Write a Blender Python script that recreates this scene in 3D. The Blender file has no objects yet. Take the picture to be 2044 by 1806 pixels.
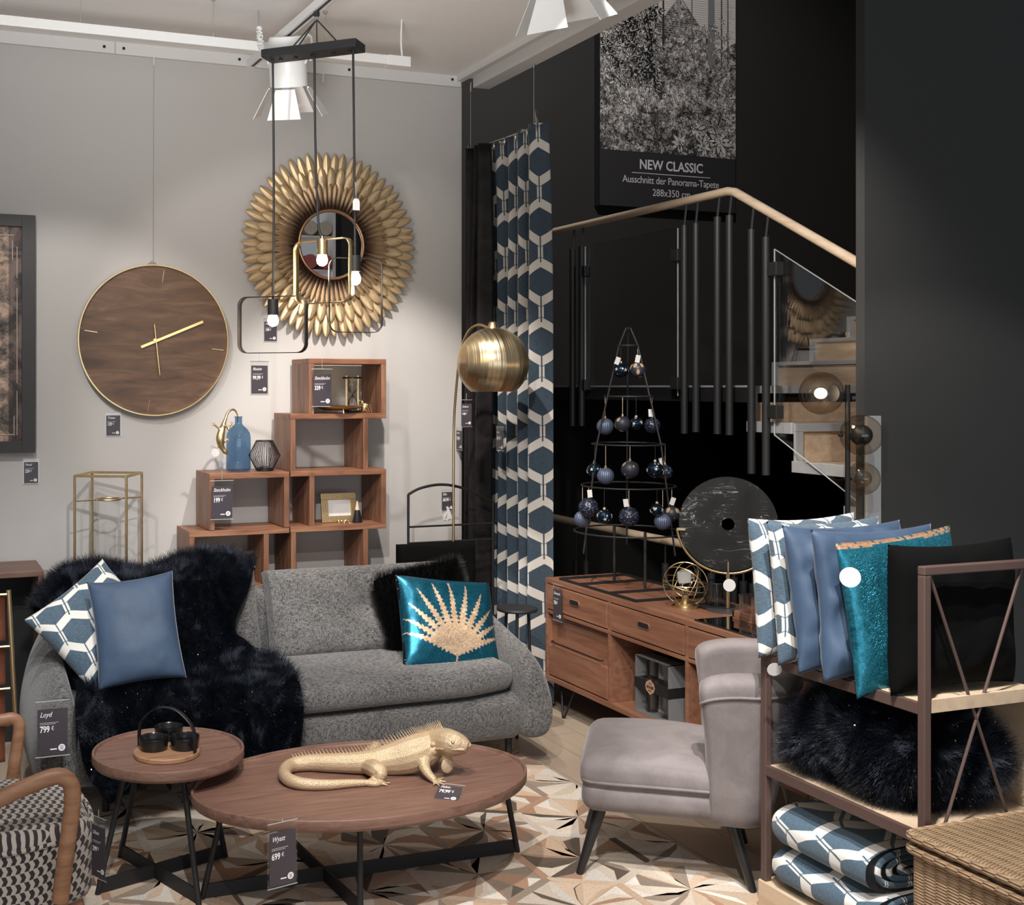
import bpy, bmesh, math, random
from math import sin, cos, pi, radians, sqrt, atan2
from mathutils import Vector, Matrix, noise
random.seed(7)
SC = bpy.context.scene
COL = SC.collection

# ------------------------------------------------------------ camera, world, exposure
FPX, CX, CY, H = 2365.0, 690.0, 771.0, 1.65
YAW = math.atan(875 / FPX)
S_, C_ = sin(YAW), cos(YAW)
cam_d = bpy.data.cameras.new('camera')
cam = bpy.data.objects.new('camera', cam_d)
COL.objects.link(cam)
cam.location = (0, 0, H)
cam.rotation_euler = (pi / 2, 0, -YAW)
cam_d.sensor_width = 36
cam_d.sensor_fit = 'HORIZONTAL'
cam_d.lens = FPX / 2044 * 36
cam_d.shift_x = (1022 - CX) / 2044
cam_d.shift_y = (CY - 903) / 2044
cam_d.clip_start = 0.05
SC.camera = cam
w = bpy.data.worlds.new('world')
SC.world = w
w.use_nodes = True
w.node_tree.nodes['Background'].inputs[0].default_value = (0.86, 0.93, 1.0, 1)
w.node_tree.nodes['Background'].inputs[1].default_value = 0.26
SC.view_settings.view_transform = 'Standard'
SC.view_settings.look = 'None'
SC.view_settings.gamma = 1
SC.view_settings.use_curve_mapping = False
SC.view_settings.exposure = 0.0


def spot(name, loc, target, power, angle, blend=0.5, size=0.05, col=(1, 0.9, 0.8), parent=None):
    l = bpy.data.lights.new(name, 'SPOT')
    l.energy = power
    l.spot_size = radians(angle)
    l.spot_blend = blend
    l.shadow_soft_size = size
    l.color = col
    o = bpy.data.objects.new(name, l)
    COL.objects.link(o)
    o.location = loc
    d = Vector(target) - Vector(loc)
    o.rotation_euler = d.to_track_quat('-Z', 'Y').to_euler()
    return o


WARM = (1.0, 0.92, 0.85)
NEUT = (1.0, 0.955, 0.92)
COOL = (0.86, 0.93, 1.0)
spot('track_spot_light', (1.82, 4.35, 3.15), (2.4, 5.8, 0.6), 225, 58, 0.5, 0.02, WARM)
spot('track_spot_light', (0.4, 3.3, 3.0), (2.1, 5.8, 1.55), 62, 50, 0.35, 0.025, WARM)
spot('track_spot_light', (0.2, 4.0, 3.05), (0.75, 5.8, 1.0), 88, 64, 0.4, 0.03, NEUT)
spot('track_spot_light', (0.6, 2.0, 3.15), (1.9, 4.8, 0.4), 270, 58, 0.6, 0.03, NEUT)
spot('track_spot_light', (0.0, 2.4, 3.15), (0.55, 4.7, 0.6), 120, 40, 0.6, 0.03, COOL)
spot('track_spot_light', (1.3, 1.6, 3.15), (2.45, 3.0, 0.6), 260, 62, 0.5, 0.03, NEUT)
spot('track_spot_light', (0.3, 0.9, 3.15), (1.3, 3.4, 0.0), 200, 60, 0.6, 0.03, NEUT)
spot('track_spot_light', (2.0, 3.3, 3.1), (3.15, 4.4, 0.7), 130, 52, 0.5, 0.03, WARM)
spot('track_spot_light', (2.2, 3.3, 3.2), (4.6, 5.3, 1.5), 230, 46, 0.6, 0.05, NEUT)
spot('track_spot_light', (2.6, 2.0, 3.2), (4.75, 4.0, 0.35), 150, 46, 0.4, 0.05, NEUT)
spot('track_spot_light', (1.7, 1.8, 3.2), (2.6, 2.8, 0.98), 420, 27, 0.6, 0.02, NEUT)
spot('stairwell_fill_light', (3.5, 4.6, 5.2), (5.0, 7.5, 3.3), 330, 80, 0.7, 0.1, NEUT)  # out-of-view spot added to light the poster wall
spot('ceiling_fill_light', (0.2, 1.4, 1.8), (0.9, 3.6, 3.33), 450, 66, 1.0, 0.4, (1.0, 0.98, 0.96))  # unseen uplight added to brighten the ceiling
ar = bpy.data.lights.new('rear_fill_light', 'AREA')  # area fill added behind the camera to lift the room and ceiling
ar.shape = 'RECTANGLE'; ar.size = 6; ar.size_y = 2.2; ar.energy = 90; ar.color = (0.93, 0.96, 1.0)
ao = bpy.data.objects.new('rear_fill_light', ar)
COL.objects.link(ao)
ao.location = (0.0, -3.8, 1.4)
ao.rotation_euler = (radians(98), 0, 0)


# ------------------------------------------------------------ points seen in the picture, laid on known planes of the room
def at(px, py, X=None, Y=None, Z=None, d=None):
    a, b = (px - CX) / FPX, (CY - py) / FPX
    r = (S_ + C_ * a, C_ - S_ * a, b)
    if X is not None: t = X / r[0]
    elif Y is not None: t = Y / r[1]
    elif Z is not None: t = (Z - H) / r[2]
    else: t = d
    return Vector((r[0] * t, r[1] * t, H + r[2] * t))


# ------------------------------------------------------------ node maths
class N:
    """material under construction"""
    def __init__(s, name):
        s.m = bpy.data.materials.new(name)
        s.m.use_nodes = True
        s.t = s.m.node_tree
        s.b = s.t.nodes['Principled BSDF']
        s.tc = None

    def new(s, typ): return s.t.nodes.new(typ)

    def link(s, a, b): s.t.links.new(a, b)

    def coord(s, which='Object'):
        if s.tc is None: s.tc = s.new('ShaderNodeTexCoord')
        return s.tc.outputs[which]

    def mapping(s, vec, scale=(1, 1, 1), rot=(0, 0, 0), loc=(0, 0, 0)):
        n = s.new('ShaderNodeMapping')
        s.link(vec, n.inputs[0])
        n.inputs['Scale'].default_value = scale
        n.inputs['Rotation'].default_value = rot
        n.inputs['Location'].default_value = loc
        return n.outputs[0]

    def noise(s, vec, scale=5, detail=3, rough=0.5, dist=0.0):
        n = s.new('ShaderNodeTexNoise')
        s.link(vec, n.inputs['Vector'])
        n.inputs['Scale'].default_value = scale
        n.inputs['Detail'].default_value = detail
        n.inputs['Roughness'].default_value = rough
        n.inputs['Distortion'].default_value = dist
        return n.outputs[0]

    def voronoi(s, vec, scale=5, feature='F1', out='Distance'):
        n = s.new('ShaderNodeTexVoronoi')
        n.feature = feature
        s.link(vec, n.inputs['Vector'])
        n.inputs['Scale'].default_value = scale
        return n.outputs[out]

    def ramp(s, fac, stops, interp='LINEAR'):
        n = s.new('ShaderNodeValToRGB')
        s.link(fac, n.inputs[0])
        e = n.color_ramp.elements
        n.color_ramp.interpolation = interp
        while len(e) < len(stops): e.new(0.5)
        for k, (p, c) in enumerate(stops):
            e[k].position = p
            e[k].color = (*c, 1) if len(c) == 3 else c
        return n.outputs[0]

    def mix(s, fac, a, b):
        n = s.new('ShaderNodeMix')
        n.data_type = 'RGBA'
        for k, v in ((0, fac), (6, a), (7, b)):
            if isinstance(v, (int, float)): n.inputs[k].default_value = v
            elif isinstance(v, tuple): n.inputs[k].default_value = (*v, 1)
            else: s.link(v, n.inputs[k])
        return n.outputs[2]

    def math(s, op, *a):
        n = s.new('ShaderNodeMath')
        n.operation = op
        for k, v in enumerate(a):
            if isinstance(v, (int, float)): n.inputs[k].default_value = v
            else: s.link(v, n.inputs[k])
        return n.outputs[0]

    def sep(s, vec):
        n = s.new('ShaderNodeSeparateXYZ')
        s.link(vec, n.inputs[0])
        return n.outputs

    def bump(s, h, strength=0.3, dist=0.01):
        n = s.new('ShaderNodeBump')
        s.link(h, n.inputs['Height'])
        n.inputs['Strength'].default_value = strength
        n.inputs['Distance'].default_value = dist
        s.link(n.outputs[0], s.b.inputs['Normal'])

    def set(s, **k):
        names = dict(col='Base Color', rough='Roughness', metal='Metallic', trans='Transmission Weight', ior='IOR',
                     sheen='Sheen Weight', srough='Sheen Roughness', stint='Sheen Tint', coat='Coat Weight',
                     alpha='Alpha', emit='Emission Color', es='Emission Strength', spec='Specular IOR Level', aniso='Anisotropic')
        for a, v in k.items():
            i = s.b.inputs[names[a]]
            if isinstance(v, (int, float)): i.default_value = v
            elif isinstance(v, tuple): i.default_value = (*v, 1)
            else: s.link(v, i)
        return s


def plain(name, col, rough=0.5, metal=0.0, var=0.08, bump=0.0, scale=40, **k):
    n = N(name)
    f = n.noise(n.coord(), scale, 4)
    lo = tuple(c * (1 - var) for c in col)
    hi = tuple(min(1, c * (1 + var)) for c in col)
    n.set(col=n.mix(f, lo, hi), rough=rough, metal=metal, **k)
    if bump: n.bump(f, bump, 0.003)
    return n.m


def wood(name, c1, c2, c3, axis='X', scale=1.0, rough=0.45, bump=0.12, stretch=12):
    n = N(name)
    s = {'X': (1, stretch, stretch), 'Y': (stretch, 1, stretch), 'Z': (stretch, stretch, 1)}[axis]
    v = n.mapping(n.coord(), tuple(q * scale for q in s))
    f = n.noise(v, 1.6, 6, 0.6, 0.6)
    g = n.noise(n.mapping(n.coord(), tuple(q * scale * 0.3 for q in s)), 2.2, 3, 0.5, 1.2)
    fine = n.noise(n.mapping(n.coord(), tuple((q * 6 if q > 1 * 1.01 else q * 2) * scale for q in s)), 3, 2)
    col = n.ramp(f, [(0.3, c1), (0.5, c2), (0.72, c3)])
    col = n.mix(n.math('MULTIPLY', g, 0.45), col, c1)
    col = n.mix(n.math('MULTIPLY', fine, 0.3), col, tuple(c * 0.55 for c in c2))
    n.set(col=col, rough=rough)
    n.bump(fine, bump, 0.002)
    return n.m


def fabric_weave(name, c1, c2, rough=0.9, scale=1.0, bump=0.5):
    n = N(name)
    co = n.coord()
    a = n.noise(n.mapping(co, (60 * scale, 60 * scale, 420 * scale)), 1, 2)
    b = n.noise(n.mapping(co, (420 * scale, 420 * scale, 60 * scale)), 1, 2)
    f = n.math('ADD', n.math('MULTIPLY', a, 0.5), n.math('MULTIPLY', b, 0.5))
    big = n.noise(co, 6 * scale, 2)
    f2 = n.math('ADD', f, n.math('MULTIPLY', big, 0.08))
    n.set(col=n.ramp(f2, [(0.44, c1), (0.63, c2)]), rough=rough, sheen=0.25)
    n.bump(f, bump, 0.004)
    return n.m


def velvet(name, dark, light, rough=0.6, sheen=0.8, crush=9.0, bump=0.15):
    n = N(name)
    co = n.coord()
    f = n.noise(co, crush, 5, 0.6, 0.8)
    g = n.noise(n.mapping(co, (150, 150, 30)), 2, 3)
    f3 = n.math('ADD', n.math('MULTIPLY', f, 0.8), n.math('MULTIPLY', g, 0.2))
    n.set(col=n.ramp(f3, [(0.35, dark), (0.65, light)]), rough=rough, sheen=sheen, srough=0.35,
          stint=tuple(min(1, 0.4 + c) for c in light))
    n.bump(f3, bump, 0.006)
    return n.m


def glass(name, col=(1, 1, 1), rough=0.0, ior=1.45, tint_alpha=None):
    n = N(name)
    n.set(col=col, rough=rough, trans=1.0, ior=ior)
    if tint_alpha is not None: n.set(alpha=tint_alpha)
    f = n.noise(n.coord(), 3, 1)
    n.bump(f, 0.02, 0.001)
    return n.m


def pane(name, mixf=0.97, col=(1, 1, 1)):
    """thin clear sheet: mostly lets light straight through, reflects a little (real thin glass)"""
    n = N(name)
    g = n.new('ShaderNodeBsdfGlossy')
    g.inputs['Roughness'].default_value = 0.02
    tr = n.new('ShaderNodeBsdfTransparent')
    tr.inputs[0].default_value = (*col, 1)
    lw = n.new('ShaderNodeLayerWeight')
    lw.inputs[0].default_value = 0.5
    mx = n.new('ShaderNodeMixShader')
    sch = n.math('MULTIPLY', n.math('POWER', lw.outputs['Facing'], 5.0), 0.9)
    n.link(n.math('ADD', sch, 1 - mixf), mx.inputs[0])
    n.link(tr.outputs[0], mx.inputs[1])
    n.link(g.outputs[0], mx.inputs[2])
    n.link(mx.outputs[0], n.t.nodes['Material Output'].inputs[0])
    return n.m


def hexcloth(name, w=0.13, p=0.1, navy=(0.03, 0.062, 0.098), navy2=(0.07, 0.13, 0.185), cream=(0.62, 0.6, 0.55), A=0.32, t=0.175, lw=0.075):
    """navy elongated hexagons between cream chevrons and thin double lines, in UV metres"""
    n = N(name)
    uv = n.coord('UV')
    o = n.sep(uv)
    u = n.math('DIVIDE', o[0], w)
    v = n.math('DIVIDE', o[1], p)

    def tri(x):   # -0.5..0.5, period 1, max at x=0
        f = n.math('PINGPONG', x, 0.5)
        return n.math('SUBTRACT', 0.5, n.math('MULTIPLY', f, 2.0))
    T0 = tri(u)
    T1 = tri(n.math('ADD', u, 0.5))
    e = n.math('FLOORED_MODULO', n.math('SUBTRACT', v, n.math('MULTIPLY', T0, A)), 2.0)
    q = n.math('FLOORED_MODULO', n.math('SUBTRACT', n.math('SUBTRACT', v, 1.0), n.math('MULTIPLY', T1, A)), 2.0)
    de = n.math('PINGPONG', e, 1.0)
    dq = n.math('PINGPONG', q, 1.0)
    band = n.math('LESS_THAN', n.math('MINIMUM', de, dq), t)
    edge = n.math('LESS_THAN', n.math('ABSOLUTE', n.math('SUBTRACT', n.math('MINIMUM', de, dq), t)), 0.012)
    d0 = n.math('PINGPONG', u, 0.5)
    d1 = n.math('PINGPONG', n.math('ADD', u, 0.5), 0.5)
    # line at u=0 above even zigzag, at u=.5 above odd zigzag
    in0 = n.math('LESS_THAN', e, 1.0 - A)
    in1 = n.math('LESS_THAN', q, 1.0 - A)
    l0 = n.math('MULTIPLY', n.math('LESS_THAN', d0, lw), in0)
    l1 = n.math('MULTIPLY', n.math('LESS_THAN', d1, lw), in1)
    lines = n.math('MAXIMUM', l0, l1)
    c0 = n.math('MULTIPLY', n.math('LESS_THAN', d0, lw * 0.27), n.math('LESS_THAN', e, 1.0 - A + t))
    c1 = n.math('MULTIPLY', n.math('LESS_THAN', d1, lw * 0.27), n.math('LESS_THAN', q, 1.0 - A + t))
    core = n.math('MAXIMUM', c0, c1)
    # also cut the core through the band's point
    mask = n.math('MAXIMUM', band, lines)
    mask = n.math('MULTIPLY', mask, n.math('SUBTRACT', 1.0, n.math('MAXIMUM', core, edge)))
    st = n.noise(n.mapping(uv, (60, 500, 1)), 1, 4, 0.7)
    weave = n.noise(n.mapping(uv, (700, 700, 1)), 1, 1)
    nav = n.ramp(st, [(0.36, navy), (0.66, navy2)])
    cr = n.mix(n.math('MULTIPLY', weave, 0.35), cream, tuple(c * 0.75 for c in cream))
    n.set(col=n.mix(mask, nav, cr), rough=0.85, sheen=0.2)
    n.bump(n.math('ADD', n.math('MULTIPLY', mask, 0.4), weave), 0.3, 0.002)
    return n.m


def vcol_mat(name, rough=0.8, metal=0.0, noise_scale=200, var=0.25, bump=0.3, **k):
    n = N(name)
    a = n.new('ShaderNodeAttribute')
    a.attribute_name = 'tint'
    f = n.noise(n.coord(), noise_scale, 3)
    dark = n.new('ShaderNodeVectorMath')
    dark.operation = 'SCALE'
    n.link(a.outputs['Color'], dark.inputs[0])
    n.link(n.math('ADD', 1 - var, n.math('MULTIPLY', f, 2 * var)), dark.inputs['Scale'])
    n.set(col=dark.outputs[0], rough=rough, metal=metal, **k)
    if bump: n.bump(f, bump, 0.002)
    return n.m


# ------------------------------------------------------------ mesh builder
class M:
    def __init__(s):
        s.v, s.f, s.uv, s.tint, s.mi = [], [], {}, {}, {}

    def add(s, vs, fs, uv=None, tint=None, mi=0):
        o = len(s.v)
        s.v += [Vector(q) for q in vs]
        for k, f in enumerate(fs):
            if tint is not None: s.tint[len(s.f)] = tint[k] if isinstance(tint, list) else tint
            if mi: s.mi[len(s.f)] = mi
            s.f.append(tuple(o + i for i in f))
        if uv:
            for i, q in enumerate(uv): s.uv[o + i] = q
        return s

    def box(s, lo, hi, mt=None, tint=None, mi=0):
        x0, y0, z0 = lo; x1, y1, z1 = hi
        vs = [(x0, y0, z0), (x1, y0, z0), (x1, y1, z0), (x0, y1, z0), (x0, y0, z1), (x1, y0, z1), (x1, y1, z1), (x0, y1, z1)]
        vs = [Vector(q) for q in vs]
        if mt is not None: vs = [mt @ q for q in vs]
        return s.add(vs, [(0, 3, 2, 1), (4, 5, 6, 7), (0, 1, 5, 4), (1, 2, 6, 5), (2, 3, 7, 6), (3, 0, 4, 7)], tint=tint, mi=mi)

    def bar(s, a, b, w=0.02, h=None, up=(0, 0, 1)):
        """rectangular bar from a to b"""
        a, b = Vector(a), Vector(b)
        h = h or w
        d = (b - a).normalized()
        up = Vector(up)
        if abs(d.dot(up)) > 0.98: up = Vector((0, 1, 0))
        x = d.cross(up).normalized(); y = x.cross(d).normalized()
        vs = []
        for p in (a, b):
            for i, j in ((-1, -1), (1, -1), (1, 1), (-1, 1)): vs.append(p + x * i * w / 2 + y * j * h / 2)
        return s.add(vs, [(3, 2, 1, 0), (4, 5, 6, 7), (0, 1, 5, 4), (1, 2, 6, 5), (2, 3, 7, 6), (3, 0, 4, 7)])

    def tube(s, pts, r, seg=10, closed=False, cap=True, flat=None, uvs=False):
        pts = [Vector(p) for p in pts]
        n = len(pts)
        rr = r if isinstance(r, (list, tuple)) else [r] * n
        vs, fs = [], []
        prevx = None
        for i, p in enumerate(pts):
            if closed: t = (pts[(i + 1) % n] - pts[i - 1])
            else: t = pts[min(i + 1, n - 1)] - pts[max(i - 1, 0)]
            if t.length < 1e-9: t = Vector((0, 0, 1))
            t.normalize()
            if prevx is None:
                ref = Vector((0, 0, 1)) if abs(t.z) < 0.9 else Vector((0, 1, 0))
                x = t.cross(ref).normalized()
            else:
                x = (prevx - t * prevx.dot(t))
                x = x.normalized() if x.length > 1e-6 else t.orthogonal().normalized()
            prevx = x
            y = t.cross(x)
            q = rr[i]
            ra, rb = q if isinstance(q, (tuple, list)) else (q, q)
            for k in range(seg):
                a = 2 * pi * k / seg
                vs.append(p + x * cos(a) * ra + y * sin(a) * rb)
        m = n if closed else n - 1
        for i in range(m):
            j = (i + 1) % n
            for k in range(seg):
                l = (k + 1) % seg
                fs.append((i * seg + k, i * seg + l, j * seg + l, j * seg + k))
        if cap and not closed:
            fs.append(tuple(range(seg))[::-1])
            fs.append(tuple((n - 1) * seg + k for k in range(seg)))
        return s.add(vs, fs)

    def cyl(s, a, b, r, r2=None, seg=24):
        return s.tube([a, b], [r, r if r2 is None else r2], seg)

    def lathe(s, prof, c=(0, 0, 0), seg=40, mt=None, uvscale=None):
        """prof: list of (r, z)"""
        c = Vector(c)
        vs, fs = [], []
        n = len(prof)
        for k in range(seg):
            a = 2 * pi * k / seg
            for r, z in prof:
                q = Vector((r * cos(a), r * sin(a), z))
                if mt is not None: q = mt @ q
                vs.append(c + q)
        for k in range(seg):
            l = (k + 1) % seg
            for i in range(n - 1):
                fs.append((k * n + i, l * n + i, l * n + i + 1, k * n + i + 1))
        return s.add(vs, fs)

    def prism(s, poly, z0, z1, mt=None):
        """poly in xy, extruded"""
        n = len(poly)
        vs = [Vector((x, y, z0)) for x, y in poly] + [Vector((x, y, z1)) for x, y in poly]
        if mt is not None: vs = [mt @ q for q in vs]
        fs = [tuple(range(n))[::-1], tuple(range(n, 2 * n))]
        for i in range(n):
            j = (i + 1) % n
            fs.append((i, j, n + j, n + i))
        return s.add(vs, fs)

    def ball(s, c, r, seg=20, rings=12, sc=(1, 1, 1), mt=None):
        c = Vector(c)
        vs = [Vector((0, 0, r * sc[2]))]
        for i in range(1, rings):
            th = pi * i / rings
            for k in range(seg):
                a = 2 * pi * k / seg
                vs.append(Vector((r * sc[0] * sin(th) * cos(a), r * sc[1] * sin(th) * sin(a), r * sc[2] * cos(th))))
        vs.append(Vector((0, 0, -r * sc[2])))
        fs = []
        for k in range(seg):
            l = (k + 1) % seg
            fs.append((0, 1 + k, 1 + l))
            for i in range(rings - 2):
                fs.append((1 + i * seg + k, 1 + (i + 1) * seg + k, 1 + (i + 1) * seg + l, 1 + i * seg + l))
            fs.append((len(vs) - 1, 1 + (rings - 2) * seg + l, 1 + (rings - 2) * seg + k))
        if mt is not None: vs = [mt @ q for q in vs]
        return s.add([c + q for q in vs], fs)

    def grid(s, fn, nu, nv, uvfn=None, closeu=False):
        vs = [fn(i / nu, j / nv) for j in range(nv + 1) for i in range(nu + 1)]
        fs = [(j * (nu + 1) + i, j * (nu + 1) + i + 1, (j + 1) * (nu + 1) + i + 1, (j + 1) * (nu + 1) + i) for j in range(nv) for i in range(nu)]
        uv = [uvfn(i / nu, j / nv) for j in range(nv + 1) for i in range(nu + 1)] if uvfn else None
        return s.add(vs, fs, uv)

    def build(s, name, mat, parent=None, world=False, smooth=True, bevel=0.0, subsurf=0, bseg=2, remesh=0.0, angle=40, solid=0.0, keep=False, weld=False):
        me = bpy.data.meshes.new(name)
        vs = list(s.v)
        org = Vector((0, 0, 0))
        if parent is not None and world:
            inv = WM(parent).inverted()
            vs = [inv @ q for q in vs]
        if parent is None and not keep:
            lo = Vector((min(q[i] for q in vs) for i in range(3)))
            hi = Vector((max(q[i] for q in vs) for i in range(3)))
            org = Vector(((lo.x + hi.x) / 2, (lo.y + hi.y) / 2, lo.z))
            vs = [q - org for q in vs]
        me.from_pydata([tuple(q) for q in vs], [], s.f)
        for m_ in (mat if isinstance(mat, (list, tuple)) else [mat]): me.materials.append(m_)
        if s.mi:
            for k, i in s.mi.items(): me.polygons[k].material_index = i
        if s.uv:
            ul = me.uv_layers.new(name='UVMap')
            for l in me.loops: ul.data[l.index].uv = s.uv.get(l.vertex_index, (0, 0))
        if s.tint:
            ca = me.color_attributes.new('tint', 'FLOAT_COLOR', 'CORNER')
            for p in me.polygons:
                c = s.tint.get(p.index, (0.5, 0.5, 0.5))
                for li in p.loop_indices: ca.data[li].color = (*c, 1)
        if smooth:
            for p in me.polygons: p.use_smooth = True
            if not subsurf and not remesh:
                try: me.set_sharp_from_angle(angle=radians(angle))
                except Exception: pass
        me.validate()
        me.update()
        bm = bmesh.new(); bm.from_mesh(me)
        if weld: bmesh.ops.remove_doubles(bm, verts=bm.verts, dist=0.0001)
        bmesh.ops.recalc_face_normals(bm, faces=bm.faces)
        bm.to_mesh(me); bm.free()
        o = bpy.data.objects.new(name, me)
        COL.objects.link(o)
        if parent is not None: o.parent = parent
        else: o.location = org
        if remesh:
            q = o.modifiers.new('remesh', 'REMESH'); q.mode = 'VOXEL'; q.voxel_size = remesh; q.use_smooth_shade = True
            q = o.modifiers.new('smooth', 'SMOOTH'); q.factor = 0.6; q.iterations = 3
        if solid:
            q = o.modifiers.new('solid', 'SOLIDIFY'); q.thickness = solid; q.offset = 0
        if bevel:
            q = o.modifiers.new('bevel', 'BEVEL'); q.width = bevel; q.segments = bseg; q.limit_method = 'ANGLE'; q.angle_limit = radians(35)
        if subsurf:
            q = o.modifiers.new('sub', 'SUBSURF'); q.levels = q.render_levels = subsurf
        return o


def WM(o):
    m = Matrix.Translation(o.location) @ o.rotation_euler.to_matrix().to_4x4()
    return WM(o.parent) @ m if o.parent else m


def tag(o, label=None, cat=None, group=None, kind=None):
    if label: o['label'] = label
    if cat: o['category'] = cat
    if group: o['group'] = group
    if kind: o['kind'] = kind
    return o


def thing(name, label, cat, loc=(0, 0, 0), rz=0.0, group=None, rot=None):
    o = bpy.data.objects.new(name, None)
    o.empty_display_size = 0.1
    COL.objects.link(o)
    o.location = loc
    o.rotation_euler = rot if rot is not None else (0, 0, rz)
    return tag(o, label, cat, group)


def struct(o): return tag(o, kind='structure')


def dup(root, loc, rz=None, label=None, group=None, rot=None):
    def cp(o, par):
        c = o.copy(); COL.objects.link(c); c.parent = par
        for ch in [q for q in bpy.data.objects if q.parent == o and q != c]: cp(ch, c)
        return c
    r = cp(root, None)
    r.location = loc
    if rz is not None: r.rotation_euler = (0, 0, rz)
    if rot is not None: r.rotation_euler = rot
    if label: r['label'] = label
    if group: r['group'] = group
    return r


def spline(pts, n=8, closed=False):
    """Catmull-Rom through points"""
    P = [Vector(p) for p in pts]
    out = []
    L = len(P)
    rng = L if closed else L - 1
    for i in range(rng):
        if closed: a, b, c, d = P[i - 1], P[i], P[(i + 1) % L], P[(i + 2) % L]
        else: a, b, c, d = P[max(i - 1, 0)], P[i], P[i + 1], P[min(i + 2, L - 1)]
        for k in range(n):
            t = k / n
            out.append(0.5 * ((2 * b) + (c - a) * t + (2 * a - 5 * b + 4 * c - d) * t * t + (3 * b - a - 3 * c + d) * t ** 3))
    if not closed: out.append(P[-1])
    return out


def interp(vals, n=8):
    return [q.x for q in spline([(v, 0, 0) for v in vals], n)]


def circle(c, r, n=32, ax=(1, 0, 0), ay=(0, 1, 0), a0=0, a1=2 * pi, full=True):
    c, ax, ay = Vector(c), Vector(ax), Vector(ay)
    m = n if full else n + 1
    return [c + ax * r * cos(a0 + (a1 - a0) * k / n) + ay * r * sin(a0 + (a1 - a0) * k / n) for k in range(m)]


def rrect(w, h, r, n=6):
    """rounded rectangle outline, centred"""
    o = []
    for cx, cy, a in ((w / 2 - r, h / 2 - r, 0), (-w / 2 + r, h / 2 - r, pi / 2), (-w / 2 + r, -h / 2 + r, pi), (w / 2 - r, -h / 2 + r, 1.5 * pi)):
        for k in range(n + 1):
            b = a + pi / 2 * k / n
            o.append((cx + r * cos(b), cy + r * sin(b)))
    return o


def text_into(m, body, size, mt, align='LEFT', shear=0.0, ext=0.0003, bold=0.0, spacing=1.0, mi=0):
    cu = bpy.data.curves.new('t', 'FONT')
    cu.body = body; cu.size = size; cu.align_x = align; cu.shear = shear; cu.extrude = ext; cu.offset = bold
    cu.space_character = spacing
    cu.resolution_u = 3
    o = bpy.data.objects.new('t', cu)
    COL.objects.link(o)
    dg = bpy.context.evaluated_depsgraph_get()
    dg.update()
    me = bpy.data.meshes.new_from_object(o.evaluated_get(dg))
    m.add([mt @ v.co for v in me.vertices], [tuple(p.vertices) for p in me.polygons], mi=mi)
    bpy.data.objects.remove(o)
    bpy.data.curves.remove(cu)
    bpy.data.meshes.remove(me)


def hair(o, count, length, mat_slot=1, root=0.0016, tip=0.0004, kink=0.4, seed=1, rand=0.5, child=0, vg=None, grav=0.0):
    md = o.modifiers.new('fur', 'PARTICLE_SYSTEM')
    ps = md.particle_system
    st = ps.settings
    st.type = 'HAIR'
    ps.seed = seed
    st.count = count
    st.hair_step = 3
    st.hair_length = length
    st.emit_from = 'FACE'
    st.use_emit_random = True
    st.material = mat_slot
    st.use_advanced_hair = True
    st.normal_factor = 0.01
    st.factor_random = 0.006 * kink * (length / 0.03)
    st.tangent_factor = 0.002
    st.length_random = rand
    st.render_step = 3
    st.display_step = 2
    st.radius_scale = 1.0
    st.root_radius = root
    st.tip_radius = tip
    st.shape = 0.2
    if child:
        st.child_type = 'SIMPLE'
        st.rendered_child_count = child
        st.child_percent = 1
        st.child_radius = 0.012
        st.clump_factor = 0.3
        st.roughness_2 = 0.01
    return ps


# ------------------------------------------------------------ materials
m_wall = plain('wall_paint_grey', (0.49, 0.475, 0.458), 0.9, var=0.02, bump=0.05, scale=180)
m_dark = plain('wall_paint_charcoal', (0.014, 0.0135, 0.0125), 0.75, var=0.06, bump=0.05, scale=150)
m_part = plain('wall_paint_slate', (0.038, 0.0375, 0.036), 0.85, var=0.04, bump=0.05, scale=150)
m_ceil = plain('ceiling_white', (0.84, 0.825, 0.81), 0.9, var=0.02)
m_white = plain('white_metal', (0.78, 0.78, 0.77), 0.4, var=0.02)
m_trimw = plain('trim_white', (0.66, 0.65, 0.64), 0.5, var=0.02)
m_black = plain('black_metal', (0.012, 0.012, 0.013), 0.45, 0.3, var=0.1)
m_blackm = plain('matt_black', (0.01, 0.01, 0.011), 0.6, var=0.1)
m_blackwood = plain('black_stained_wood', (0.012, 0.011, 0.011), 0.4, var=0.1)
m_charcoalmetal = plain('charcoal_tube', (0.03, 0.03, 0.031), 0.5, 0.4, var=0.1)
m_gold = plain('brushed_gold', (0.72, 0.56, 0.31), 0.3, 1.0, var=0.08, scale=60)
m_goldpaint = plain('antique_gold', (0.62, 0.46, 0.25), 0.38, 0.95, var=0.2, bump=0.4, scale=90)
n = N('gold_leaf_figure')
vd = n.voronoi(n.coord(), 330, 'F1')
f = n.noise(n.coord(), 30, 4)
n.set(col=n.mix(f, (0.50, 0.36, 0.22), (0.60, 0.46, 0.30)), rough=0.42, metal=0.35)
n.bump(n.math('ADD', vd, n.math('MULTIPLY', f, 0.6)), 0.5, 0.003)
m_igu = n.m
m_rose = glass('crackled_glass', (1.0, 0.95, 0.93), 0.12, 1.4)
m_steel = plain('brushed_steel', (0.62, 0.61, 0.6), 0.3, 1.0, var=0.05)
m_silver = plain('silver_strip', (0.42, 0.425, 0.43), 0.5, 0.3, var=0.05)
m_walnut = wood('walnut', (0.12, 0.062, 0.045), (0.20, 0.108, 0.078), (0.27, 0.155, 0.115), 'X', 3.0)
m_walnutY = wood('walnut_upright', (0.12, 0.05, 0.028), (0.24, 0.115, 0.065), (0.36, 0.19, 0.11), 'Z', 2.2)
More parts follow.
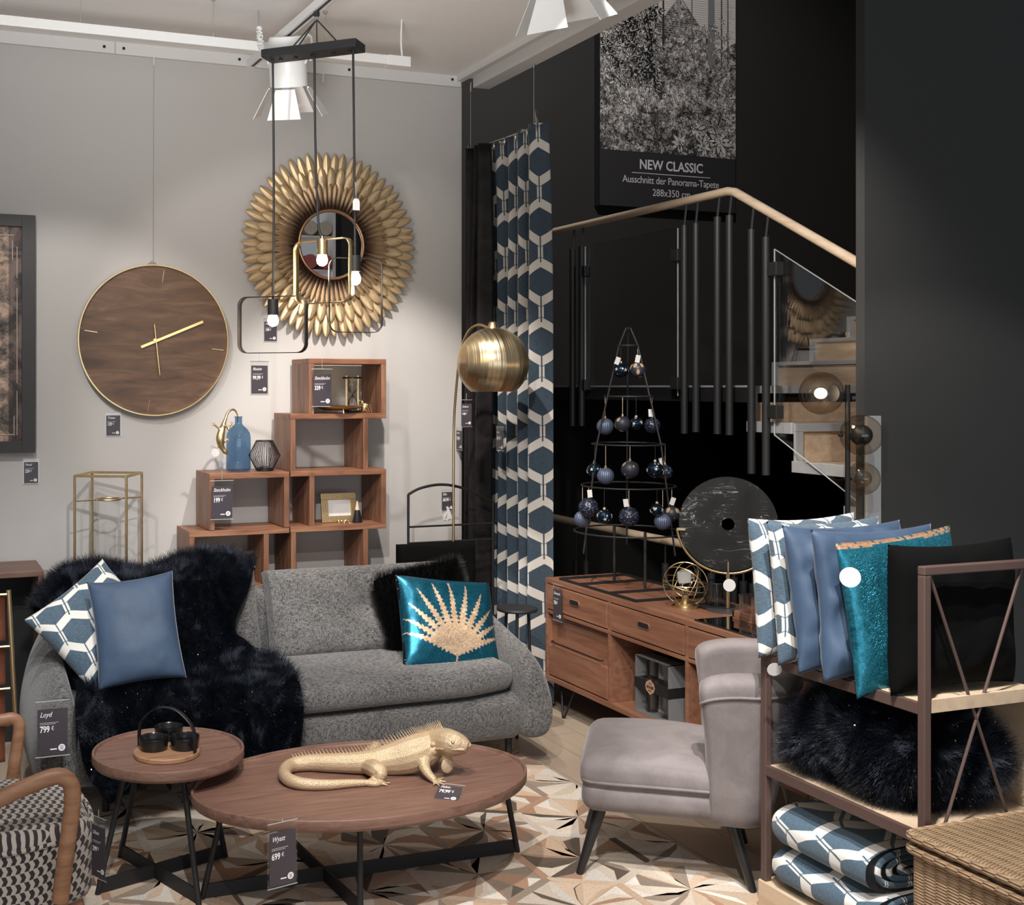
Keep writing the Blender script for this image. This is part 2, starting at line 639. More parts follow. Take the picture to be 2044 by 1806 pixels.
m_shelf = wood('sheesham', (0.13, 0.05, 0.028), (0.28, 0.125, 0.068), (0.44, 0.23, 0.125), 'X', 2.0)
m_shelfz = wood('sheesham_upright', (0.12, 0.05, 0.028), (0.26, 0.125, 0.072), (0.40, 0.21, 0.12), 'Z', 2.0)
m_side = wood('cherry', (0.17, 0.07, 0.04), (0.27, 0.125, 0.073), (0.36, 0.185, 0.115), 'Y', 1.5)
m_oakarm = wood('oiled_beech', (0.2, 0.09, 0.045), (0.32, 0.16, 0.085), (0.42, 0.23, 0.13), 'X', 2.5)
m_rail = wood('handrail_beech', (0.55, 0.40, 0.27), (0.68, 0.52, 0.37), (0.76, 0.61, 0.45), 'Y', 2.0, bump=0.05)
m_step = wood('oak_stair', (0.42, 0.30, 0.20), (0.54, 0.40, 0.28), (0.62, 0.48, 0.35), 'Y', 1.2)
m_ply = wood('pale_plywood', (0.50, 0.37, 0.25), (0.62, 0.48, 0.34), (0.70, 0.56, 0.41), 'Y', 1.5)
m_tweed = fabric_weave('grey_tweed', (0.016, 0.016, 0.018), (0.18, 0.176, 0.172), scale=1.15)
m_grey = velvet('taupe_velvet', (0.14, 0.121, 0.119), (0.205, 0.18, 0.177), 0.7, 0.5, 7)
m_blue = velvet('blue_velvet', (0.024, 0.046, 0.088), (0.044, 0.08, 0.14), 0.62, 0.5, 3, 0.03)
m_blackvelvet = velvet('black_velvet', (0.003, 0.0022, 0.0025), (0.014, 0.011, 0.0115), 0.6, 0.15, 14)
m_blackvelvet.node_tree.nodes['Principled BSDF'].inputs['Specular IOR Level'].default_value = 0.2
m_hexC = hexcloth('hex_curtain_cloth', 0.108, 0.148, navy=(0.013, 0.026, 0.042), navy2=(0.042, 0.07, 0.098), cream=(0.56, 0.53, 0.48))
m_hexB = hexcloth('hex_blanket_cloth', 0.19, 0.15, navy=(0.03, 0.065, 0.10), navy2=(0.09, 0.15, 0.205), cream=(0.72, 0.71, 0.67))
m_hexP = hexcloth('hex_pillow_cloth', 0.125, 0.10, navy=(0.025, 0.05, 0.078), navy2=(0.09, 0.14, 0.185), cream=(0.68, 0.67, 0.62))
m_furbase = plain('navy_fur_skin', (0.002, 0.003, 0.005), 0.9, spec=0.1)
n = N('navy_fur')
f = n.noise(n.coord(), 7, 4, 0.6, 1.5)
n.set(col=n.ramp(f, [(0.42, (0.002, 0.003, 0.0065)), (0.56, (0.008, 0.0108, 0.0185)), (0.65, (0.085, 0.096, 0.125))]), rough=0.3, spec=0.35)  # pale patches: lighter parted fibres, with the pile's highlights put into the colour
m_fur = n.m
m_furk = plain('black_fur', (0.007, 0.0065, 0.0065), 0.35, var=0.6, scale=9, spec=0.5)
m_furkb = plain('black_fur_skin', (0.003, 0.003, 0.003), 0.9, spec=0.08)
m_brown = plain('brown_lacquer_steel', (0.105, 0.066, 0.056), 0.45, 0.2, var=0.05)
m_leather = plain('cognac_leather', (0.16, 0.055, 0.03), 0.4, var=0.15, bump=0.3, scale=80)
m_glass = glass('clear_glass', (1, 1, 1), ior=1.45)
m_blueglass = pane('blue_glass', 0.955, (0.40, 0.55, 0.71))
m_pane = pane('thin_pane')
m_plastic = pane('clear_plastic', 0.95)
m_mirror = plain('mirror_silver', (0.9, 0.9, 0.9), 0.01, 1.0, var=0.0)
m_card = plain('tag_card', (0.05, 0.042, 0.053), 0.35, var=0.05)
m_ink = plain('white_print', (0.85, 0.85, 0.85), 0.6, var=0.0)
m_paper = plain('white_paper', (0.58, 0.57, 0.56), 0.7, var=0.02)
m_inkgrey = plain('grey_print', (0.3, 0.3, 0.3), 0.6, var=0.0)
m_blackglass = plain('black_glass', (0.004, 0.004, 0.005), 0.04, 0.0, var=0.0, coat=1.0)
# ============================================================ THE ROOM
YW = 5.83      # face of the grey wall
XV = 3.92      # edge of the stair void
# floor
n = N('floor_oak_planks')
bt = n.new('ShaderNodeTexBrick')
n.link(n.mapping(n.coord(), (1, 1, 1), (0, 0, radians(90))), bt.inputs[0])
bt.offset = 0.37
bt.inputs['Color1'].default_value = (0.40, 0.315, 0.235, 1)
bt.inputs['Color2'].default_value = (0.30, 0.235, 0.175, 1)
bt.inputs['Mortar'].default_value = (0.16, 0.12, 0.09, 1)
bt.inputs['Scale'].default_value = 1.0
bt.inputs['Mortar Size'].default_value = 0.0025
bt.inputs['Brick Width'].default_value = 1.3
bt.inputs['Row Height'].default_value = 0.19
gr = n.noise(n.mapping(n.coord(), (30, 1.6, 1)), 2, 5, 0.6, 0.8)
n.set(col=n.mix(n.math('MULTIPLY', gr, 0.5), bt.outputs[0], (0.50, 0.42, 0.33)), rough=0.42)
n.bump(gr, 0.08, 0.002)
m_floor = n.m
struct(M().box((-4, -4, -0.2), (XV, YW + 0.2, 0)).build('floor', m_floor, smooth=False))
struct(M().box((-4, YW, 0), (2.83, YW + 0.15, 6)).build('wall_left', m_wall, smooth=False))
struct(M().box((-4, -4, 3.33), (2.97, YW, 3.6)).build('ceiling', m_ceil, smooth=False))
struct(M().box((2.83, 7.6, -3), (9, 7.75, 6.5)).build('wall_back', m_dark, smooth=False))
struct(M().box((3.857, 4.0, -3), (9, 4.05, 6.5)).build('wall_right', m_part, smooth=False))
struct(M().box((8.6, 4.05, -3), (8.75, 7.6, 6.5)).build('wall_stairwell', m_dark, smooth=False))
struct(M().box((2.7, 5.98, -3), (2.83, 7.6, 6.5)).build('wall_return', m_dark, smooth=False))
struct(M().box((XV, 4.06, -3.1), (8.6, 7.6, -3)).build('floor_lower', m_dark, smooth=False))
struct(M().box((2.83, YW + 0.2, -0.2), (XV, 7.6, 0)).build('floor_landing', m_floor, smooth=False))
struct(M().box((3.885, 4.06, -3), (3.92, 7.6, -0.002)).build('wall_void', m_dark, smooth=False))
struct(M().box((2.97, 3.9, 6.2), (9, 7.6, 6.3)).build('ceiling_stairwell', m_dark, smooth=False))
# molding along the grey wall: panels with screw heads
mb = M()
mb.box((-4, YW - 0.022, 3.272), (2.815, YW, 3.33))
struct(mb.build('trim_1', m_trimw, smooth=False))
sc = M()
for px in (208, 247, 478, 697, 903):
    p = at(px, 93 + (px - 208) * 0.0945, Y=YW - 0.023)
    sc.cyl((p.x, p.y, p.z), (p.x, p.y - 0.003, p.z), 0.0075, seg=12)
sc.box((at(228, 95, Y=YW).x, YW - 0.0225, 3.272), (at(228, 95, Y=YW).x + 0.002, YW - 0.021, 3.33))
tr1 = struct(sc.build('trim_2', m_blackm, smooth=False))
# hanging rail on the ceiling edge
mb = M()
mb.box((2.79, -4, 3.30), (2.825, YW - 0.02, 3.33))
mb.box((2.88, -4, 3.27), (2.975, YW - 0.04, 3.335))
struct(mb.build('trim_3', m_trimw, smooth=False))
# steel strip on the end of the dark partition
p = at(1724, 830, Y=3.99)
struct(M().box((3.845, 3.975, 0), (3.925, 3.99, p.z)).build('trim_4', m_silver, smooth=False, bevel=0.003))
# narrow dark upright at the left edge of the view
# ------------------------------------------------------------ staircase
st = thing('staircase', 'oak staircase with grey metal nosings turning at a landing behind the glass balustrade', 'staircase', (XV, 4.83, 1.65))
mb = M()
mb.box((XV + 0.01, 4.83, 1.57), (6.18, 7.59, 1.645))
mb.build('landing', m_blackm, st, world=True, smooth=False)
mb = M()
mb.box((XV + 0.02, 4.83, 1.625), (XV + 0.04, 7.55, 1.655))
mb.build('landing_edge', m_silver, st, world=True, smooth=False, bevel=0.002)
ys = [4.83, 4.51, 4.18, 3.84]
for k in range(3):
    zt = 1.65 - 0.18 * k
    rb = M().box((XV + 0.03, ys[k], zt - 0.18), (6.1, ys[k] + 0.02, zt)).build('riser', m_step, st, world=True, smooth=False)
    if k < 2:
        tb = M().box((XV + 0.03, ys[k + 1] + 0.0, zt - 0.205), (6.1, ys[k] - 0.001, zt - 0.181)).build('tread', m_step, st, world=True, smooth=False)
    else:
        tb = M().box((XV + 0.03, 4.06, zt - 0.205), (6.1, ys[k] - 0.001, zt - 0.181)).build('tread', m_step, st, world=True, smooth=False)
    e = M()
    e.box((XV + 0.0, ys[k] - 0.012, zt - 0.035), (6.1, ys[k] - 0.001, zt + 0.003))
    e.box((XV, ys[k] - 0.012, zt - 0.21), (XV + 0.05, ys[k] - 0.001, zt - 0.035))
    e.box((XV - 0.012, max(4.06, ys[k + 1]) if k < 2 else 4.06, zt - 0.225), (XV + 0.012, ys[k] - 0.002, zt - 0.172))
    e.build('nosing', m_silver, st, world=True, smooth=False, bevel=0.002)
for k in range(6):
    x0 = 6.18 + 0.36 * k
    z0 = 1.65 + 0.18 * k
    M().box((x0, 4.06, z0), (x0 + 0.02, 7.3, z0 + 0.172)).build('riser', m_step, st, world=True, smooth=False)
    M().box((x0, 4.06, z0 + 0.172), (x0 + 0.36, 7.3, z0 + 0.18)).build('tread', m_step, st, world=True, smooth=False)
    e = M()
    e.box((x0 - 0.015, 4.06, z0 + 0.155), (x0 - 0.001, 7.3, z0 + 0.184))
    e.box((x0 - 0.015, 7.26, z0), (x0 - 0.001, 7.3, z0 + 0.155))
    e.box((x0 - 0.015, 7.3, z0 - 0.02), (x0 + 0.36, 7.33, z0 + 0.184))
    e.build('nosing', m_silver, st, world=True, smooth=False, bevel=0.002)

# ------------------------------------------------------------ balustrade of landing and stair
XR = 3.90
bal = thing('balustrade', 'pale beech handrail bending over black hanging tubes and glass panes of the stair', 'balustrade', (XR, 6.7, 1.65))
pa, pb, pc = at(1107, 462, X=XR), at(1461, 380, X=XR), at(1726, 533, X=XR)
pe = pc + (pc - pb).normalized() * 0.0
hr = [pa, pa + (pb - pa) * 0.5, pb - (pb - pa).normalized() * 0.03, pb + (pc - pb).normalized() * 0.03, pc]
M().tube(hr, 0.0225, 16).build('handrail', m_rail, bal, world=True)
mb = M()
tubes = [(1143, 497, 850), (1161, 492, 850), (1366, 450, 865), (1389, 446, 862), (1432, 433, 866), (1456, 430, 868), (1500, 458, 945), (1529, 473, 948)]
for px, y0, y1 in tubes:
    a, b = at(px, y0, X=XR - 0.02), at(px, y1, X=XR - 0.02)
    M().cyl(a, b, 0.0195, seg=14).build('hanging_tube', m_charcoalmetal, bal, world=True)
    # thin rod up to the rail
    t = (a.y - pa.y) / (pb.y - pa.y)
    zt = pa.z + (pb.z - pa.z) * t if t <= 1 else pb.z + (pc.z - pb.z) * (a.y - pb.y) / (pc.y - pb.y)
    M().cyl(a, (a.x + 0.015, a.y, zt - 0.01), 0.0065, seg=8).build('rod', m_charcoalmetal, bal, world=True)


m_paner = pane('reflective_pane', 0.93)
m_gedge = plain('glass_edge_light', (0.42, 0.45, 0.43), 0.15, var=0.02)


def pane_poly(pts, X, t=0.012, tw=0.0, y0=4.63):
    q = []
    for px, py in pts:
        r = at(px, py, X=X) - Vector((0, 0, H))
        s = (X + tw * y0) / (r.x + tw * r.y)
        q.append(Vector((0, 0, H)) + r * s)
    vs = q + [v + Vector((t, 0, 0)) for v in q]
    k = len(q)
    fs = [tuple(range(k)), tuple(range(k, 2 * k))[::-1]] + [(i, (i + 1) % k, k + (i + 1) % k, k + i) for i in range(k)]
    return M().add(vs, fs)


pane_poly([(1168, 492), (1353, 453), (1353, 790), (1168, 776)], XR).build('glass_pane', m_paner, bal, world=True, smooth=False)
pane_poly([(1546, 497), (1760, 635), (1760, 1040), (1546, 868)], XR, tw=0.112).build('glass_pane', m_paner, bal, world=True, smooth=False)
for a, b in (((1168, 492), (1168, 780)), ((1353, 455), (1353, 790)), ((1546, 497), (1546, 868)), ((1546, 497), (1726, 613)), ((1546, 868), (1726, 1012))):
    M().bar(at(*a, X=XR - 0.003), at(*b, X=XR - 0.003), 0.006, 0.003).build('glass_edge', m_gedge, bal, world=True, smooth=False)
for px, py in ((1166, 542), (1166, 768), (1350, 510), (1350, 765), (1546, 537), (1546, 822)):
    p = at(px, py, X=XR - 0.01)
    M().box((p.x - 0.02, p.y - 0.035, p.z - 0.033), (p.x + 0.025, p.y + 0.03, p.z + 0.033)).build('clamp', m_charcoalmetal, bal, world=True, bevel=0.004, smooth=False)
# lower rail round the opening
lb = thing('stairwell_rail', 'lower beech rail on short black posts round the stairwell opening', 'railing', (XR, 5.3, 0))
a, b = at(1080, 1024, X=XR), at(1370, 1092, X=XR)
d = (b - a).normalized()
zc = (a.z + b.z) / 2
a.z = b.z = zc
M().tube([a, a + (b - a) * 0.5, b + Vector((0, -1.2, 0))], 0.0235, 16).build('handrail', m_rail, lb, world=True)
for px, py in ((1170, 1118), (1150, 1118), (1328, 1124), (1392, 1138), (1420, 1144), (1465, 1152), (1484, 1160), (1503, 1165)):
    p = at(px, py, X=XR)
    M().cyl((p.x, p.y, 0.0), p, 0.02, seg=14).build('post', m_charcoalmetal, lb, world=True)
    M().cyl(p, (p.x, p.y, zc), 0.006, seg=8).build('rod', m_charcoalmetal, lb, world=True)
M().box((XR - 0.02, 4.1, 0.0), (XR + 0.0, 7.4, 0.04)).build('foot_rail', m_charcoalmetal, lb, world=True, smooth=False)

# ------------------------------------------------------------ poster on the far dark wall
YP = 7.55
p0, p1 = at(1193, 410, Y=YP), at(1463, 430, Y=YP)
zt, zi = 5.0, at(1193, 298, Y=YP).z
x0, x1 = p0.x, p1.x
po = thing('wallpaper_poster', 'tall black and white jungle engraving poster with NEW CLASSIC caption on dark wall', 'poster', (x0, YP, p0.z))
M().box((x0, YP - 0.03, p0.z), (x1, YP + 0.04, zt)).build('panel', plain('poster_black', (0.017, 0.016, 0.019), 0.6, var=0.03), po, world=True, smooth=False)
n = N('engraved_jungle')
co = n.coord()
v1 = n.mapping(co, (1, 1, 1))
big = n.noise(v1, 3.2, 3, 0.5, 0.4)
leafd = n.voronoi(n.mapping(co, (1, 1, 1.0)), 17, 'F1')
nn = n.noise(co, 22, 8, 0.72, 2.4)
fine = n.noise(co, 70, 6, 0.7, 1.2)
f = n.math('ADD', n.math('MULTIPLY', nn, 0.75), n.math('MULTIPLY', fine, 0.35))
f = n.math('ADD', f, n.math('MULTIPLY', n.math('SUBTRACT', big, 0.5), 0.35))
f = n.math('SUBTRACT', f, n.math('MULTIPLY', leafd, 0.12))
n.set(col=n.ramp(f, [(0.44, (0.012, 0.011, 0.011)), (0.53, (0.26, 0.24, 0.23)), (0.60, (0.62, 0.58, 0.55))]), rough=0.7)
m_jungle = n.m
M().box((x0 + 0.001, YP - 0.033, zi), (x1 - 0.001, YP - 0.03, zt)).build('picture', m_jungle, po, world=True, smooth=False)
# sky gap, trunks and drawn leaves of the print
random.seed(21)
lf = M()
def leaf2(m, x, z, ang, L, W, col, y=YP - 0.0345, k=7):
    c, s = cos(ang), sin(ang)
    up, dn = [], []
    for i in range(k + 1):
        t = i / k
        ww = W * sin(pi * t ** 0.8) * (1 + 0.25 * sin(i * 3.1))
        up.append((L * t, ww)); dn.append((L * t, -ww))
    pts = up + dn[::-1][1:-1]
    vs = [(x + a * c - b * s, y, z + a * s + b * c) for a, b in pts]
    m.add(vs, [tuple(range(len(vs)))], tint=col)
skyc = (0.46, 0.43, 0.41)
xm = x0 + (x1 - x0)
sky = [(x0 + 0.22, zt), (x0 + 0.3, 4.45), (x0 + 0.42, 4.30), (x0 + 0.55, 4.42), (x0 + 0.7, 4.6), (x0 + 0.85, 4.42), (x0 + 1.0, 4.25), (x1 - 0.12, 4.22), (x1, 4.3), (x1, zt)]
lf.add([(a, YP - 0.0338, b) for a, b in sky], [tuple(range(len(sky)))], tint=skyc)
for k in range(46):
    zz = 4.98 - k * 0.017
    xa, xb = x0 + 0.4 + random.random() * 0.1, x1 - random.random() * 0.1
    if zz > 4.3:
        lf.add([(xa, YP - 0.034, zz), (xb, YP - 0.034, zz + 0.004), (xb, YP - 0.034, zz + 0.008), (xa, YP - 0.034, zz + 0.004)], [(0, 1, 2, 3)], tint=(0.24, 0.22, 0.21))
for tx, tw, zb, dk in ((0.34, 0.05, 4.0, 0.012), (0.43, 0.03, 4.05, 0.012), (0.47, 0.015, 4.1, 0.012), (0.25, 0.02, 4.1, 0.02), (0.54, 0.018, 4.15, 0.012), (0.95, 0.07, 4.1, 0.14), (0.8, 0.012, 4.2, 0.1), (1.07, 0.015, 4.1, 0.06), (0.68, 0.02, 4.3, 0.2), (1.13, 0.012, 4.1, 0.05)):
    lf.add([(x0 + tx, YP - 0.0343, zb), (x0 + tx + tw, YP - 0.0343, zb), (x0 + tx + tw * 0.8, YP - 0.0343, zt), (x0 + tx + tw * 0.1, YP - 0.0343, zt)], [(0, 1, 2, 3)], tint=(dk,) * 3)
def rosette(cx, cz, R, nl, lo, hi):
    for k in range(nl):
        a = 2 * pi * k / nl + random.random() * 0.5
        g = random.uniform(lo, hi)
        x, z = cx + cos(a) * R * 0.1, cz + sin(a) * R * 0.1
        leaf2(lf, x, z, a, R * random.uniform(0.7, 1.1), R * 0.17, (g * 0.08, g * 0.075, g * 0.07), YP - 0.0346)
        leaf2(lf, x + 0.003, z + 0.002, a, R * random.uniform(0.65, 0.95), R * 0.12, (g, g * 0.95, g * 0.9), YP - 0.0352)
        q = R * 0.9
        vs = [(x, YP - 0.0356, z), (x + cos(a) * q, YP - 0.0356, z + sin(a) * q), (x + cos(a) * q + 0.002, YP - 0.0356, z + sin(a) * q + 0.003)]
        lf.add(vs, [(0, 1, 2)], tint=(0.03, 0.03, 0.03))
for k in range(190):
    cx = x0 + random.uniform(0.03, 0.5); cz = random.uniform(zi + 0.5, 4.6)
    if cx < x1 - 0.05: rosette(cx, cz, random.uniform(0.04, 0.075), 6, 0.3, 0.62)
for k in range(260):
    cx = random.uniform(x0 + 0.03, x1 - 0.04); cz = random.uniform(zi + 0.04, 4.45)
    rosette(cx, cz, random.uniform(0.018, 0.035), 5, 0.25, 0.62)
for cx, cz, R in ((x1 - 0.16, zi + 0.12, 0.13), (x1 - 0.36, zi + 0.2, 0.1), (x1 - 0.3, zi + 0.08, 0.09), (x1 - 0.52, zi + 0.09, 0.1), (x1 - 0.07, zi + 0.3, 0.06)):
    rosette(cx, cz, R, 9, 0.42, 0.56)
for k in range(200):   # dark branches
    cx = random.uniform(x0 + 0.05, x1 - 0.08); cz = random.uniform(zi + 0.05, 4.05); a = random.uniform(0.3, 2.8)
    L = random.uniform(0.05, 0.16)
    vs = [(cx, YP - 0.0354, cz), (cx + cos(a) * L, YP - 0.0354, cz + sin(a) * L), (cx + 0.006, YP - 0.0354, cz + 0.003)]
    if x0 < cx + cos(a) * L < x1: lf.add(vs, [(0, 1, 2)], tint=(0.012, 0.012, 0.012))
# keep everything inside the sheet
for v in lf.v:
    v.x = min(max(v.x, x0 + 0.002), x1 - 0.002); v.z = max(v.z, zi + 0.002)
lf.build('print_drawing', vcol_mat('print_ink', 0.7, noise_scale=300, var=0.3, bump=0), po, world=True, smooth=False)
tx = M()
xc = (x0 + x1) / 2
mt = lambda x, z: Matrix.Translation((x, YP - 0.031, z)) @ Matrix.Rotation(pi / 2, 4, 'X') @ Matrix.Diagonal((0.9, 1, 1, 1))
text_into(tx, 'NEW CLASSIC', 0.10, mt(xc + 0.02, zi - 0.125), 'CENTER', bold=0.002)
tx.box((xc - 0.33, YP - 0.032, zi - 0.16), (xc + 0.37, YP - 0.03, zi - 0.155))
text_into(tx, 'Ausschnitt der Panorama-Tapete', 0.076, mt(xc + 0.02, zi - 0.232), 'CENTER', spacing=0.95)
text_into(tx, '288x350 cm', 0.076, mt(xc + 0.02, zi - 0.322), 'CENTER')
tx.build('caption', plain('caption_ink', (0.5, 0.5, 0.5), 0.7, var=0), po, world=True, smooth=False)
# ============================================================ RUG
random.seed(3)
HIDE = [(0.62, 0.53, 0.43), (0.56, 0.43, 0.32), (0.66, 0.60, 0.53), (0.50, 0.36, 0.25), (0.36, 0.215, 0.14), (0.28, 0.22, 0.17), (0.10, 0.075, 0.055)]
HW = [9, 8, 7, 5, 2.5, 2, 0.8]
rg = M()
RA = 0.40
X0, X1r, Y0, Y1r = -0.6, 2.585, 2.2, 4.85
R = RA / sqrt(3)


def clip(poly):
    for ax, lim, sg in ((0, X0, 1), (0, X1r, -1), (1, Y0, 1), (1, Y1r, -1)):
        out = []
        for i in range(len(poly)):
            a, b = poly[i - 1], poly[i]
            ia, ib = sg * (a[ax] - lim) >= 0, sg * (b[ax] - lim) >= 0
            if ia != ib:
                t = (lim - a[ax]) / (b[ax] - a[ax])
                out.append((a[0] + t * (b[0] - a[0]), a[1] + t * (b[1] - a[1])))
            if ib: out.append(b)
        poly = out
        if len(poly) < 3: return None
    return poly


def patch(poly, z, col):
    q = clip(poly)
    if q: rg.add([(x, y, z) for x, y in q], [tuple(range(len(q)))], tint=col)


def hide(w=None):
    c = random.choices(HIDE, w or HW)[0]
    g = random.uniform(0.85, 1.12)
    return tuple(k * g for k in c)


for i in range(-3, 16):
    for j in range(-3, 16):
        cx = X0 + i * RA + (RA / 2 if j % 2 else 0)
        cy = Y0 + j * RA * sqrt(3) / 2
        hexv = [(cx + R * cos(pi / 6 + k * pi / 3), cy + R * sin(pi / 6 + k * pi / 3)) for k in range(6)]
        for k in range(6):
            a, b = hexv[k], hexv[(k + 1) % 6]
            c1, c2 = hide(), hide()
            m = ((a[0] + b[0]) / 2, (a[1] + b[1]) / 2)
            for (p, q, c) in ((a, m, c1), (m, b, c2)):
                patch([(cx, cy), p, q], 0.0085, c)
                # curved petal: darker or lighter sliver along the ray
                mx, my = (cx + p[0]) / 2, (cy + p[1]) / 2
                dx, dy = q[0] - p[0], q[1] - p[1]
                l = random.uniform(0.08, 0.22)
                for _k in range(random.choice((1, 1, 2))):
                    l = random.uniform(0.05, 0.55)
                    patch([(cx, cy), p, (mx + dx * l * 1.4 + (p[0] - cx) * 0.2, my + dy * l * 1.4 + (p[1] - cy) * 0.2), (mx + dx * l - (p[0] - cx) * 0.2, my + dy * l - (p[1] - cy) * 0.2)], 0.0088 + 0.00005 * _k, hide([5, 4, 4, 4, 4, 4, 2.5]))
        for k in range(6):   # strip along each edge of the cell (half on each side)
            a, b = Vector(hexv[k]), Vector(hexv[(k + 1) % 6])
            nrm = Vector((cx, cy)) - (a + b) / 2
            nrm = nrm.normalized() * 0.015
            random.seed(int((a + b).x * 977 + (a + b).y * 1313) + 5)
            c = hide([4, 4, 5, 5, 5, 3, 3])
            random.seed(i * 131 + j * 17 + k)
            patch([tuple(a), tuple(b), tuple(b + nrm), tuple(a + nrm)], 0.0091 + 0.00008 * k, c)
rg.box((X0, Y0, 0.0005), (X1r, Y1r, 0.008), tint=(0.4, 0.33, 0.26))
rug = rg.build('cowhide_rug', vcol_mat('cowhide', 0.75, noise_scale=160, var=0.3, bump=0.5), smooth=False)
tag(rug, 'cowhide patchwork rug of beige, brown and white star pieces under both tables', 'rug')

# ============================================================ SOFA
SF = thing('sofa', 'dark grey tweed three-seat sofa with curved arms in front of the box shelves', 'sofa', (1.6, 4.95, 0))
prof = [(0.0, 0.13), (0.0, 0.30), (0.003, 0.48), (0.01, 0.60), (0.025, 0.65), (0.055, 0.66), (0.09, 0.63), (0.132, 0.55), (0.162, 0.44), (0.175, 0.34), (0.17, 0.24), (0.15, 0.165), (0.12, 0.13)]
sta = []   # inner point, outward dir, width, ztop, shrink
for t, y, zt, wd in ((0, 4.46, 0.40, 0.35), (1, 4.468, 0.45, 0.72), (2, 4.50, 0.50, 0.93), (3, 4.60, 0.535, 1.0), (4, 4.8, 0.585, 1.0), (5, 5.0, 0.64, 1.0)):
    sta.append((Vector((2.46 + (0.04 if t == 0 else 0.0), y)), Vector((1, 0)), wd, zt))
for a in (15, 40, 65, 90):
    sta.append((Vector((2.46 - 0.16 + 0.16 * cos(radians(a)), 5.06 + 0.14 * sin(radians(a)))), Vector((cos(radians(a)), sin(radians(a)))), 1.0 - a / 90 * 0.1, 0.66 + a / 90 * 0.02))
for x in (2.0, 1.6, 1.2): sta.append((Vector((x, 5.2)), Vector((0, 1)), 0.9, 0.68))
L = []
for p, d, wd, zt in sta[:10][::-1]: L.append((Vector((3.06 - p.x, p.y)), Vector((-d.x, d.y)), wd, zt))
sta = sta + L
sv, sfc = [], []
npf = len(prof)
for p, d, wd, zt in sta:
    for o_, z_ in prof:
        off = o_ * wd
        # thinner station shrinks about its middle
        off = off + (1 - wd) * 0.06 if wd < 0.9 else off
        zz = 0.13 + (z_ - 0.13) * (zt - 0.13) / 0.53
        if wd < 0.9: zz = 0.28 + (zz - 0.28) * (0.4 + 0.6 * wd)
        sv.append((p.x + d.x * off, p.y + d.y * off, zz))
for i in range(len(sta) - 1):
    for k in range(npf):
        l = (k + 1) % npf
        sfc.append((i * npf + k, i * npf + l, (i + 1) * npf + l, (i + 1) * npf + k))
sfc.append(tuple(range(npf))); sfc.append(tuple((len(sta) - 1) * npf + k for k in range(npf))[::-1])
M().add(sv, sfc).build('back_and_arms', m_tweed, SF, world=True, subsurf=2)
# seam along the left arm front
for sgn in ():
    pts = []
    p, d, wd, zt = sta[2]
    for o_, z_ in prof[2:-1]:
        x = p.x + d.x * (o_ * wd)
        zz = 0.13 + (z_ - 0.13) * (zt - 0.13) / 0.53
        pts.append((x if sgn == 0 else 3.06 - x, 4.497, zz))
    M().tube(spline(pts, 4), 0.0035, 6).build('seam', m_tweed, SF, world=True)


def softbox(lo, hi, r, n=14, crown=0.0, fr=0.0):
    """cushion-like box with rounded edges; superellipsoid mapped"""
    m = M()
    lo, hi = Vector(lo), Vector(hi)
    c, h = (lo + hi) / 2, (hi - lo) / 2

    def pt(q):
        v = []
        core = [h[i] - r for i in range(3)]
        b = Vector([max(-core[i], min(core[i], q[i] * h[i])) for i in range(3)])
        d = Vector([q[i] * h[i] for i in range(3)]) - b
        if d.length > 1e-9: d = d.normalized() * r
        o = c + b + d
        if crown:
            u, vv = q[0], q[1]
            o.z += (crown if q[2] > 0 else 0) * (1 - u * u) * (1 - vv * vv) * (1 if q[2] > 0 else 0)
        return o
    ts = [-1 + 2 * k / n for k in range(n + 1)]
    ts = sorted(set([-1, -0.985, -0.96, -0.92, -0.86] + [round(t, 4) for t in ts if abs(t) < 0.85] + [0.86, 0.92, 0.96, 0.985, 1]))
    k = len(ts)
    for ax in range(3):
        for s in (-1, 1):
            vs, fs = [], []
            for a in ts:
                for b in ts:
                    q = [0, 0, 0]
                    q[ax] = s; q[(ax + 1) % 3] = a; q[(ax + 2) % 3] = b
                    vs.append(pt(q))
            for i in range(k - 1):
                for j in range(k - 1): fs.append((i * k + j, (i + 1) * k + j, (i + 1) * k + j + 1, i * k + j + 1))
            m.add(vs, fs)
    return m


def merged(m):
    """weld the patches of a soft box"""
    key, idx, vs = {}, [], []
    for v in m.v:
        q = (round(v.x, 5), round(v.y, 5), round(v.z, 5))
        if q not in key: key[q] = len(vs); vs.append(v)
        idx.append(key[q])
    fs = []
    for f in m.f:
        g = []
        for i in f:
            if idx[i] not in g: g.append(idx[i])
        if len(g) > 2: fs.append(tuple(g))
    o = M(); o.v = vs; o.f = fs
    return o


m = merged(softbox((0.56, 4.50, 0.125), (2.50, 5.22, 0.325), 0.05))
for v in m.v:
    if v.y < 4.6: v.y += max(0, 0.22 - v.z) * 0.35
m.build('base', m_tweed, SF, world=True)
m = merged(softbox((0.60, 4.47, 0.338), (2.46, 5.2, 0.455), 0.052, n=24, crown=0.012))
for v in m.v:
    u = (v.x - 1.53) / 0.93
    if v.y < 4.75: v.y += 0.10 * max(0, abs(u) - 0.72) ** 1.4 * 4 * (4.75 - v.y) / 0.28
    v.z += 0.006 * noise.noise(v * 3.0)
m.build('seat_cushion', m_tweed, SF, world=True)


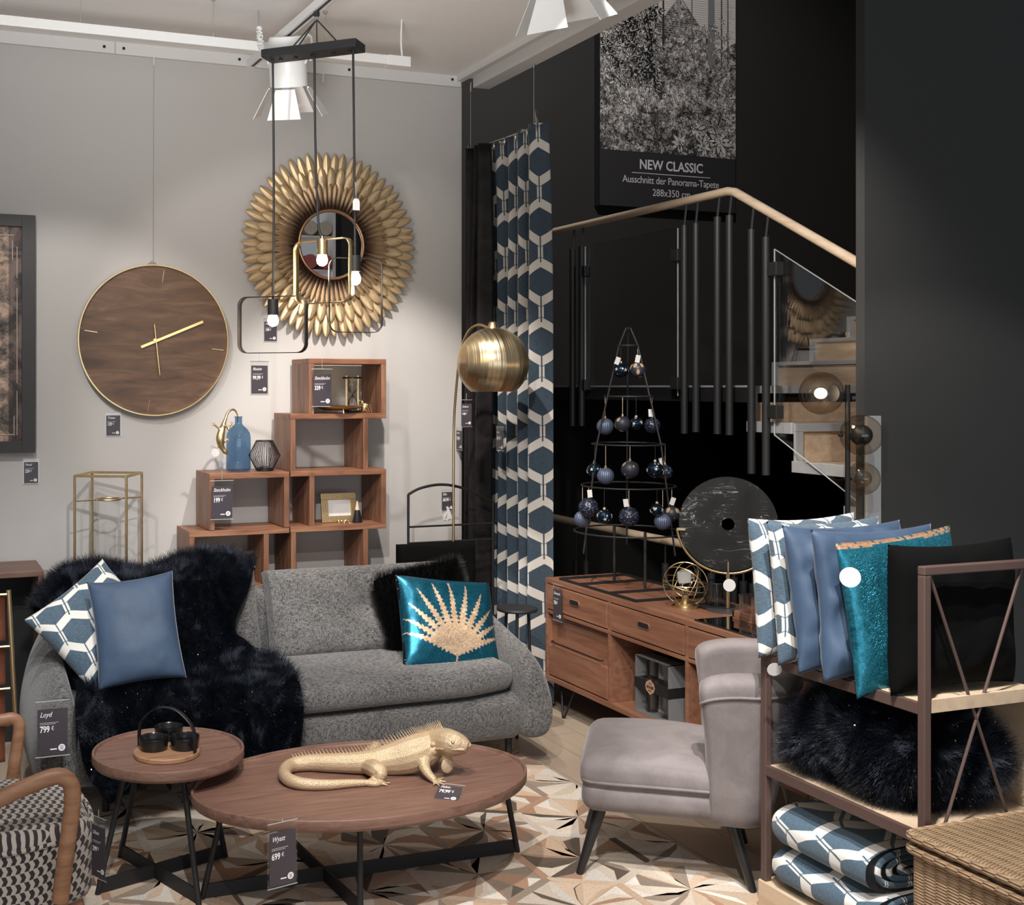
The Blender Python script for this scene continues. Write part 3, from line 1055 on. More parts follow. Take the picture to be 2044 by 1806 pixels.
def cushion(w, h, t, pinch=0.06, p=2.6, n=30, wr=0.006, sd=0, box=False, uvw=None, uvoff=(0, 0), rotuv=0.0):
    """stuffed pillow, x wide, z high, thin in y, centred at the origin; UV in metres"""
    m = M()
    sdv = Vector((sd * 3.7, sd * 1.3, sd * 7.1))

    def pr(a): return max(0.0, 1 - abs(a) ** p) ** (0.5 if not box else 0.3)
    for s in (-1, 1):
        def fn(i, j, s=s):
            a, b = 2 * i - 1, 2 * j - 1
            a = sin(a * pi / 2) * 0.35 + a * 0.65; b = sin(b * pi / 2) * 0.35 + b * 0.65
            x = a * w / 2 * (1 - pinch * (1 - b * b) * abs(a) ** 3)
            z = b * h / 2 * (1 - pinch * (1 - a * a) * abs(b) ** 3)
            y = s * t / 2 * pr(a) * pr(b)
            q = Vector((x, y, z))
            k = noise.noise(q * 9 + sdv) * wr + noise.noise(q * 22 + sdv) * wr * 0.4
            return Vector((x, y + s * k * pr(a) * pr(b) * 2, z))

        def uf(i, j, s=s):
            a, b = (2 * i - 1) * w / 2, (2 * j - 1) * h / 2
            c_, s_ = cos(rotuv), sin(rotuv)
            return (a * c_ - b * s_ + uvoff[0], a * s_ + b * c_ + uvoff[1])
        m.grid(fn, n, n, uf)
    return m


def quadframe(BL, BR, TL):
    BL, BR, TL = Vector(BL), Vector(BR), Vector(TL)
    x = (BR - BL); z = (TL - BL)
    wd, ht = x.length, z.length
    x.normalize()
    z = (z - x * z.dot(x)).normalized()
    y = z.cross(x)
    mt = Matrix((x, y, z)).transposed()
    c = BL + (BR - BL) / 2 + (TL - BL) / 2
    return c, mt.to_euler(), wd, ht


# back cushions
for (a, b, c_, btn) in (((1.50, 5.02, 0.43), (2.44, 5.02, 0.43), (1.50, 5.16, 0.815), True), ((0.62, 5.03, 0.45), (1.49, 5.03, 0.45), (0.58, 5.17, 0.83), False)):
    c, e, wd, ht = quadframe(a, b, c_)
    m = cushion(wd, ht, 0.17, 0.015, 7, 40, 0.006, sd=wd * 5, box=True)
    for v in m.v:
        r2 = (v.x * v.x + (v.z - 0.0) ** 2)
        if btn: v.y *= 1 - 0.5 * math.exp(-r2 / 0.004)
    o = m.build('back_cushion', m_tweed, None, keep=True, weld=True)
    o.parent = SF
    o.location = c - Vector(SF.location); o.rotation_euler = e
    if btn:
        bb = M().ball((0, 0, 0), 0.011, 12, 8, (1, 0.6, 1)).build('button', m_tweed, None, keep=True)
        bb.parent = o; bb.location = (0, -0.045, 0)
# filler back panel visible between the cushions
merged(softbox((0.60, 5.12, 0.40), (2.46, 5.26, 0.74), 0.05)).build('back_panel', m_tweed, SF, world=True)
for x, y in ((0.72, 4.62), (2.47, 4.62), (0.72, 5.2), (2.47, 5.2)):
    M().cyl((x, y, 0.0), (x, y, 0.14), 0.014, 0.017, 16).build('leg', m_blackm, SF, world=True)

# ============================================================ ROUND AND OVAL TABLES


def walnut_top(name, c, a, b, z, parent, th=0.038):
    pr = [(0.0, z - 0.012), (0.945, z - 0.012), (0.958, z - 0.008), (0.965, z), (0.995, z), (1.0, z - 0.004), (0.998, z - th * 0.75), (0.97, z - th), (0.0, z - th)]
    m = M()
    n = 96
    vs, fs = [], []
    for k in range(n):
        t = 2 * pi * k / n
        for r, zz in pr:
            rr = r
            q = Vector((cos(t) * a, sin(t) * b))
            if r > 0.1: q = q - q.normalized() * (1 - r) * a * (1.0 if a < 0.3 else 0.45)
            else: q = Vector((0, 0))
            vs.append((c[0] + q.x, c[1] + q.y, zz))
    k_ = len(pr)
    for k in range(n):
        l = (k + 1) % n
        for i in range(k_ - 1): fs.append((k * k_ + i, l * k_ + i, l * k_ + i + 1, k * k_ + i + 1))
    m.add(vs, fs)
    return m.build(name, m_walnut, parent, world=True, bevel=0.0015)


def xbase(parent, feet, tops, zt, barh=0.045, legw=0.016):
    names = [(0, 2), (1, 3)]
    for i, j in names:
        a, b = Vector((*feet[i], barh / 2 + 0.010)), Vector((*feet[j], barh / 2 + 0.010))
        M().bar(a, b, 0.008, barh).build('floor_bar', m_blackm, parent, world=True, smooth=False)
    for f, t in zip(feet, tops):
        M().tube([(*f, 0.0095), (*t, zt)], 0.0095, 12).build('leg', m_blackm, parent, world=True)


T1 = thing('side_table', 'small round walnut side table on crossed black legs holding the bowl set', 'table', (0.80, 3.92, 0))
walnut_top('tabletop', (0.812, 3.885), 0.25, 0.25, 0.452, T1)
xbase(T1, [(0.577, 3.87), (0.866, 3.68), (1.041, 4.022), (0.697, 4.15)], [(0.67, 3.87), (0.83, 3.76), (0.95, 3.95), (0.745, 4.02)], 0.417)
T2 = thing('coffee_table', 'long oval walnut coffee table on crossed black legs carrying the golden iguana', 'table', (1.41, 3.66, 0))
walnut_top('tabletop', (1.397, 3.61), 0.568, 0.375, 0.378, T2)
xbase(T2, [(0.886, 3.72), (1.317, 3.43), (2.018, 3.708), (1.275, 4.03)], [(0.96, 3.70), (1.32, 3.44), (1.93, 3.66), (1.30, 3.90)], 0.34)

# ============================================================ VELVET COCKTAIL CHAIR
fw = Vector((-0.815, 0.58, 0)); lt = Vector((-0.58, -0.815, 0))   # forward, towards its right-hand side (the camera side)
VC = thing('cocktail_chair', 'taupe velvet cocktail chair with winged back and tapered black legs', 'armchair', (2.474, 3.484, 0), rot=(0, 0, atan2(fw.y, fw.x)))
# local frame: +x forward, +y away from the camera, z up
m = M()
# seat: loft of side outlines
secs = []
ny = 14
outl = [(-0.30, 0.225), (0.26, 0.225), (0.345, 0.235), (0.385, 0.27), (0.40, 0.335)]
m = merged(softbox((-0.32, -0.26, 0.228), (0.272, 0.26, 0.335), 0.05))
m.build('seat_base', m_grey, VC, world=False)
m = merged(softbox((-0.30, -0.263, 0.29), (0.278, 0.263, 0.392), 0.06, n=20, crown=0.03))
for v in m.v:
    if v.z > 0.36: v.z += 0.012 * (1 - ((v.x - 0.08) / 0.3) ** 2) - 0.02 * max(0, -v.x)
m.build('seat_cushion', m_grey, VC)
welt = [Vector((x, -0.262, 0.335)) for x in (-0.14, 0.04, 0.20)] + [Vector((0.262, -0.235, 0.335)), Vector((0.279, -0.1, 0.338)), Vector((0.279, 0.1, 0.338)), Vector((0.262, 0.235, 0.335))] + [Vector((x, 0.262, 0.335)) for x in (0.20, 0.04, -0.14)]
M().tube(spline(welt, 6), 0.0055, 8).build('piping', m_grey, VC)
# winged back: stations round the plan, section = slab with rolled top
plan = [(-0.125, -0.262, 0.69), (-0.15, -0.270, 0.715), (-0.195, -0.278, 0.73), (-0.26, -0.278, 0.735), (-0.325, -0.23, 0.745), (-0.35, -0.12, 0.785), (-0.355, 0.0, 0.80), (-0.35, 0.12, 0.785), (-0.325, 0.23, 0.745), (-0.26, 0.278, 0.735), (-0.195, 0.278, 0.73), (-0.15, 0.270, 0.715), (-0.125, 0.262, 0.69)]
PL = spline([(a, b, c) for a, b, c in plan], 4)
rows = []
for i, q in enumerate(PL):
    t = (PL[min(i + 1, len(PL) - 1)] - PL[max(i - 1, 0)]); t.z = 0; t.normalize()
    nrm = Vector((t.y, -t.x, 0))    # outward
    if nrm.dot(Vector((q.x + 0.1, q.y, 0))) < 0: nrm = -nrm
    end = min(i, len(PL) - 1 - i)
    sq = min(1.0, 0.45 + end * 0.2)
    wing = max(0.0, (q.x + 0.26) / 0.17)
    sec = []
    zt = q.z
    shape = [(0.0, 0.22), (0.0, 0.40), (-0.005, 0.55), (-0.012, zt - 0.07), (-0.028, zt - 0.03), (-0.012, zt - 0.004), (0.02, zt), (0.052, zt - 0.008), (0.072, zt - 0.035), (0.062, zt - 0.07), (0.05, 0.5), (0.045, 0.32), (0.035, 0.22)]
    for o_, z_ in shape:
        lean = (z_ - 0.22)
        bk = -0.10 * lean * (1 if q.x < -0.2 else max(0, -q.x / 0.2))
        fwd = 0.07 * wing * max(0, z_ - 0.42) / 0.3
        flare = 0.10 * lean * (1 if abs(q.y) > 0.2 else abs(q.y) / 0.2)
        p = Vector((q.x, q.y, 0)) + nrm * (o_ * sq + flare * 0.5 - 0.045) + Vector((bk + fwd, 0, z_))
        sec.append(p)
    rows.append(sec)
k_ = len(rows[0])
vs = [p for r_ in rows for p in r_]
fs = [(i * k_ + a, i * k_ + (a + 1) % k_, (i + 1) * k_ + (a + 1) % k_, (i + 1) * k_ + a) for i in range(len(rows) - 1) for a in range(k_)]
fs += [tuple(range(k_)), tuple((len(rows) - 1) * k_ + a for a in range(k_))[::-1]]
M().add(vs, fs).build('backrest', m_grey, VC, subsurf=1)
pp = [r_[9] + (r_[9] - r_[3]).normalized() * 0.004 for r_ in rows[1:-1]]
M().tube(pp, 0.005, 8).build('piping', m_grey, VC)
for sx, sy in ((1, -1), (1, 1), (-1, -1), (-1, 1)):
    M().tube([(sx * 0.205, sy * 0.175, 0.245), (sx * 0.277, sy * 0.213, 0.0095)], [0.023, 0.0125], 16).build('leg', m_blackwood, VC)

# ============================================================ BOX SHELVES


def rbox(m, x0, x1, z0, z1, yf, yb, t=0.024):
    """open box: top, bottom, two sides"""
    m.box((x0, yf, z1 - t), (x1, yb, z1))
    m.box((x0, yf, z0), (x1, yb, z0 + t))


YF, YB = 5.52, 5.80
def stepped(name, label, boxes, loc):
    t = thing(name, label, 'shelf', loc)
    tk = 0.026
    for (px0, px1, pz1, pz0) in boxes:
        x0, x1 = at(px0, 900, Y=YF).x, at(px1, 900, Y=YF).x
        M().box((x0, YF, pz1 - tk), (x1, YB, pz1)).build('board', m_shelf, t, world=True, smooth=False, bevel=0.0015)
        M().box((x0, YF, pz0), (x1, YB, pz0 + tk)).build('board', m_shelf, t, world=True, smooth=False, bevel=0.0015) if pz0 is not None else None
    return t


zr = [1.787, 1.515, 1.235, 0.962, 0.69]
XF = lambda px: at(px, 900, Y=YF).x
tkn = 0.026
ts_ = thing('box_shelf', 'tall stepped hardwood box shelf with the 339 euro price card', 'shelf', (XF(670), YF, 0))
bd = lambda x0, x1, z, p: M().box((x0, YF, z - tkn), (x1, YB, z)).build('board', m_shelf, p, world=True, smooth=False, bevel=0.0015)
up = lambda x, z0, z1, p: M().box((x, YF + 0.001, z0), (x + tkn, YB - 0.001, z1 - tkn)).build('upright', m_shelfz, p, world=True, smooth=False, bevel=0.0015)
xa, xb, xc_, xd = XF(580), XF(617), XF(735), XF(771)
bd(xb, xd, zr[0], ts_); bd(xa, xd, zr[1], ts_); bd(xa, xd, zr[2], ts_); bd(xa, xd, zr[3], ts_); bd(xa, xc_, zr[4], ts_)
up(xb, zr[1], zr[0], ts_); up(xd - tkn, zr[1], zr[0], ts_)
up(xa, zr[2], zr[1], ts_); up(xc_ - tkn, zr[2], zr[1], ts_)
up(XF(618), zr[3], zr[2], ts_); up(xd - tkn, zr[3], zr[2], ts_)
up(xa + 0.003, zr[4], zr[3], ts_); up(xc_ - tkn, zr[4], zr[3], ts_)
bd(xa, xc_, 0.42, ts_); bd(xa, xc_, 0.026, ts_); up(xa + 0.003, 0.0, 0.42, ts_); up(xc_ - tkn, 0.0, 0.42, ts_); up(xa + 0.003, 0.42, zr[4], ts_); up(xc_ - tkn, 0.42, zr[4], ts_)
ls_ = thing('box_shelf', 'low stepped hardwood box shelf carrying the blue bottle and the 199 euro card', 'shelf', (XF(470), YF, 0))
ya, yb_, yc_, yd = XF(378), XF(418), XF(537), XF(578) - 0.001
bd(yb_, yd, zr[2] - 0.002, ls_); bd(ya, yd, zr[3] - 0.002, ls_); bd(ya, yc_, zr[4], ls_)
up(yb_, zr[3], zr[2], ls_); up(yd - tkn, zr[3], zr[2], ls_)
up(ya, zr[4], zr[3], ls_); up(yc_ - tkn, zr[4], zr[3], ls_)
bd(ya, yc_, 0.42, ls_); bd(ya, yc_, 0.026, ls_); up(ya, 0.0, 0.42, ls_); up(yc_ - tkn, 0.0, 0.42, ls_); up(ya, 0.42, zr[4], ls_); up(yc_ - tkn, 0.42, zr[4], ls_)

# ============================================================ SIDEBOARD
XS, XSB = 3.04, 3.48
YE, Y1_, Y2_, Y3_, Y4_ = 5.295, 4.713, 4.132, 3.55, 3.22
SB = thing('sideboard', 'cherry wood sideboard with slotted drawer fronts and open compartments', 'sideboard', (3.26, 4.25, 0))
def sbx(name, lo, hi, bev=0.002, mat=None, par=None): return M().box(lo, hi).build(name, mat or m_side, par or SB, world=True, smooth=False, bevel=bev)
sbx('top', (XS, Y4_, 0.655), (XSB, YE, 0.68))
sbx('bottom', (XS, Y4_, 0.165), (XSB, YE, 0.19))
sbx('rail', (XS, Y4_ + 0.02, 0.505), (XSB - 0.02, YE - 0.02, 0.522))
sbx('back_panel', (XSB - 0.02, Y4_, 0.19), (XSB, YE, 0.655))
for y in (YE - 0.022, Y1_ - 0.011, Y2_ - 0.011, Y3_ - 0.011, Y4_):
    sbx('upright', (XS + 0.001, y, 0.19), (XSB - 0.02, y + 0.022, 0.655))
for a, b in ((Y1_, YE - 0.022), (Y2_, Y1_), (Y3_, Y2_), (Y4_ + 0.011, Y3_)):
    y0, y1 = a + 0.015, b - 0.015 if b < YE - 0.03 else b - 0.004
    dr = sbx('drawer', (XS - 0.002, y0, 0.527), (XS + 0.018, y1, 0.650), 0.003)
    ym = (y0 + y1) / 2 + 0.01
    ring = [(XS - 0.003, ym + p, 0.598 + q) for p, q in rrect(0.085, 0.026, 0.0125, 6)]
    M().tube(ring, 0.0035, 8, closed=True).build('handle', m_side, dr, world=True)
    sl = M(); sl.prism([(p, q) for p, q in rrect(0.082, 0.022, 0.0105, 6)], 0, 0.004, Matrix.Translation((XS - 0.0025, ym, 0.598)) @ Matrix(((0, 0, -1), (1, 0, 0), (0, 1, 0))).to_4x4())
    sl.build('slot', m_blackm, dr, world=True, smooth=False)
# left module: flap door with a dark bar handle, raised panel
dr = sbx('door', (XS + 0.03, Y1_ + 0.012, 0.19), (XS + 0.045, YE - 0.022, 0.503), 0.002)
sbx('lower_panel', (XS + 0.004, Y1_ + 0.018, 0.194), (XS + 0.029, YE - 0.03, 0.345), 0.006, par=dr)
M().tube([(XS + 0.012, Y1_ + 0.06, 0.368), (XS - 0.004, Y1_ + 0.07, 0.368), (XS - 0.004, YE - 0.07, 0.368), (XS + 0.012, YE - 0.06, 0.368)], 0.004, 8).build('handle', m_black, dr, world=True)
for y in (YE - 0.14, 3.4):
    for x in (XS + 0.02, XSB - 0.05):
        M().tube(spline([(x + 0.03, y + 0.07, 0.165), (x + 0.005, y + 0.01, 0.02), (x, y, 0.004), (x + 0.003, y - 0.02, 0.02), (x + 0.03, y - 0.07, 0.165)], 5), 0.0055, 8).build('leg', m_black, SB, world=True)

# ============================================================ STEEL RACK, RIGHT FOREGROUND
RX0, RX1, RY0, RY1 = 2.518, 2.955, 2.403, 3.02
RK = thing('display_rack', 'brown steel display rack with pale wooden shelves full of cushions and blankets', 'rack', ((RX0 + RX1) / 2, (RY0 + RY1) / 2, 0))
zt = 1.149
for x, y, z1 in ((RX0, RY0, zt), (RX1, RY0, zt), (RX0, RY1, 1.17), (RX1, RY1, zt)):
    M().box((x, y, 0.1), (x + 0.024, y + 0.024, z1 if y == RY0 else 0.86)).build('post', m_brown, RK, world=True, smooth=False, bevel=0.003)
M().box((RX0, RY0, zt), (RX1 + 0.024, RY0 + 0.024, zt + 0.024)).build('top_bar', m_brown, RK, world=True, smooth=False, bevel=0.003)
for z in (0.79, 0.445):
    M().box((RX0 + 0.018, RY0 + 0.02, z), (RX1, RY1, z + 0.02)).build('shelf', m_ply, RK, world=True, smooth=False, bevel=0.002)
    M().box((RX0, RY0 + 0.024, z - 0.012), (RX0 + 0.014, RY1, z + 0.02)).build('shelf_rail', m_brown, RK, world=True, smooth=False, bevel=0.002)
M().box((RX0 + 0.03, RY0 + 0.005, 0.783), (RX1, RY0 + 0.018, 0.818)).build('shelf_edge', m_ply, RK, world=True, smooth=False)
M().box((RX1 + 0.002, RY0 + 0.05, 0.465), (RX1 + 0.022, RY1 - 0.01, 0.79)).build('back_panel', m_ply, RK, world=True, smooth=False)
M().box((RX0 - 0.005, RY0 - 0.02, 0.0), (RX1 + 0.03, RY1 + 0.03, 0.10)).build('plinth', m_ply, RK, world=True, smooth=False, bevel=0.003)
for y in (RY0 + 0.012, RY1 - 0.0):
    for z0, z1 in ((0.47, zt), (0.1, 0.44)):
        if y > 2.9 and z0 > 0.4: continue
        for a, b in ((0.03, 0.31), (0.36, 0.08)) if z0 > 0.4 else ((0.05, 0.16), (0.19, 0.10)):
            M().cyl((RX0 + a, y, z1), (RX0 + b, y, z0), 0.0045, seg=8).build('brace', m_brown, RK, world=True)
# ------------------------------------------------------------ wicker hamper
WK = thing('wicker_basket', 'honey coloured wicker basket with a lid beside the display rack', 'basket', (2.72, 2.05, 0))
bx0, bx1, by0, by1, bz = 2.44, 3.0, 1.7, 2.375, 0.50
n = N('wicker_weave')
co = n.sep(n.coord())
hor = n.math('ADD', co[0], co[1])
ph = n.math('MULTIPLY', n.math('FLOORED_MODULO', n.math('FLOOR', n.math('MULTIPLY', hor, 28)), 2.0), pi)
wv = n.math('SINE', n.math('ADD', n.math('MULTIPLY', co[2], 800.0), ph))
bulge = n.math('ABSOLUTE', n.math('SINE', n.math('MULTIPLY', hor, 28 * pi)))
hgt = n.math('ADD', n.math('MULTIPLY', wv, 0.5), n.math('MULTIPLY', bulge, 0.8))
nz = n.noise(n.coord(), 30, 4)
n.set(col=n.ramp(n.math('ADD', n.math('MULTIPLY', n.math('ADD', n.math('MULTIPLY', hgt, 0.3), 0.4), 0.6), n.math('MULTIPLY', nz, 0.4)), [(0.25, (0.20, 0.115, 0.06)), (0.55, (0.52, 0.35, 0.21)), (0.85, (0.68, 0.50, 0.33))]), rough=0.55)
n.bump(hgt, 1.0, 0.006)
m_wick = n.m
n = N('wicker_lid')
co = n.sep(n.coord())
ph = n.math('MULTIPLY', n.math('FLOORED_MODULO', n.math('FLOOR', n.math('MULTIPLY', co[0], 30)), 2.0), pi)
wv = n.math('SINE', n.math('ADD', n.math('MULTIPLY', co[1], 640.0), ph))
bulge = n.math('ABSOLUTE', n.math('SINE', n.math('MULTIPLY', co[0], 30 * pi)))
hgt = n.math('ADD', n.math('MULTIPLY', wv, 0.5), n.math('MULTIPLY', bulge, 0.8))
n.set(col=n.ramp(n.math('ADD', n.math('MULTIPLY', n.math('ADD', n.math('MULTIPLY', hgt, 0.3), 0.4), 0.6), n.math('MULTIPLY', n.noise(n.coord(), 30, 4), 0.4)), [(0.25, (0.26, 0.155, 0.08)), (0.55, (0.55, 0.37, 0.21)), (0.85, (0.66, 0.47, 0.29))]), rough=0.55)
n.bump(hgt, 1.0, 0.006)
m_wickl = n.m
m = merged(softbox((bx0, by0, 0.0), (bx1, by1, bz - 0.035), 0.02))
m.build('body', m_wick, WK, world=True)
m = merged(softbox((bx0 - 0.012, by0 - 0.012, bz - 0.028), (bx1, by1 + 0.0, bz), 0.012, crown=0.02))
m.build('lid', m_wickl, WK, world=True)
for z in (bz - 0.012, bz - 0.045):
    M().tube([(x + (bx0 + bx1) / 2, y + (by0 + by1) / 2, z) for x, y in rrect(bx1 - bx0 + 0.022, by1 - by0 + 0.012, 0.03)], 0.011, 10, closed=True).build('rim', m_wick, WK, world=True)
M().tube(spline([(bx0 - 0.005, 2.26, 0.30), (bx0 - 0.04, 2.24, 0.335), (bx0 - 0.045, 2.16, 0.345), (bx0 - 0.04, 2.08, 0.335), (bx0 - 0.005, 2.06, 0.30)], 6), 0.011, 10).build('handle', m_wick, WK, world=True)

# ============================================================ PATTERNED ARMCHAIR, LEFT FOREGROUND
n = N('trapezoid_weave')
# local pattern from world-sized coordinates: black and cream half hexagons
g_ = n.coord('Object')
co = n.sep(g_)
hu = n.math('DIVIDE', co[0], 0.024)
hv = n.math('DIVIDE', n.math('SUBTRACT', co[2], n.math('MULTIPLY', co[1], 0.8)), 0.026)
row = n.math('FLOOR', hv)
fv = n.math('SUBTRACT', hv, row)
sh = n.math('MULTIPLY', n.math('FLOORED_MODULO', row, 2.0), 0.5)
fu = n.math('FLOORED_MODULO', n.math('ADD', hu, sh), 1.0)
tri_ = n.math('MULTIPLY', n.math('PINGPONG', fv, 0.5), 0.5)
blk = n.math('MULTIPLY', n.math('LESS_THAN', n.math('ABSOLUTE', n.math('SUBTRACT', fu, n.math('ADD', 0.32, tri_))), 0.25), n.math('GREATER_THAN', fv, 0.06))
n.set(col=n.mix(blk, (0.42, 0.375, 0.335), (0.018, 0.014, 0.015)), rough=0.8, sheen=0.2)
n.bump(n.noise(n.coord(), 500, 2), 0.3, 0.001)
m_trap = n.m
PC = thing('open_armchair', 'wooden armchair with black and cream geometric seat at the left edge', 'armchair', (0.15, 3.6, 0))
m = merged(softbox((-0.25, 3.30, 0.20), (0.50, 3.86, 0.425), 0.05, n=20, crown=0.025))
for v in m.v:
    if v.x > 0.25: v.y = 3.58 + (v.y - 3.58) * (1 - 0.35 * ((v.x - 0.25) / 0.25) ** 2)
m.build('seat', m_trap, PC, world=True)
rimp = [Vector((x, 3.58 + (y - 3.58) * (1 - (0.35 * ((x - 0.25) / 0.25) ** 2 if x > 0.25 else 0)), 0.395)) for x, y in ((-0.2, 3.296), (0, 3.296), (0.25, 3.297), (0.4, 3.30), (0.47, 3.33), (0.503, 3.45), (0.503, 3.7), (0.47, 3.83), (0.3, 3.86))]
M().tube(spline(rimp, 6), 0.007, 8).build('piping', m_trap, PC, world=True)


def arm_frame(pts, Y, r):
    q = spline([at(px, py, Y=Y) for px, py in pts], 6)
    return M().tube(q, [(0.017 * r, 0.023 * r)] * len(q), 14)


arm_frame([(-90, 1640), (0, 1594), (60, 1567), (112, 1549), (138, 1560), (145, 1592), (138, 1660), (128, 1730), (120, 1800)], 3.27, 1.0).build('arm', m_oakarm, PC, world=True)
arm_frame([(-60, 1440), (0, 1437), (25, 1434), (38, 1448), (34, 1490), (22, 1570)], 3.92, 0.85).build('arm', m_oakarm, PC, world=True)
M().tube([at(122, 1770, Y=3.34), (0.40, 3.36, 0.0)], [0.02, 0.014], 12).build('leg', m_oakarm, PC, world=True)
M().tube([(0.44, 3.42, 0.21), (0.50, 3.40, 0.0)], [0.024, 0.015], 12).build('leg', m_oakarm, PC, world=True)
M().tube([(0.38, 3.8, 0.21), (0.42, 3.84, 0.0)], [0.024, 0.015], 12).build('leg', m_oakarm, PC, world=True)
M().tube([(-0.2, 3.35, 0.21), (-0.25, 3.3, 0.0)], [0.024, 0.015], 12).build('leg', m_oakarm, PC, world=True)
M().tube([(-0.2, 3.8, 0.21), (-0.25, 3.85, 0.0)], [0.024, 0.015], 12).build('leg', m_oakarm, PC, world=True)
m = merged(softbox((-0.36, 3.34, 0.30), (-0.24, 3.82, 0.75), 0.04))
m.build('backrest', m_trap, PC, world=True)

# ------------------------------------------------------------ leather sling chair and the cabinet behind it
LC = thing('leather_sling_chair', 'brass framed chair with cognac leather straps beside the sofa arm', 'chair', (0.2, 4.35, 0))
YL = 4.25
pA, pB = at(17, 1178, Y=YL), at(34, 1500, Y=YL)
M().tube([pA, pB, (pB.x + 0.02, YL, 0.0)], 0.008, 10).build('frame', m_gold, LC, world=True)
M().tube([(pA.x - 0.5, YL, pA.z), (pB.x - 0.48, YL, 0.0)], 0.008, 10).build('frame', m_gold, LC, world=True)
for y0, y1 in ((1186, 1278), (1290, 1366), (1374, 1440), (1446, 1520)):
    a, b = at(14, y0, Y=YL), at(26, y1, Y=YL)
    m = M()
    m.grid(lambda i, j, a=a, b=b: Vector((a.x - 0.5 + i * 0.5 - 0.005, YL + 0.01 + 0.02 * sin(j * pi) - 0.04 * sin(i * pi), a.z + (b.z - a.z) * j)), 12, 8)
    m.build('strap', m_leather, LC, world=True, solid=0.004)
    M().tube([(a.x - 0.5, YL, a.z), (a.x + 0.01, YL, a.z)], 0.005, 8).build('crossbar', m_gold, LC, world=True)
CB = thing('cabinet', 'walnut topped cabinet with dark open front at the left behind the sofa', 'cabinet', (0.2, 5.45, 0))
cz = at(60, 1118, Y=5.80).z
cxr = at(88, 1150, Y=5.45).x
M().box((-0.3, 5.45, cz - 0.025), (cxr, 5.8, cz)).build('top', m_walnut, CB, world=True, smooth=False, bevel=0.002)
M().box((cxr - 0.025, 5.45, 0), (cxr, 5.8, cz - 0.025)).build('side', m_walnut, CB, world=True, smooth=False)
M().box((-0.3, 5.45, 0), (-0.275, 5.8, cz - 0.025)).build('side', m_walnut, CB, world=True, smooth=False)
M().box((-0.275, 5.7, 0), (cxr - 0.025, 5.8, cz - 0.026)).build('back', m_blackm, CB, world=True, smooth=False)
# ============================================================ CURTAINS
def curtain(name, label, Ya, Yb, zt, zb, waves, amp, mat, X=2.88, xb=0.0, yb=(0, 0), cloth=1.6, phase=0.0, group=None, ztb=None):
    """cloth hung along Y from Ya (far) to Yb (near)"""
    m = M()
    nu, nv = waves * 20, 40
    pts = []
    # arc length of the folded cloth for the UV
    prev = None; s = 0; arc = []
    for i in range(nu + 1):
        u = i / nu
        p = Vector((amp * sin(2 * pi * waves * u + phase), (Yb - Ya) * u))
        if prev is not None: s += (p - prev).length
        arc.append(s); prev = p

    def fn(u, v):
        i = min(nu, round(u * nu))
        ya = Ya + yb[0] * v; yn = Yb + yb[1] * v
        k = 1 + 0.5 * v
        sharp = sin(2 * pi * waves * u + phase)
        x = X + xb * v + amp * k * (sharp + 0.25 * sin(4 * pi * waves * u + 1.3 + v * 2)) + 0.01 * noise.noise(Vector((u * 6, v * 3, 1.7)))
        y = ya + (yn - ya) * u + 0.012 * sin(v * 5 + u * 9)
        z_top = zt + ((ztb - zt) * u if ztb else 0)
        return Vector((x, y, z_top + (zb - z_top) * v))
    m.grid(fn, nu, nv, lambda u, v: (arc[min(nu, round(u * nu))], (zt - (zt - zb) * v)))
    o = m.build(name, mat, None, solid=0.004)
    return tag(o, label, 'curtain', group)


curtain('curtain', 'dark crushed velvet curtain in the corner behind the brass arc lamp', 5.80, 5.58, 2.93, 0.02, 3, 0.035, m_blackvelvet, X=2.86, phase=0.5)
pat = curtain('curtain', 'long navy and cream hexagon patterned curtain hanging from a steel wire', 5.80, 5.20, 2.93, 0.03, 5, 0.042, m_hexC, X=2.96, xb=0.08, yb=(0.0, 0.10), phase=1.2, ztb=2.97)
# wires, fixings and rings that hold the curtains
for px, py, Yc, lab in ((935, 163, 5.80, 'far steel hanging wire with coiled end above the dark curtain'), (1065, 88, 5.26, 'near steel hanging wire with coiled loops above the patterned curtain')):
    WX = 2.87 if Yc > 5.5 else 2.955
    W = thing('hanging_wire', lab, 'wire', (WX, Yc, 3.0), group='hanging wires of the curtain rod')
    p = Vector((WX, Yc, 3.30))
    M().cyl(p, p - Vector((0, 0, 0.05)), 0.006, seg=10).build('fixing', m_steel, W, world=True)
    M().cyl(p, (WX, Yc, 2.94), 0.0018, seg=6).build('cable', m_steel, W, world=True)
    for r_, dy, dz in ((0.038, -0.03, 0.02), (0.04, -0.035, 0.005), (0.042, -0.025, 0.04)) if Yc < 5.5 else ((0.03, 0.02, -0.02), (0.027, 0.02, -0.015)):
        M().tube([(WX + 0.6 * a.x, Yc + dy + 0.8 * a.x, 2.96 + dz + a.z) for a in [Vector((r_ * cos(t * pi / 14), 0, r_ * sin(t * pi / 14))) for t in range(28)]], 0.0018, 6, closed=True).build('coil', m_steel, W, world=True)
rd = M().tube([(2.87, 5.80, 2.93), (2.955, 5.22, 2.95)], 0.006, 10).build('curtain_rod', m_steel, None)
tag(rd, 'thin steel curtain rod carrying both curtains', 'curtain rod')
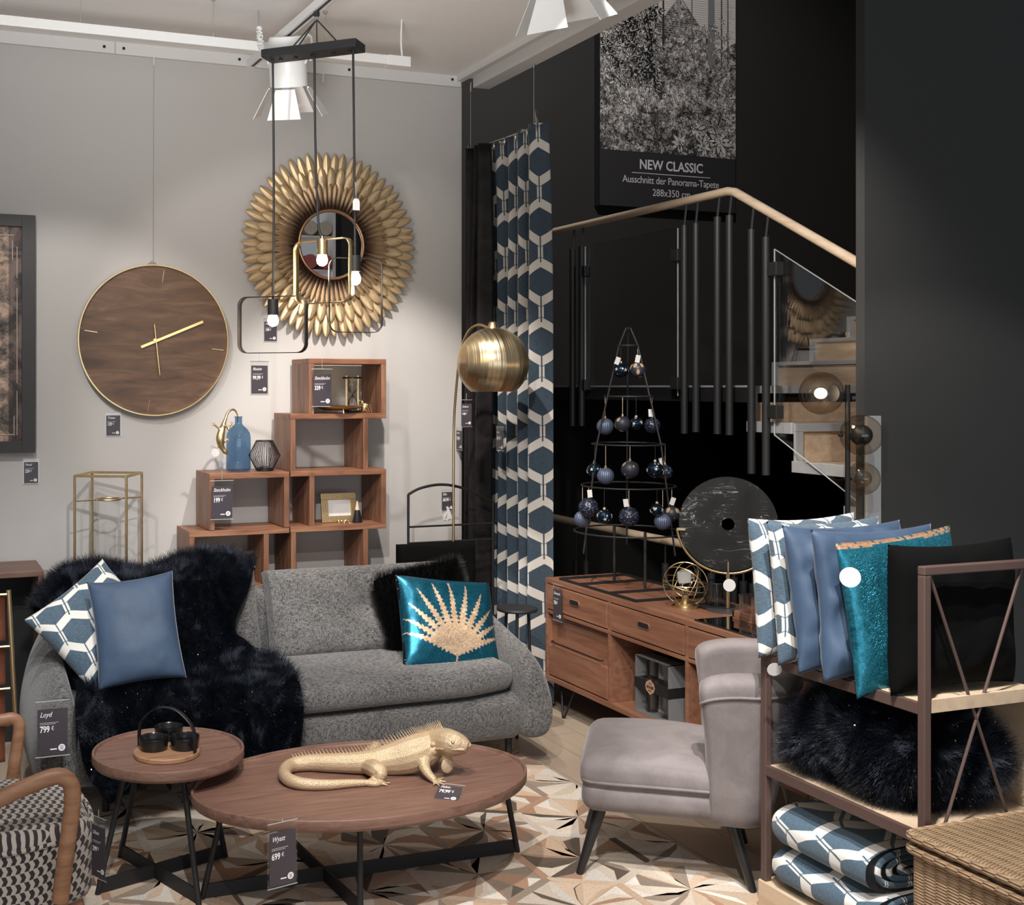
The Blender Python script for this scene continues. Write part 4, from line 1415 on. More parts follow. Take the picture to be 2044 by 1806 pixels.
for k in range(5):
    y = 5.72 - k * 0.118
    m = M()
    c = Vector((2.955 - 0.045, y, 2.92))
    m.tube(circle(c, 0.02, 20, (0.5, 0.86, 0), (0, 0, 1)), 0.004, 8, closed=True)
    o = m.build('curtain_ring', m_steel, None)
    tag(o, 'round steel eyelet ring at the top of the patterned curtain', 'curtain ring', 'eyelets of the patterned curtain')

# ============================================================ PILLOWS ON THE SOFA


def pillow(name, label, BL, BR, TL, t, mat, group=None, sd=1, mats=None, cat='pillow', pinch=0.07, wr=0.006, sz=None, rotuv=0.0, uvoff=(0, 0), p=2.6):
    c, e, wd, ht = quadframe(BL, BR, TL)
    if sz: wd, ht = sz
    m = cushion(wd, ht, t, pinch, p, 34, wr, sd, rotuv=rotuv, uvoff=uvoff)
    o = m.build(name, mats or mat, None, keep=True, weld=True)
    o.location = c; o.rotation_euler = e
    return tag(o, label, cat, group)


pl = pillow('throw_pillow', 'square pillow with navy and cream hexagon pattern standing on its corner on the sofa', at(200, 1385, Y=4.60), at(345, 1258, Y=4.76), at(45, 1243, Y=4.74), 0.13, m_hexP, sz=(0.42, 0.42), sd=2, uvoff=(0.03, 0.05), rotuv=0.3)
pb_ = pillow('throw_pillow', 'blue velvet square pillow leaning on the patterned pillow on the sofa', at(206, 1378, Y=4.49), at(382, 1350, Y=4.45), at(164, 1164, Y=4.66), 0.13, m_blue, sd=3, wr=0.004)
m_seqblack = plain('black_pillow_back', (0.008, 0.008, 0.009), 0.8)
pk = pillow('throw_pillow', 'black faux fur pillow tilted behind the sequin pillow on the sofa', at(800, 1315, Y=4.92), at(965, 1275, Y=4.86), at(735, 1172, Y=5.06), 0.13, None, mats=[m_furkb, m_furk], sz=(0.43, 0.43), sd=4)
hair(pk, 40000, 0.010, 2, 0.0012, kink=0.6)

# sequin pillow: palm fan laid in gold sequins on petrol ones
n = N('sequins')
a = n.new('ShaderNodeAttribute'); a.attribute_name = 'tint'
vc = n.new('ShaderNodeTexVoronoi'); vc.inputs['Scale'].default_value = 230
n.link(n.mapping(n.coord('UV')), vc.inputs['Vector'])
mixn = n.new('ShaderNodeVectorMath'); mixn.operation = 'SCALE'
n.link(a.outputs['Color'], mixn.inputs[0])
n.link(n.math('ADD', 0.75, n.math('MULTIPLY', n.sep(vc.outputs['Color'])[0], 0.5)), mixn.inputs['Scale'])
nm = n.new('ShaderNodeNormalMap') if False else None
n.set(col=mixn.outputs[0], rough=0.33, metal=0.75)
bn = n.new('ShaderNodeBump')
n.link(n.sep(vc.outputs['Color'])[1], bn.inputs['Height'])
bn.inputs['Strength'].default_value = 0.55; bn.inputs['Distance'].default_value = 0.002
n.link(bn.outputs[0], n.b.inputs['Normal'])
m_seq = n.m


def palm(u, v):
    """u,v in -1..1 on the pillow; True inside the golden fan"""
    x, y = u, v + 0.66
    r, th = sqrt(x * x + y * y), atan2(y, x)
    if abs(x) < 0.025 and -0.22 < y < 0.05: return True
    cx, cy = x, y - 0.24
    if (cx / 0.50) ** 2 + (cy / 0.30) ** 2 < 1 and y > abs(x) * 0.42 - 0.02: return True
    for k in range(11):
        a = radians(22 + k * 13.6)
        Lb = [1.05, 1.15, 1.28, 1.46, 1.52, 1.54, 1.54, 1.48, 1.32, 1.18, 1.05][k]
        d = r * sin(th - a)
        q = r * cos(th - a)
        if 0 < q < Lb:
            wv = 0.098 * min(1, (Lb - q) / (Lb * 0.62)) ** 0.7
            if abs(d) < wv * (0.75 + 0.25 * sin(q * 70)): return True
    return False


def sequin_pillow(name, label, BL, BR, TL, t, edge_gold=False, sz=None, nres=120, plainfront=False, sd=6):
    c, e, wd, ht = quadframe(BL, BR, TL)
    if sz: wd, ht = sz
    m = cushion(wd, ht, t, 0.05, 3.0, nres, 0.004, sd)
    for k, f in enumerate(m.f):
        cc = sum((m.v[i] for i in f), Vector()) / len(f)
        u, v = cc.x / wd * 2, cc.z / ht * 2
        if not plainfront and cc.y < 0 and palm(u, v): m.tint[k] = (0.83, 0.60, 0.40)
        elif edge_gold and v > 0.9: m.tint[k] = (0.75, 0.42, 0.24) if random.random() < 0.8 else (0.05, 0.25, 0.35)
        else:
            g = random.uniform(0.85, 1.2)
            m.tint[k] = (0.025 * g, 0.20 * g, 0.28 * g) if plainfront else (0.010 * g, 0.105 * g, 0.165 * g)
            if max(abs(u), abs(v)) > 0.955 and not edge_gold: m.tint[k] = (0.006, 0.02, 0.035) if random.random() < 0.95 else (0.7, 0.5, 0.35)
    o = m.build(name, m_seq, None, keep=True, weld=True)
    o.location = c; o.rotation_euler = e
    return tag(o, label, 'pillow')


sequin_pillow('throw_pillow', 'petrol blue sequin pillow with a golden palm leaf on the sofa', at(794, 1334, Y=4.66), at(990, 1344, Y=4.68), at(798, 1148, Y=4.86), 0.14)

# ============================================================ NAVY FUR THROW OVER THE SOFA
net = [   # (px, py, Y) or (px, py, None, Z)
    [(78, 1250, 5.36), (150, 1190, 5.38), (230, 1170, 5.38), (300, 1172, 5.38), (380, 1160, 5.38), (450, 1150, 5.38), (505, 1150, 5.36)],
    [(66, 1212, 5.22), (118, 1150, 5.24), (190, 1128, 5.24), (265, 1146, 5.24), (350, 1122, 5.24), (440, 1105, 5.24), (508, 1128, 5.22)],
    [(85, 1232, 4.98), (160, 1180, 5.02), (230, 1172, 5.02), (300, 1168, 5.02), (370, 1160, 5.02), (440, 1150, 5.02), (500, 1165, 5.02)],
    [(140, 1300, 4.87), (200, 1280, 4.90), (260, 1270, 4.90), (320, 1262, 4.90), (375, 1255, 4.90), (425, 1250, 4.90), (468, 1258, 4.90)],
    [(160, 1345, 4.78), (230, 1335, 4.82), (300, 1325, 4.83), (360, 1315, 4.84), (410, 1300, 4.84), (455, 1290, 4.84), (500, 1292, 4.84)],
    [(152, 1385, None, .49), (230, 1372, None, .485), (300, 1362, None, .485), (370, 1350, None, .485), (440, 1335, None, .485), (500, 1320, None, .485), (548, 1318, None, .485)],
    [(148, 1412, 4.47), (230, 1402, 4.45), (300, 1400, 4.45), (380, 1392, 4.45), (450, 1383, 4.45), (530, 1370, 4.45), (590, 1365, 4.46)],
    [(150, 1450, 4.39), (225, 1450, 4.39), (300, 1450, 4.39), (380, 1440, 4.39), (450, 1432, 4.39), (530, 1415, 4.39), (602, 1410, 4.40)],
    [(162, 1510, 4.38), (220, 1520, 4.38), (290, 1510, 4.38), (370, 1495, 4.38), (450, 1485, 4.38), (530, 1470, 4.38), (603, 1455, 4.39)],
    [(185, 1575, 4.37), (222, 1608, 4.36), (280, 1570, 4.38), (370, 1542, 4.38), (450, 1525, 4.38), (530, 1510, 4.38), (600, 1492, 4.39)],
]
NR = [[at(q[0], q[1], Y=q[2]) if q[2] is not None else at(q[0], q[1], Z=q[3]) for q in r_] for r_ in net]
fine_rows = [spline(r_, 10) for r_ in NR]
ncol = len(fine_rows[0])
cols = [spline([r_[i] for r_ in fine_rows], 7) for i in range(ncol)]
nrow = len(cols[0])
m = M()
vs = []
for j in range(nrow):
    for i in range(ncol):
        p = cols[i][j].copy()
        k = noise.noise(Vector((p.x * 7, p.z * 5 + p.y * 3, 3.3)))
        k2 = noise.noise(Vector((p.x * 16, p.z * 12 + p.y * 8, 9.3)))
        kk = 1 - abs(noise.noise(Vector((p.x * 9 + 2.0 * p.z, p.z * 3 + p.y * 2, 6.1)))) * 3.2
        d = 0.03 * k + 0.014 * k2 + 0.022 * max(-0.5, kk)
        p += Vector((0.0, -0.55, 0.8)).normalized() * (max(d, -0.012) + 0.006)
        vs.append(p)
fs = [(j * ncol + i, j * ncol + i + 1, (j + 1) * ncol + i + 1, (j + 1) * ncol + i) for j in range(nrow - 1) for i in range(ncol - 1)]
m.add(vs, fs)
thr = m.build('fur_throw', [m_furbase, m_fur], None)
tag(thr, 'long-haired navy faux fur throw draped over the left half of the sofa', 'throw')
# hairs stand on the outer side only
hair(thr, 110000, 0.021, 2, 0.0008, kink=1.3, seed=4)
random.seed(11)
sp = M()
for _ in range(1100):
    j, i = random.randrange(nrow - 1), random.randrange(ncol - 1)
    p = vs[j * ncol + i] + Vector((random.uniform(-.01, .01), -0.036, random.uniform(0, 0.015)))
    r_ = 0.0024
    q = [p + Vector((random.uniform(-r_, r_), random.uniform(-r_, r_), random.uniform(-r_, r_)) ) for _ in range(3)]
    sp.add(q, [(0, 1, 2)])
g = sp.build('gold_glitter', plain('gold_glitter', (1.0, 0.8, 0.45), 0.2, 1.0, var=0), thr, world=True, smooth=False)
tag(g, kind='stuff')

# ============================================================ CUSHIONS AND BLANKETS IN THE RACK
gp = 'cushions lined up on the rack'
ZS = 0.815


def stand(name, label, y0, lean, mat, w=0.45, h=0.43, t=0.10, x0=2.47, mats=None, yaw=0.0, sd=1, roll=0.0, **k):
    BL = Vector((x0, y0, ZS - 0.005 + roll)); BR = BL + Vector((w * cos(yaw), w * sin(yaw), -roll))
    TL = BL + Vector((0.0, lean, h))
    return pillow(name, label, BL, BR, TL, t, mat, mats=mats, sd=sd, sz=(w, h), **k)


kb = stand('throw_pillow', 'black faux fur pillow, nearest of the cushions on the display rack', 2.50, 0.01, None, mats=[m_furkb, m_furk], t=0.12, h=0.41, x0=2.50, sd=7, p=4.0)
hair(kb, 60000, 0.014, 2, 0.0010, kink=0.6, seed=9)
sequin_pillow('throw_pillow', 'turquoise sequin pillow with copper edge between blue and black pillows on the rack', (2.44, 2.575, ZS - 0.03), (2.89, 2.60, ZS), (2.44, 2.625, ZS + 0.40), 0.075, edge_gold=True, sz=(0.45, 0.43), nres=50, plainfront=True)
pt1 = stand('throw_pillow', 'blue velvet pillow beside the turquoise sequin pillow on the rack', 2.675, 0.05, m_blue, sd=8, x0=2.43, wr=0.02, t=0.115, roll=0.0)
stand('throw_pillow', 'blue velvet pillow beside the patterned pillows on the rack', 2.775, 0.07, m_blue, sd=9, x0=2.43, wr=0.02, t=0.115)
stand('throw_pillow', 'navy and cream hexagon pillow next to the blue pillows on the rack', 2.885, 0.05, m_hexP, sd=10, x0=2.45, t=0.12, uvoff=(0.02, 0.03), yaw=0.03)
pt2 = stand('throw_pillow', 'navy and cream hexagon pillow at the far left end of the rack', 2.985, 0.05, m_hexP, sd=11, x0=2.46, t=0.12, uvoff=(0.05, 0.08), yaw=0.06)
# rolled navy fur blanket on the middle shelf
m = merged(softbox((2.54, 2.47, 0.467), (2.94, 2.99, 0.745), 0.13, n=22))
for v in m.v:
    k = noise.noise(Vector((v.x * 5, v.y * 7, v.z * 6)))
    k2 = noise.noise(Vector((v.x * 14, v.y * 14, v.z * 14)))
    if v.z > 0.5:
        c = Vector((2.73, 2.74, 0.6))
        v += (v - c).normalized() * (0.05 * k + 0.015 * k2)
    v.z = max(v.z, 0.467)
fb = m.build('fur_blanket', [m_furbase, m_fur], None)
tag(fb, 'bundled navy faux fur blanket with gold flecks on the middle shelf of the rack', 'blanket')
hair(fb, 75000, 0.022, 2, 0.0008, kink=1.3, seed=5)
sp = M()
for _ in range(520):
    v = random.choice(m.v); v2 = v + (v - Vector((2.73, 2.74, 0.6))).normalized() * 0.032
    q = [v2 + Vector((random.uniform(-.0024, .0024), random.uniform(-.0024, .0024), random.uniform(-.0024, .0024))) for _ in range(3)]
    sp.add(q, [(0, 1, 2)])
g = sp.build('gold_glitter', plain('gold_glitter_flecks', (1.0, 0.8, 0.45), 0.2, 1.0, var=0), fb, world=True, smooth=False)
tag(g, kind='stuff')


def folded(name, label, x0, x1, yc, z0, wd, th, mat, folds=3, sd=1, cat='blanket', bend=0.0, uvr=0.0):
    """blanket folded into a roll-like slab: cross-section outline in Y-Z with visible layers, extruded in X"""
    m = M()
    n, nx = 60, 26
    def sec(t):
        a = 2 * pi * t
        e = 3.0
        c, s = cos(a), sin(a)
        y = wd / 2 * (abs(c) ** (2 / e)) * (1 if c > 0 else -1)
        z = th / 2 * (abs(s) ** (2 / e)) * (1 if s > 0 else -1)
        return y, z
    per = 2 * (wd + th) * 0.9
    def fn(i, j):
        y, z = sec(i)
        x = x0 + (x1 - x0) * j
        k = noise.noise(Vector((x * 5, y * 6, z * 6 + sd))) * 0.012
        en = min(1.0, 0.86 + min(j, 1 - j) * 1.4)
        return Vector((x, yc + y * en + bend * (j - 0.5), z0 + th / 2 + z * en * (1 + 0.06 * sin(3 * x)) + max(0, k)))
    m.grid(fn, n, nx, lambda i, j: (i * per * cos(uvr) - (x1 - x0) * j * sin(uvr), i * per * sin(uvr) + (x1 - x0) * j * cos(uvr)))
    for e_, xx in ((0, x0), (1, x1)):
        vs = [fn(i / n, e_) for i in range(n)]
        c = sum(vs, Vector()) / n
        m.add(vs + [c], [(i, (i + 1) % n, n) for i in range(n)], [(0.0, 0.0)] * (n + 1))
    # layered edge on the -X... end: thin lips
    for k in range(folds):
        zz = z0 + th * (0.25 + 0.5 * k / max(1, folds - 1))
        m.tube(spline([(x0 - 0.004, yc - wd * 0.42, zz), (x0 - 0.012, yc, zz + 0.004), (x0 - 0.004, yc + wd * 0.42, zz)], 6), 0.008, 8)
    o = m.build(name, mat, None)
    return tag(o, label, cat)


def rollblanket(name, label, c, ln, wd, th, yaw, mat, sd=1, turns=3, uvr=0.5):
    """folded blanket: long slab, its spiral of layers showing at the near end"""
    t = thing(name, label, 'blanket', c, yaw)
    m = M()
    n, nx = 56, 20
    def sec(i, sc=1.0):
        a = 2 * pi * i; e = 2.7
        cc, s = cos(a), sin(a)
        return (wd / 2 * sc * (abs(cc) ** (2 / e)) * (1 if cc > 0 else -1), th / 2 * sc * (abs(s) ** (2 / e)) * (1 if s > 0 else -1))
    def fn(i, j):
        y, z = sec(i)
        k = noise.noise(Vector((j * 3 + sd, y * 6, z * 6))) * 0.014
        en = 1.0 if j > 0.1 else 0.9 + j
        return Vector((ln * (j - 0.5), y * en, th / 2 + z * en + (max(0, k) if z > 0 else 0)))
    per = (wd + th) * 1.8
    m.grid(fn, n, nx, lambda i, j: (i * per * cos(uvr) - ln * j * sin(uvr), i * per * sin(uvr) + ln * j * cos(uvr)))
    m.build('folded_cloth', mat, t)
    for e_ in (0, 1):
        lay = M()
        x = ln * (e_ - 0.5)
        sp_ = []
        for k in range(turns * 20):
            a = k / 20 * 2 * pi
            r_ = 1 - k / (turns * 20) * 0.92
            e = 2.5
            cc, s = cos(a), sin(a)
            sp_.append(Vector((x + (0.004 if e_ else -0.004), wd / 2 * 0.88 * r_ * (abs(cc) ** (2 / e)) * (1 if cc > 0 else -1), th / 2 + th / 2 * 0.88 * r_ * (abs(s) ** (2 / e)) * (1 if s > 0 else -1))))
        lay.tube(sp_, th * 0.075, 8)
        for k in range(0, len(lay.v)): lay.uv[k] = (lay.v[k].y * 2.2, lay.v[k].z * 2.2)
        lay.build('layers', mat, t)
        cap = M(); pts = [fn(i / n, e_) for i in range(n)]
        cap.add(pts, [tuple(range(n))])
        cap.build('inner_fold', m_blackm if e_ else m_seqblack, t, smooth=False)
    return t


rollblanket('folded_blanket', 'patterned navy and cream folded blanket on top of its stack at the rack bottom', (2.66, 2.80, 0.222), 0.40, 0.30, 0.125, radians(-90), m_hexB, 3)
rollblanket('folded_blanket', 'navy and cream patterned blanket under the other one at the bottom of the rack', (2.665, 2.79, 0.103), 0.42, 0.31, 0.118, radians(-90), m_hexB, 8, uvr=0.35)
rollblanket('folded_blanket', 'black blanket with small woven label on the plinth of the rack', (2.86, 2.62, 0.103), 0.30, 0.14, 0.23, radians(-90), m_furkb, 5, turns=2)
rollblanket('folded_blanket', 'grey blanket at the near end of the rack plinth', (2.62, 2.50, 0.103), 0.13, 0.16, 0.07, radians(-90), m_grey, 4, turns=2)
# ============================================================ PRICE CARDS
BX = Matrix(((1, 0, 0), (0, 0, -1), (0, 1, 0))).to_4x4()      # text x -> +X, y -> +Z, faces -Y
BXX = Matrix(((0, 0, -1), (-1, 0, 0), (0, 1, 0))).to_4x4()    # text x -> -Y, y -> +Z, faces -X


def price(label, c, w, h, title, cur, basis=BX, yaw=0.0, sleeve_top=0.18, tilt=None, string=0.0, sub=True):
    t = thing('price_tag', label, 'price tag', c)
    mt = (Matrix.Rotation(yaw, 4, 'Z') @ basis) if tilt is None else tilt
    def box(m, a, b, z0, z1): m.box((a[0], a[1], z0), (b[0], b[1], z1), mt)
    m = M(); box(m, (-w / 2, -h / 2), (w / 2, h / 2), 0.0005, 0.0012); m.build('card', m_card, t, smooth=False)
    m = M(); e = w * 0.07
    box(m, (-w / 2 - e, -h / 2 - e), (w / 2 + e, h / 2 + h * sleeve_top), -0.0006, -0.0001)
    m.build('sleeve', m_plastic, t, smooth=False)
    m = M()
    zz = 0.0016
    for a, b in (((-w / 2 - e, -h / 2 - e), (w / 2 + e, -h / 2 - e * 0.6)), ((-w / 2 - e, h / 2 + h * sleeve_top - e * 0.4), (w / 2 + e, h / 2 + h * sleeve_top))): 
        m = M(); box(m, a, b, -0.0001, 0.0006); m.build('sleeve_edge', m_gedge, t, smooth=False)
    m = M()
    T = lambda x, y: mt @ Matrix.Translation((x, y, zz))
    N9 = Matrix.Diagonal((0.72, 1, 1, 1))
    text_into(m, title, w * 0.24, T(-w * 0.42, h * 0.33) @ Matrix.Diagonal((0.8, 1, 1, 1)), shear=0.35, ext=0.0001)
    text_into(m, cur, w * 0.3, T(-w * 0.42, -h * 0.0) @ N9, ext=0.0001, bold=w * 0.006)
    text_into(m, '\u20ac', w * 0.19, T(-w * 0.42 + w * 0.3 * 0.72 * (0.58 * len(cur) - 0.36 * cur.count(',')), h * 0.035) @ N9, ext=0.0001)
    if sub:
        for k in range(2):
            box(m, (-w * 0.42, h * 0.2 - k * h * 0.03), (w * (0.2 - 0.1 * k), h * 0.205 - k * h * 0.03), 0.0013, 0.0015)
    # round seal and word mark at the lower right
    cx, cy, r = w * 0.3, -h * 0.36, w * 0.115
    ring = [(cx + r * cos(k * pi / 12), cy + r * sin(k * pi / 12)) for k in range(24)]
    m.prism(ring, 0.0013, 0.0016, mt)
    box(m, (-w * 0.08, cy - r * 0.45), (w * 0.14, cy - r * 0.1), 0.0013, 0.0015)
    m.build('lettering', m_ink, t, smooth=False)
    m = M()
    for k in range(3): box(m, (cx - r * 0.5, cy - r * 0.5 + k * r * 0.42), (cx + r * 0.5, cy - r * 0.32 + k * r * 0.42), 0.0016, 0.0018)
    m.build('seal_mark', m_card, t, smooth=False)
    if string:
        up_ = mt @ Vector((0, h / 2 + h * sleeve_top, 0))
        M().cyl(up_, up_ + Vector((0, 0, string)), 0.0006, seg=5).build('string', m_paper, t)
    return t


def wall_price(px, py, wpx, hpx, Y, *a, **k):
    c = at(px, py, Y=Y)
    s = FPX / (c.x * S_ + c.y * C_)
    return price(a[0], c, wpx / s * 1.02, hpx / s, *a[1:], **k)


wall_price(62, 943, 27, 42, YW - 0.004, 'dark 239 euro price card on the grey wall under the framed artwork', 'Pascal', '239')
wall_price(226, 849, 27, 40, YW - 0.004, 'dark 129 euro price card under the wooden wall clock', 'Tristan', '129')
wall_price(518, 757, 33, 55, YW - 0.004, 'dark 99.99 euro price card on the wall between clock and box shelf', 'Illusion', '99,99', string=0.04)
wall_price(540, 661, 25, 38, YW - 0.004, 'dark 199 euro price card on the wall below the sunburst mirror', 'Feather', '199')
wall_price(643, 778, 38, 62, YF - 0.012, 'dark 339 euro price card hanging in the top compartment of the box shelf', 'Stockholm', '339', string=0.05)
wall_price(443, 1002, 41, 64, YF - 0.012, 'dark 199 euro price card hanging in the low box shelf', 'Stockholm', '199', string=0.05)
wall_price(894, 1000, 26, 36, 5.44, 'dark 69.99 euro price card hanging on the arched metal rack', 'Elba', '69,99', string=0.02)
c = at(931, 828, Y=5.02)
price('dark 140 euro price card hanging under the brass dome lampshade', c, 0.053, 0.105, 'Gulliver', '140', yaw=0.0, string=0.03)
c = at(917, 878, X=2.795)
price('dark 79.99 euro price card on the dark velvet curtain', c, 0.072, 0.1, 'Arosa', '79,99', basis=BXX)
c = at(998, 878, X=2.80)
price('dark 89.99 euro price card on the patterned curtain', c, 0.075, 0.1, 'Alva', '89,99', basis=BXX)
c = at(1113, 1207, X=XS - 0.012)
price('dark 750 euro price card hanging at the far end of the sideboard front', c, 0.082, 0.15, 'Denmark', '750', basis=BXX)
c = at(105, 1460, Y=4.36)
price('dark 799 euro price card hanging on the left arm of the sofa', c, 0.107, 0.165, 'Loyd', '799', yaw=0.0)
c = at(564, 1712, Y=3.275)
price('dark 699 euro price card hanging from the edge of the oval coffee table', c, 0.087, 0.155, 'Wyatt', '699', yaw=radians(12), string=max(0.01, 0.345 - (c.z + 0.155 * 0.68)))
c = at(197, 1700, Y=3.27)
price('clear price card hanging at the front corner of the open armchair seat', c, 0.06, 0.14, 'Olsen', '299', yaw=radians(-62), string=0.02)
c = at(895, 1583, Z=0.373)
tl = Matrix.Rotation(radians(-38), 4, 'Z') @ Matrix.Rotation(radians(12), 4, 'X')
price('dark 79.99 euro price card lying on the table at the foot of the iguana', c, 0.075, 0.08, 'Fabio', '79,99', tilt=tl)


def disc_tag(label, c, r, nrm, name='gift_tag', parent=None, mat=None):
    nrm = Vector(nrm).normalized()
    q = nrm.to_track_quat('Z', 'Y').to_matrix().to_4x4()
    m = M(); m.prism([(r * cos(k * pi / 14), r * sin(k * pi / 14)) for k in range(28)], -0.0005, 0.0005, Matrix.Translation(c) @ q)
    if parent is not None: return m.build(name, mat or m_paper, parent, world=True, smooth=False)
    o = m.build(name, mat or m_paper, None, smooth=False)
    return tag(o, label, 'tag')


disc_tag('', at(1697, 1152, Y=2.53), 0.027, (-0.7, -0.7, 0.1), 'paper_tag', pt1)
disc_tag('', at(1546, 1336, Y=2.93), 0.022, (-0.4, -0.8, -0.3), 'paper_tag', pt2)

# ============================================================ WALL CLOCK
ck = at(309, 679, Y=YW - 0.05)
CK = thing('wall_clock', 'large round walnut wall clock with brass rim and hands on the grey wall', 'clock', (ck.x, YW, ck.z))
R90 = Matrix.Rotation(pi / 2, 4, 'X')
m_clock = wood('clock_face_walnut', (0.06, 0.03, 0.018), (0.14, 0.075, 0.042), (0.25, 0.145, 0.085), 'X', 2.3, 0.4, stretch=5)
M().lathe([(0, 0.036), (0.366, 0.036), (0.366, 0.02), (0, 0.02)], seg=96, mt=R90).build('face', m_clock, CK, bevel=0.001)
M().lathe([(0.366, 0.015), (0.366, 0.05), (0.3715, 0.05), (0.3715, 0.015), (0.366, 0.015)], seg=96, mt=R90).build('rim', m_gold, CK)


def ck_bar(name, a, b, w, y, th=0.004):
    a, b = Vector((a[0], y, a[1])), Vector((b[0], y, b[1]))
    M().bar(a, b, th, w).build(name, m_gold, CK, smooth=False, bevel=0.0008)


def cp(px, py):
    p = at(px, py, Y=YW - 0.045); return (p.x - ck.x, p.z - ck.z)


ck_bar('minute_hand', cp(281, 693), cp(405, 642), 0.013, -0.048)
ck_bar('hour_hand', cp(307, 647), cp(318, 749), 0.013, -0.054)
M().cyl((0.0, -0.036, 0), (0.0, -0.058, 0), 0.008, seg=16).build('hand_axle', m_gold, CK)
for a, b in (((328, 539), (325, 563)), ((299, 798), (296, 822)), ((169, 659), (195, 663)), ((424, 696), (447, 699))):
    ck_bar('hour_mark', cp(*a), cp(*b), 0.005, -0.0375, 0.002)
M().cyl((0.0, -0.01, 0.37), at(307, 112, Y=YW - 0.012) - Vector((ck.x, YW, ck.z)), 0.0008, seg=5).build('hanging_wire', m_steel, CK)
M().tube([(-0.03, -0.012, 0.372), (-0.01, -0.012, 0.388), (0.012, -0.012, 0.385), (0.015, -0.012, 0.372)], 0.002, 6).build('hanger', m_steel, CK)
for px, lab in ((307, 'small steel wall hook pin above the wooden clock'), (645, 'small steel wall hook pin behind the white spotlight')):
    p = at(px, 115 if px < 400 else 150, Y=YW - 0.012)
    hk = M(); hk.cyl(p, p + Vector((0, 0, 0.012)), 0.009, seg=14); hk.cyl(p - Vector((0, 0, 0.04)), p, 0.005, seg=12)
    tag(hk.build('picture_hook', m_trimw, None), lab, 'hook')

# ============================================================ SUNBURST MIRROR
sc_ = at(660, 489, Y=YW - 0.06)
SU = thing('sunburst_mirror', 'round mirror framed by layers of golden feather leaves on the grey wall', 'mirror', (sc_.x, YW, sc_.z))
ang_face = 0
M().lathe([(0, 0.072), (0.168, 0.072), (0.168, 0.066), (0, 0.066)], seg=64, mt=R90).build('mirror_glass', m_mirror, SU, smooth=False)
m_copper = plain('copper_rim', (0.42, 0.24, 0.14), 0.35, 0.9, var=0.1)
M().tube(circle((0, -0.075, 0), 0.176, 72, (1, 0, 0), (0, 0, 1)), 0.0085, 10, closed=True).build('rim', m_copper, SU)
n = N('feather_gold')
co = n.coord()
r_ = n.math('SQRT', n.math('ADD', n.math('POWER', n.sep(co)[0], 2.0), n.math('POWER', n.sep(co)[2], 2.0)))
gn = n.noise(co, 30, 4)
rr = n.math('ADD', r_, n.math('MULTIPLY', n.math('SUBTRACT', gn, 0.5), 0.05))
n.set(col=n.ramp(rr, [(0.20, (0.09, 0.05, 0.035)), (0.28, (0.38, 0.26, 0.15)), (0.36, (0.66, 0.50, 0.30))]), rough=0.46, metal=0.65)  # brown base: patina, plus some of the angle shading put into the colour
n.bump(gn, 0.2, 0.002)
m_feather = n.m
fa, fb_, fs_n = M(), M(), 0
random.seed(5)


def feather(m, ang, r0, r1, w, y0, y1, stem=0.03, tw=0.0):
    ca, sa = cos(ang), sin(ang)
    nn = 11
    vs = []
    L = r1 - r0
    for i in range(nn + 1):
        t = 1 - (1 - i / nn) ** 1.6
        r = r0 + L * t
        ww = w * (0.15 if t < 0.02 else min(1.0, 0.25 + (t / 0.6) ** 0.9 * 0.75) if t < 0.6 else max(0.004, 1 - ((t - 0.6) / 0.4) ** 2) ** 0.5)
        y = -(y0 + (y1 - y0) * t) - 0.006 * sin(pi * t)
        for k, off in enumerate((-1, -0.5, 0, 0.5, 1)):
            d = ww * off / 2
            ridge = 0.0035 * (1 - abs(off)) + (0.003 if off == 0 else 0) + tw * off
            vs.append((r * ca - d * sa, y - ridge, r * sa + d * ca))
    fs = [(i * 5 + k, i * 5 + k + 1, (i + 1) * 5 + k + 1, (i + 1) * 5 + k) for i in range(nn) for k in range(4)]
    m.add(vs, fs)


nf = 58
for k in range(nf):
    a = 2 * pi * k / nf + random.uniform(-0.012, 0.012)
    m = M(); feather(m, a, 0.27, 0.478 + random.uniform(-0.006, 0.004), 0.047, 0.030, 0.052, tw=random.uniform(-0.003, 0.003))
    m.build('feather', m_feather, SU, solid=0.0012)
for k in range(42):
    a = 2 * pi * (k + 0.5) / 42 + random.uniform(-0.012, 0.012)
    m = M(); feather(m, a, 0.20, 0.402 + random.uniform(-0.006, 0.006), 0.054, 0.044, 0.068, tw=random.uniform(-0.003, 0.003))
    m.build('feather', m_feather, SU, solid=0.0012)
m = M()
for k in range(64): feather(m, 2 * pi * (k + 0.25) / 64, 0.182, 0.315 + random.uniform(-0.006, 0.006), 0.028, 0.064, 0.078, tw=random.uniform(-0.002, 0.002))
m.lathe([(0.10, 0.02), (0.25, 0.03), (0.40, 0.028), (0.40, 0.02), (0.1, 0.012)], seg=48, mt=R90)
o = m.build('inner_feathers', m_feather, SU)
tag(o, kind='stuff')

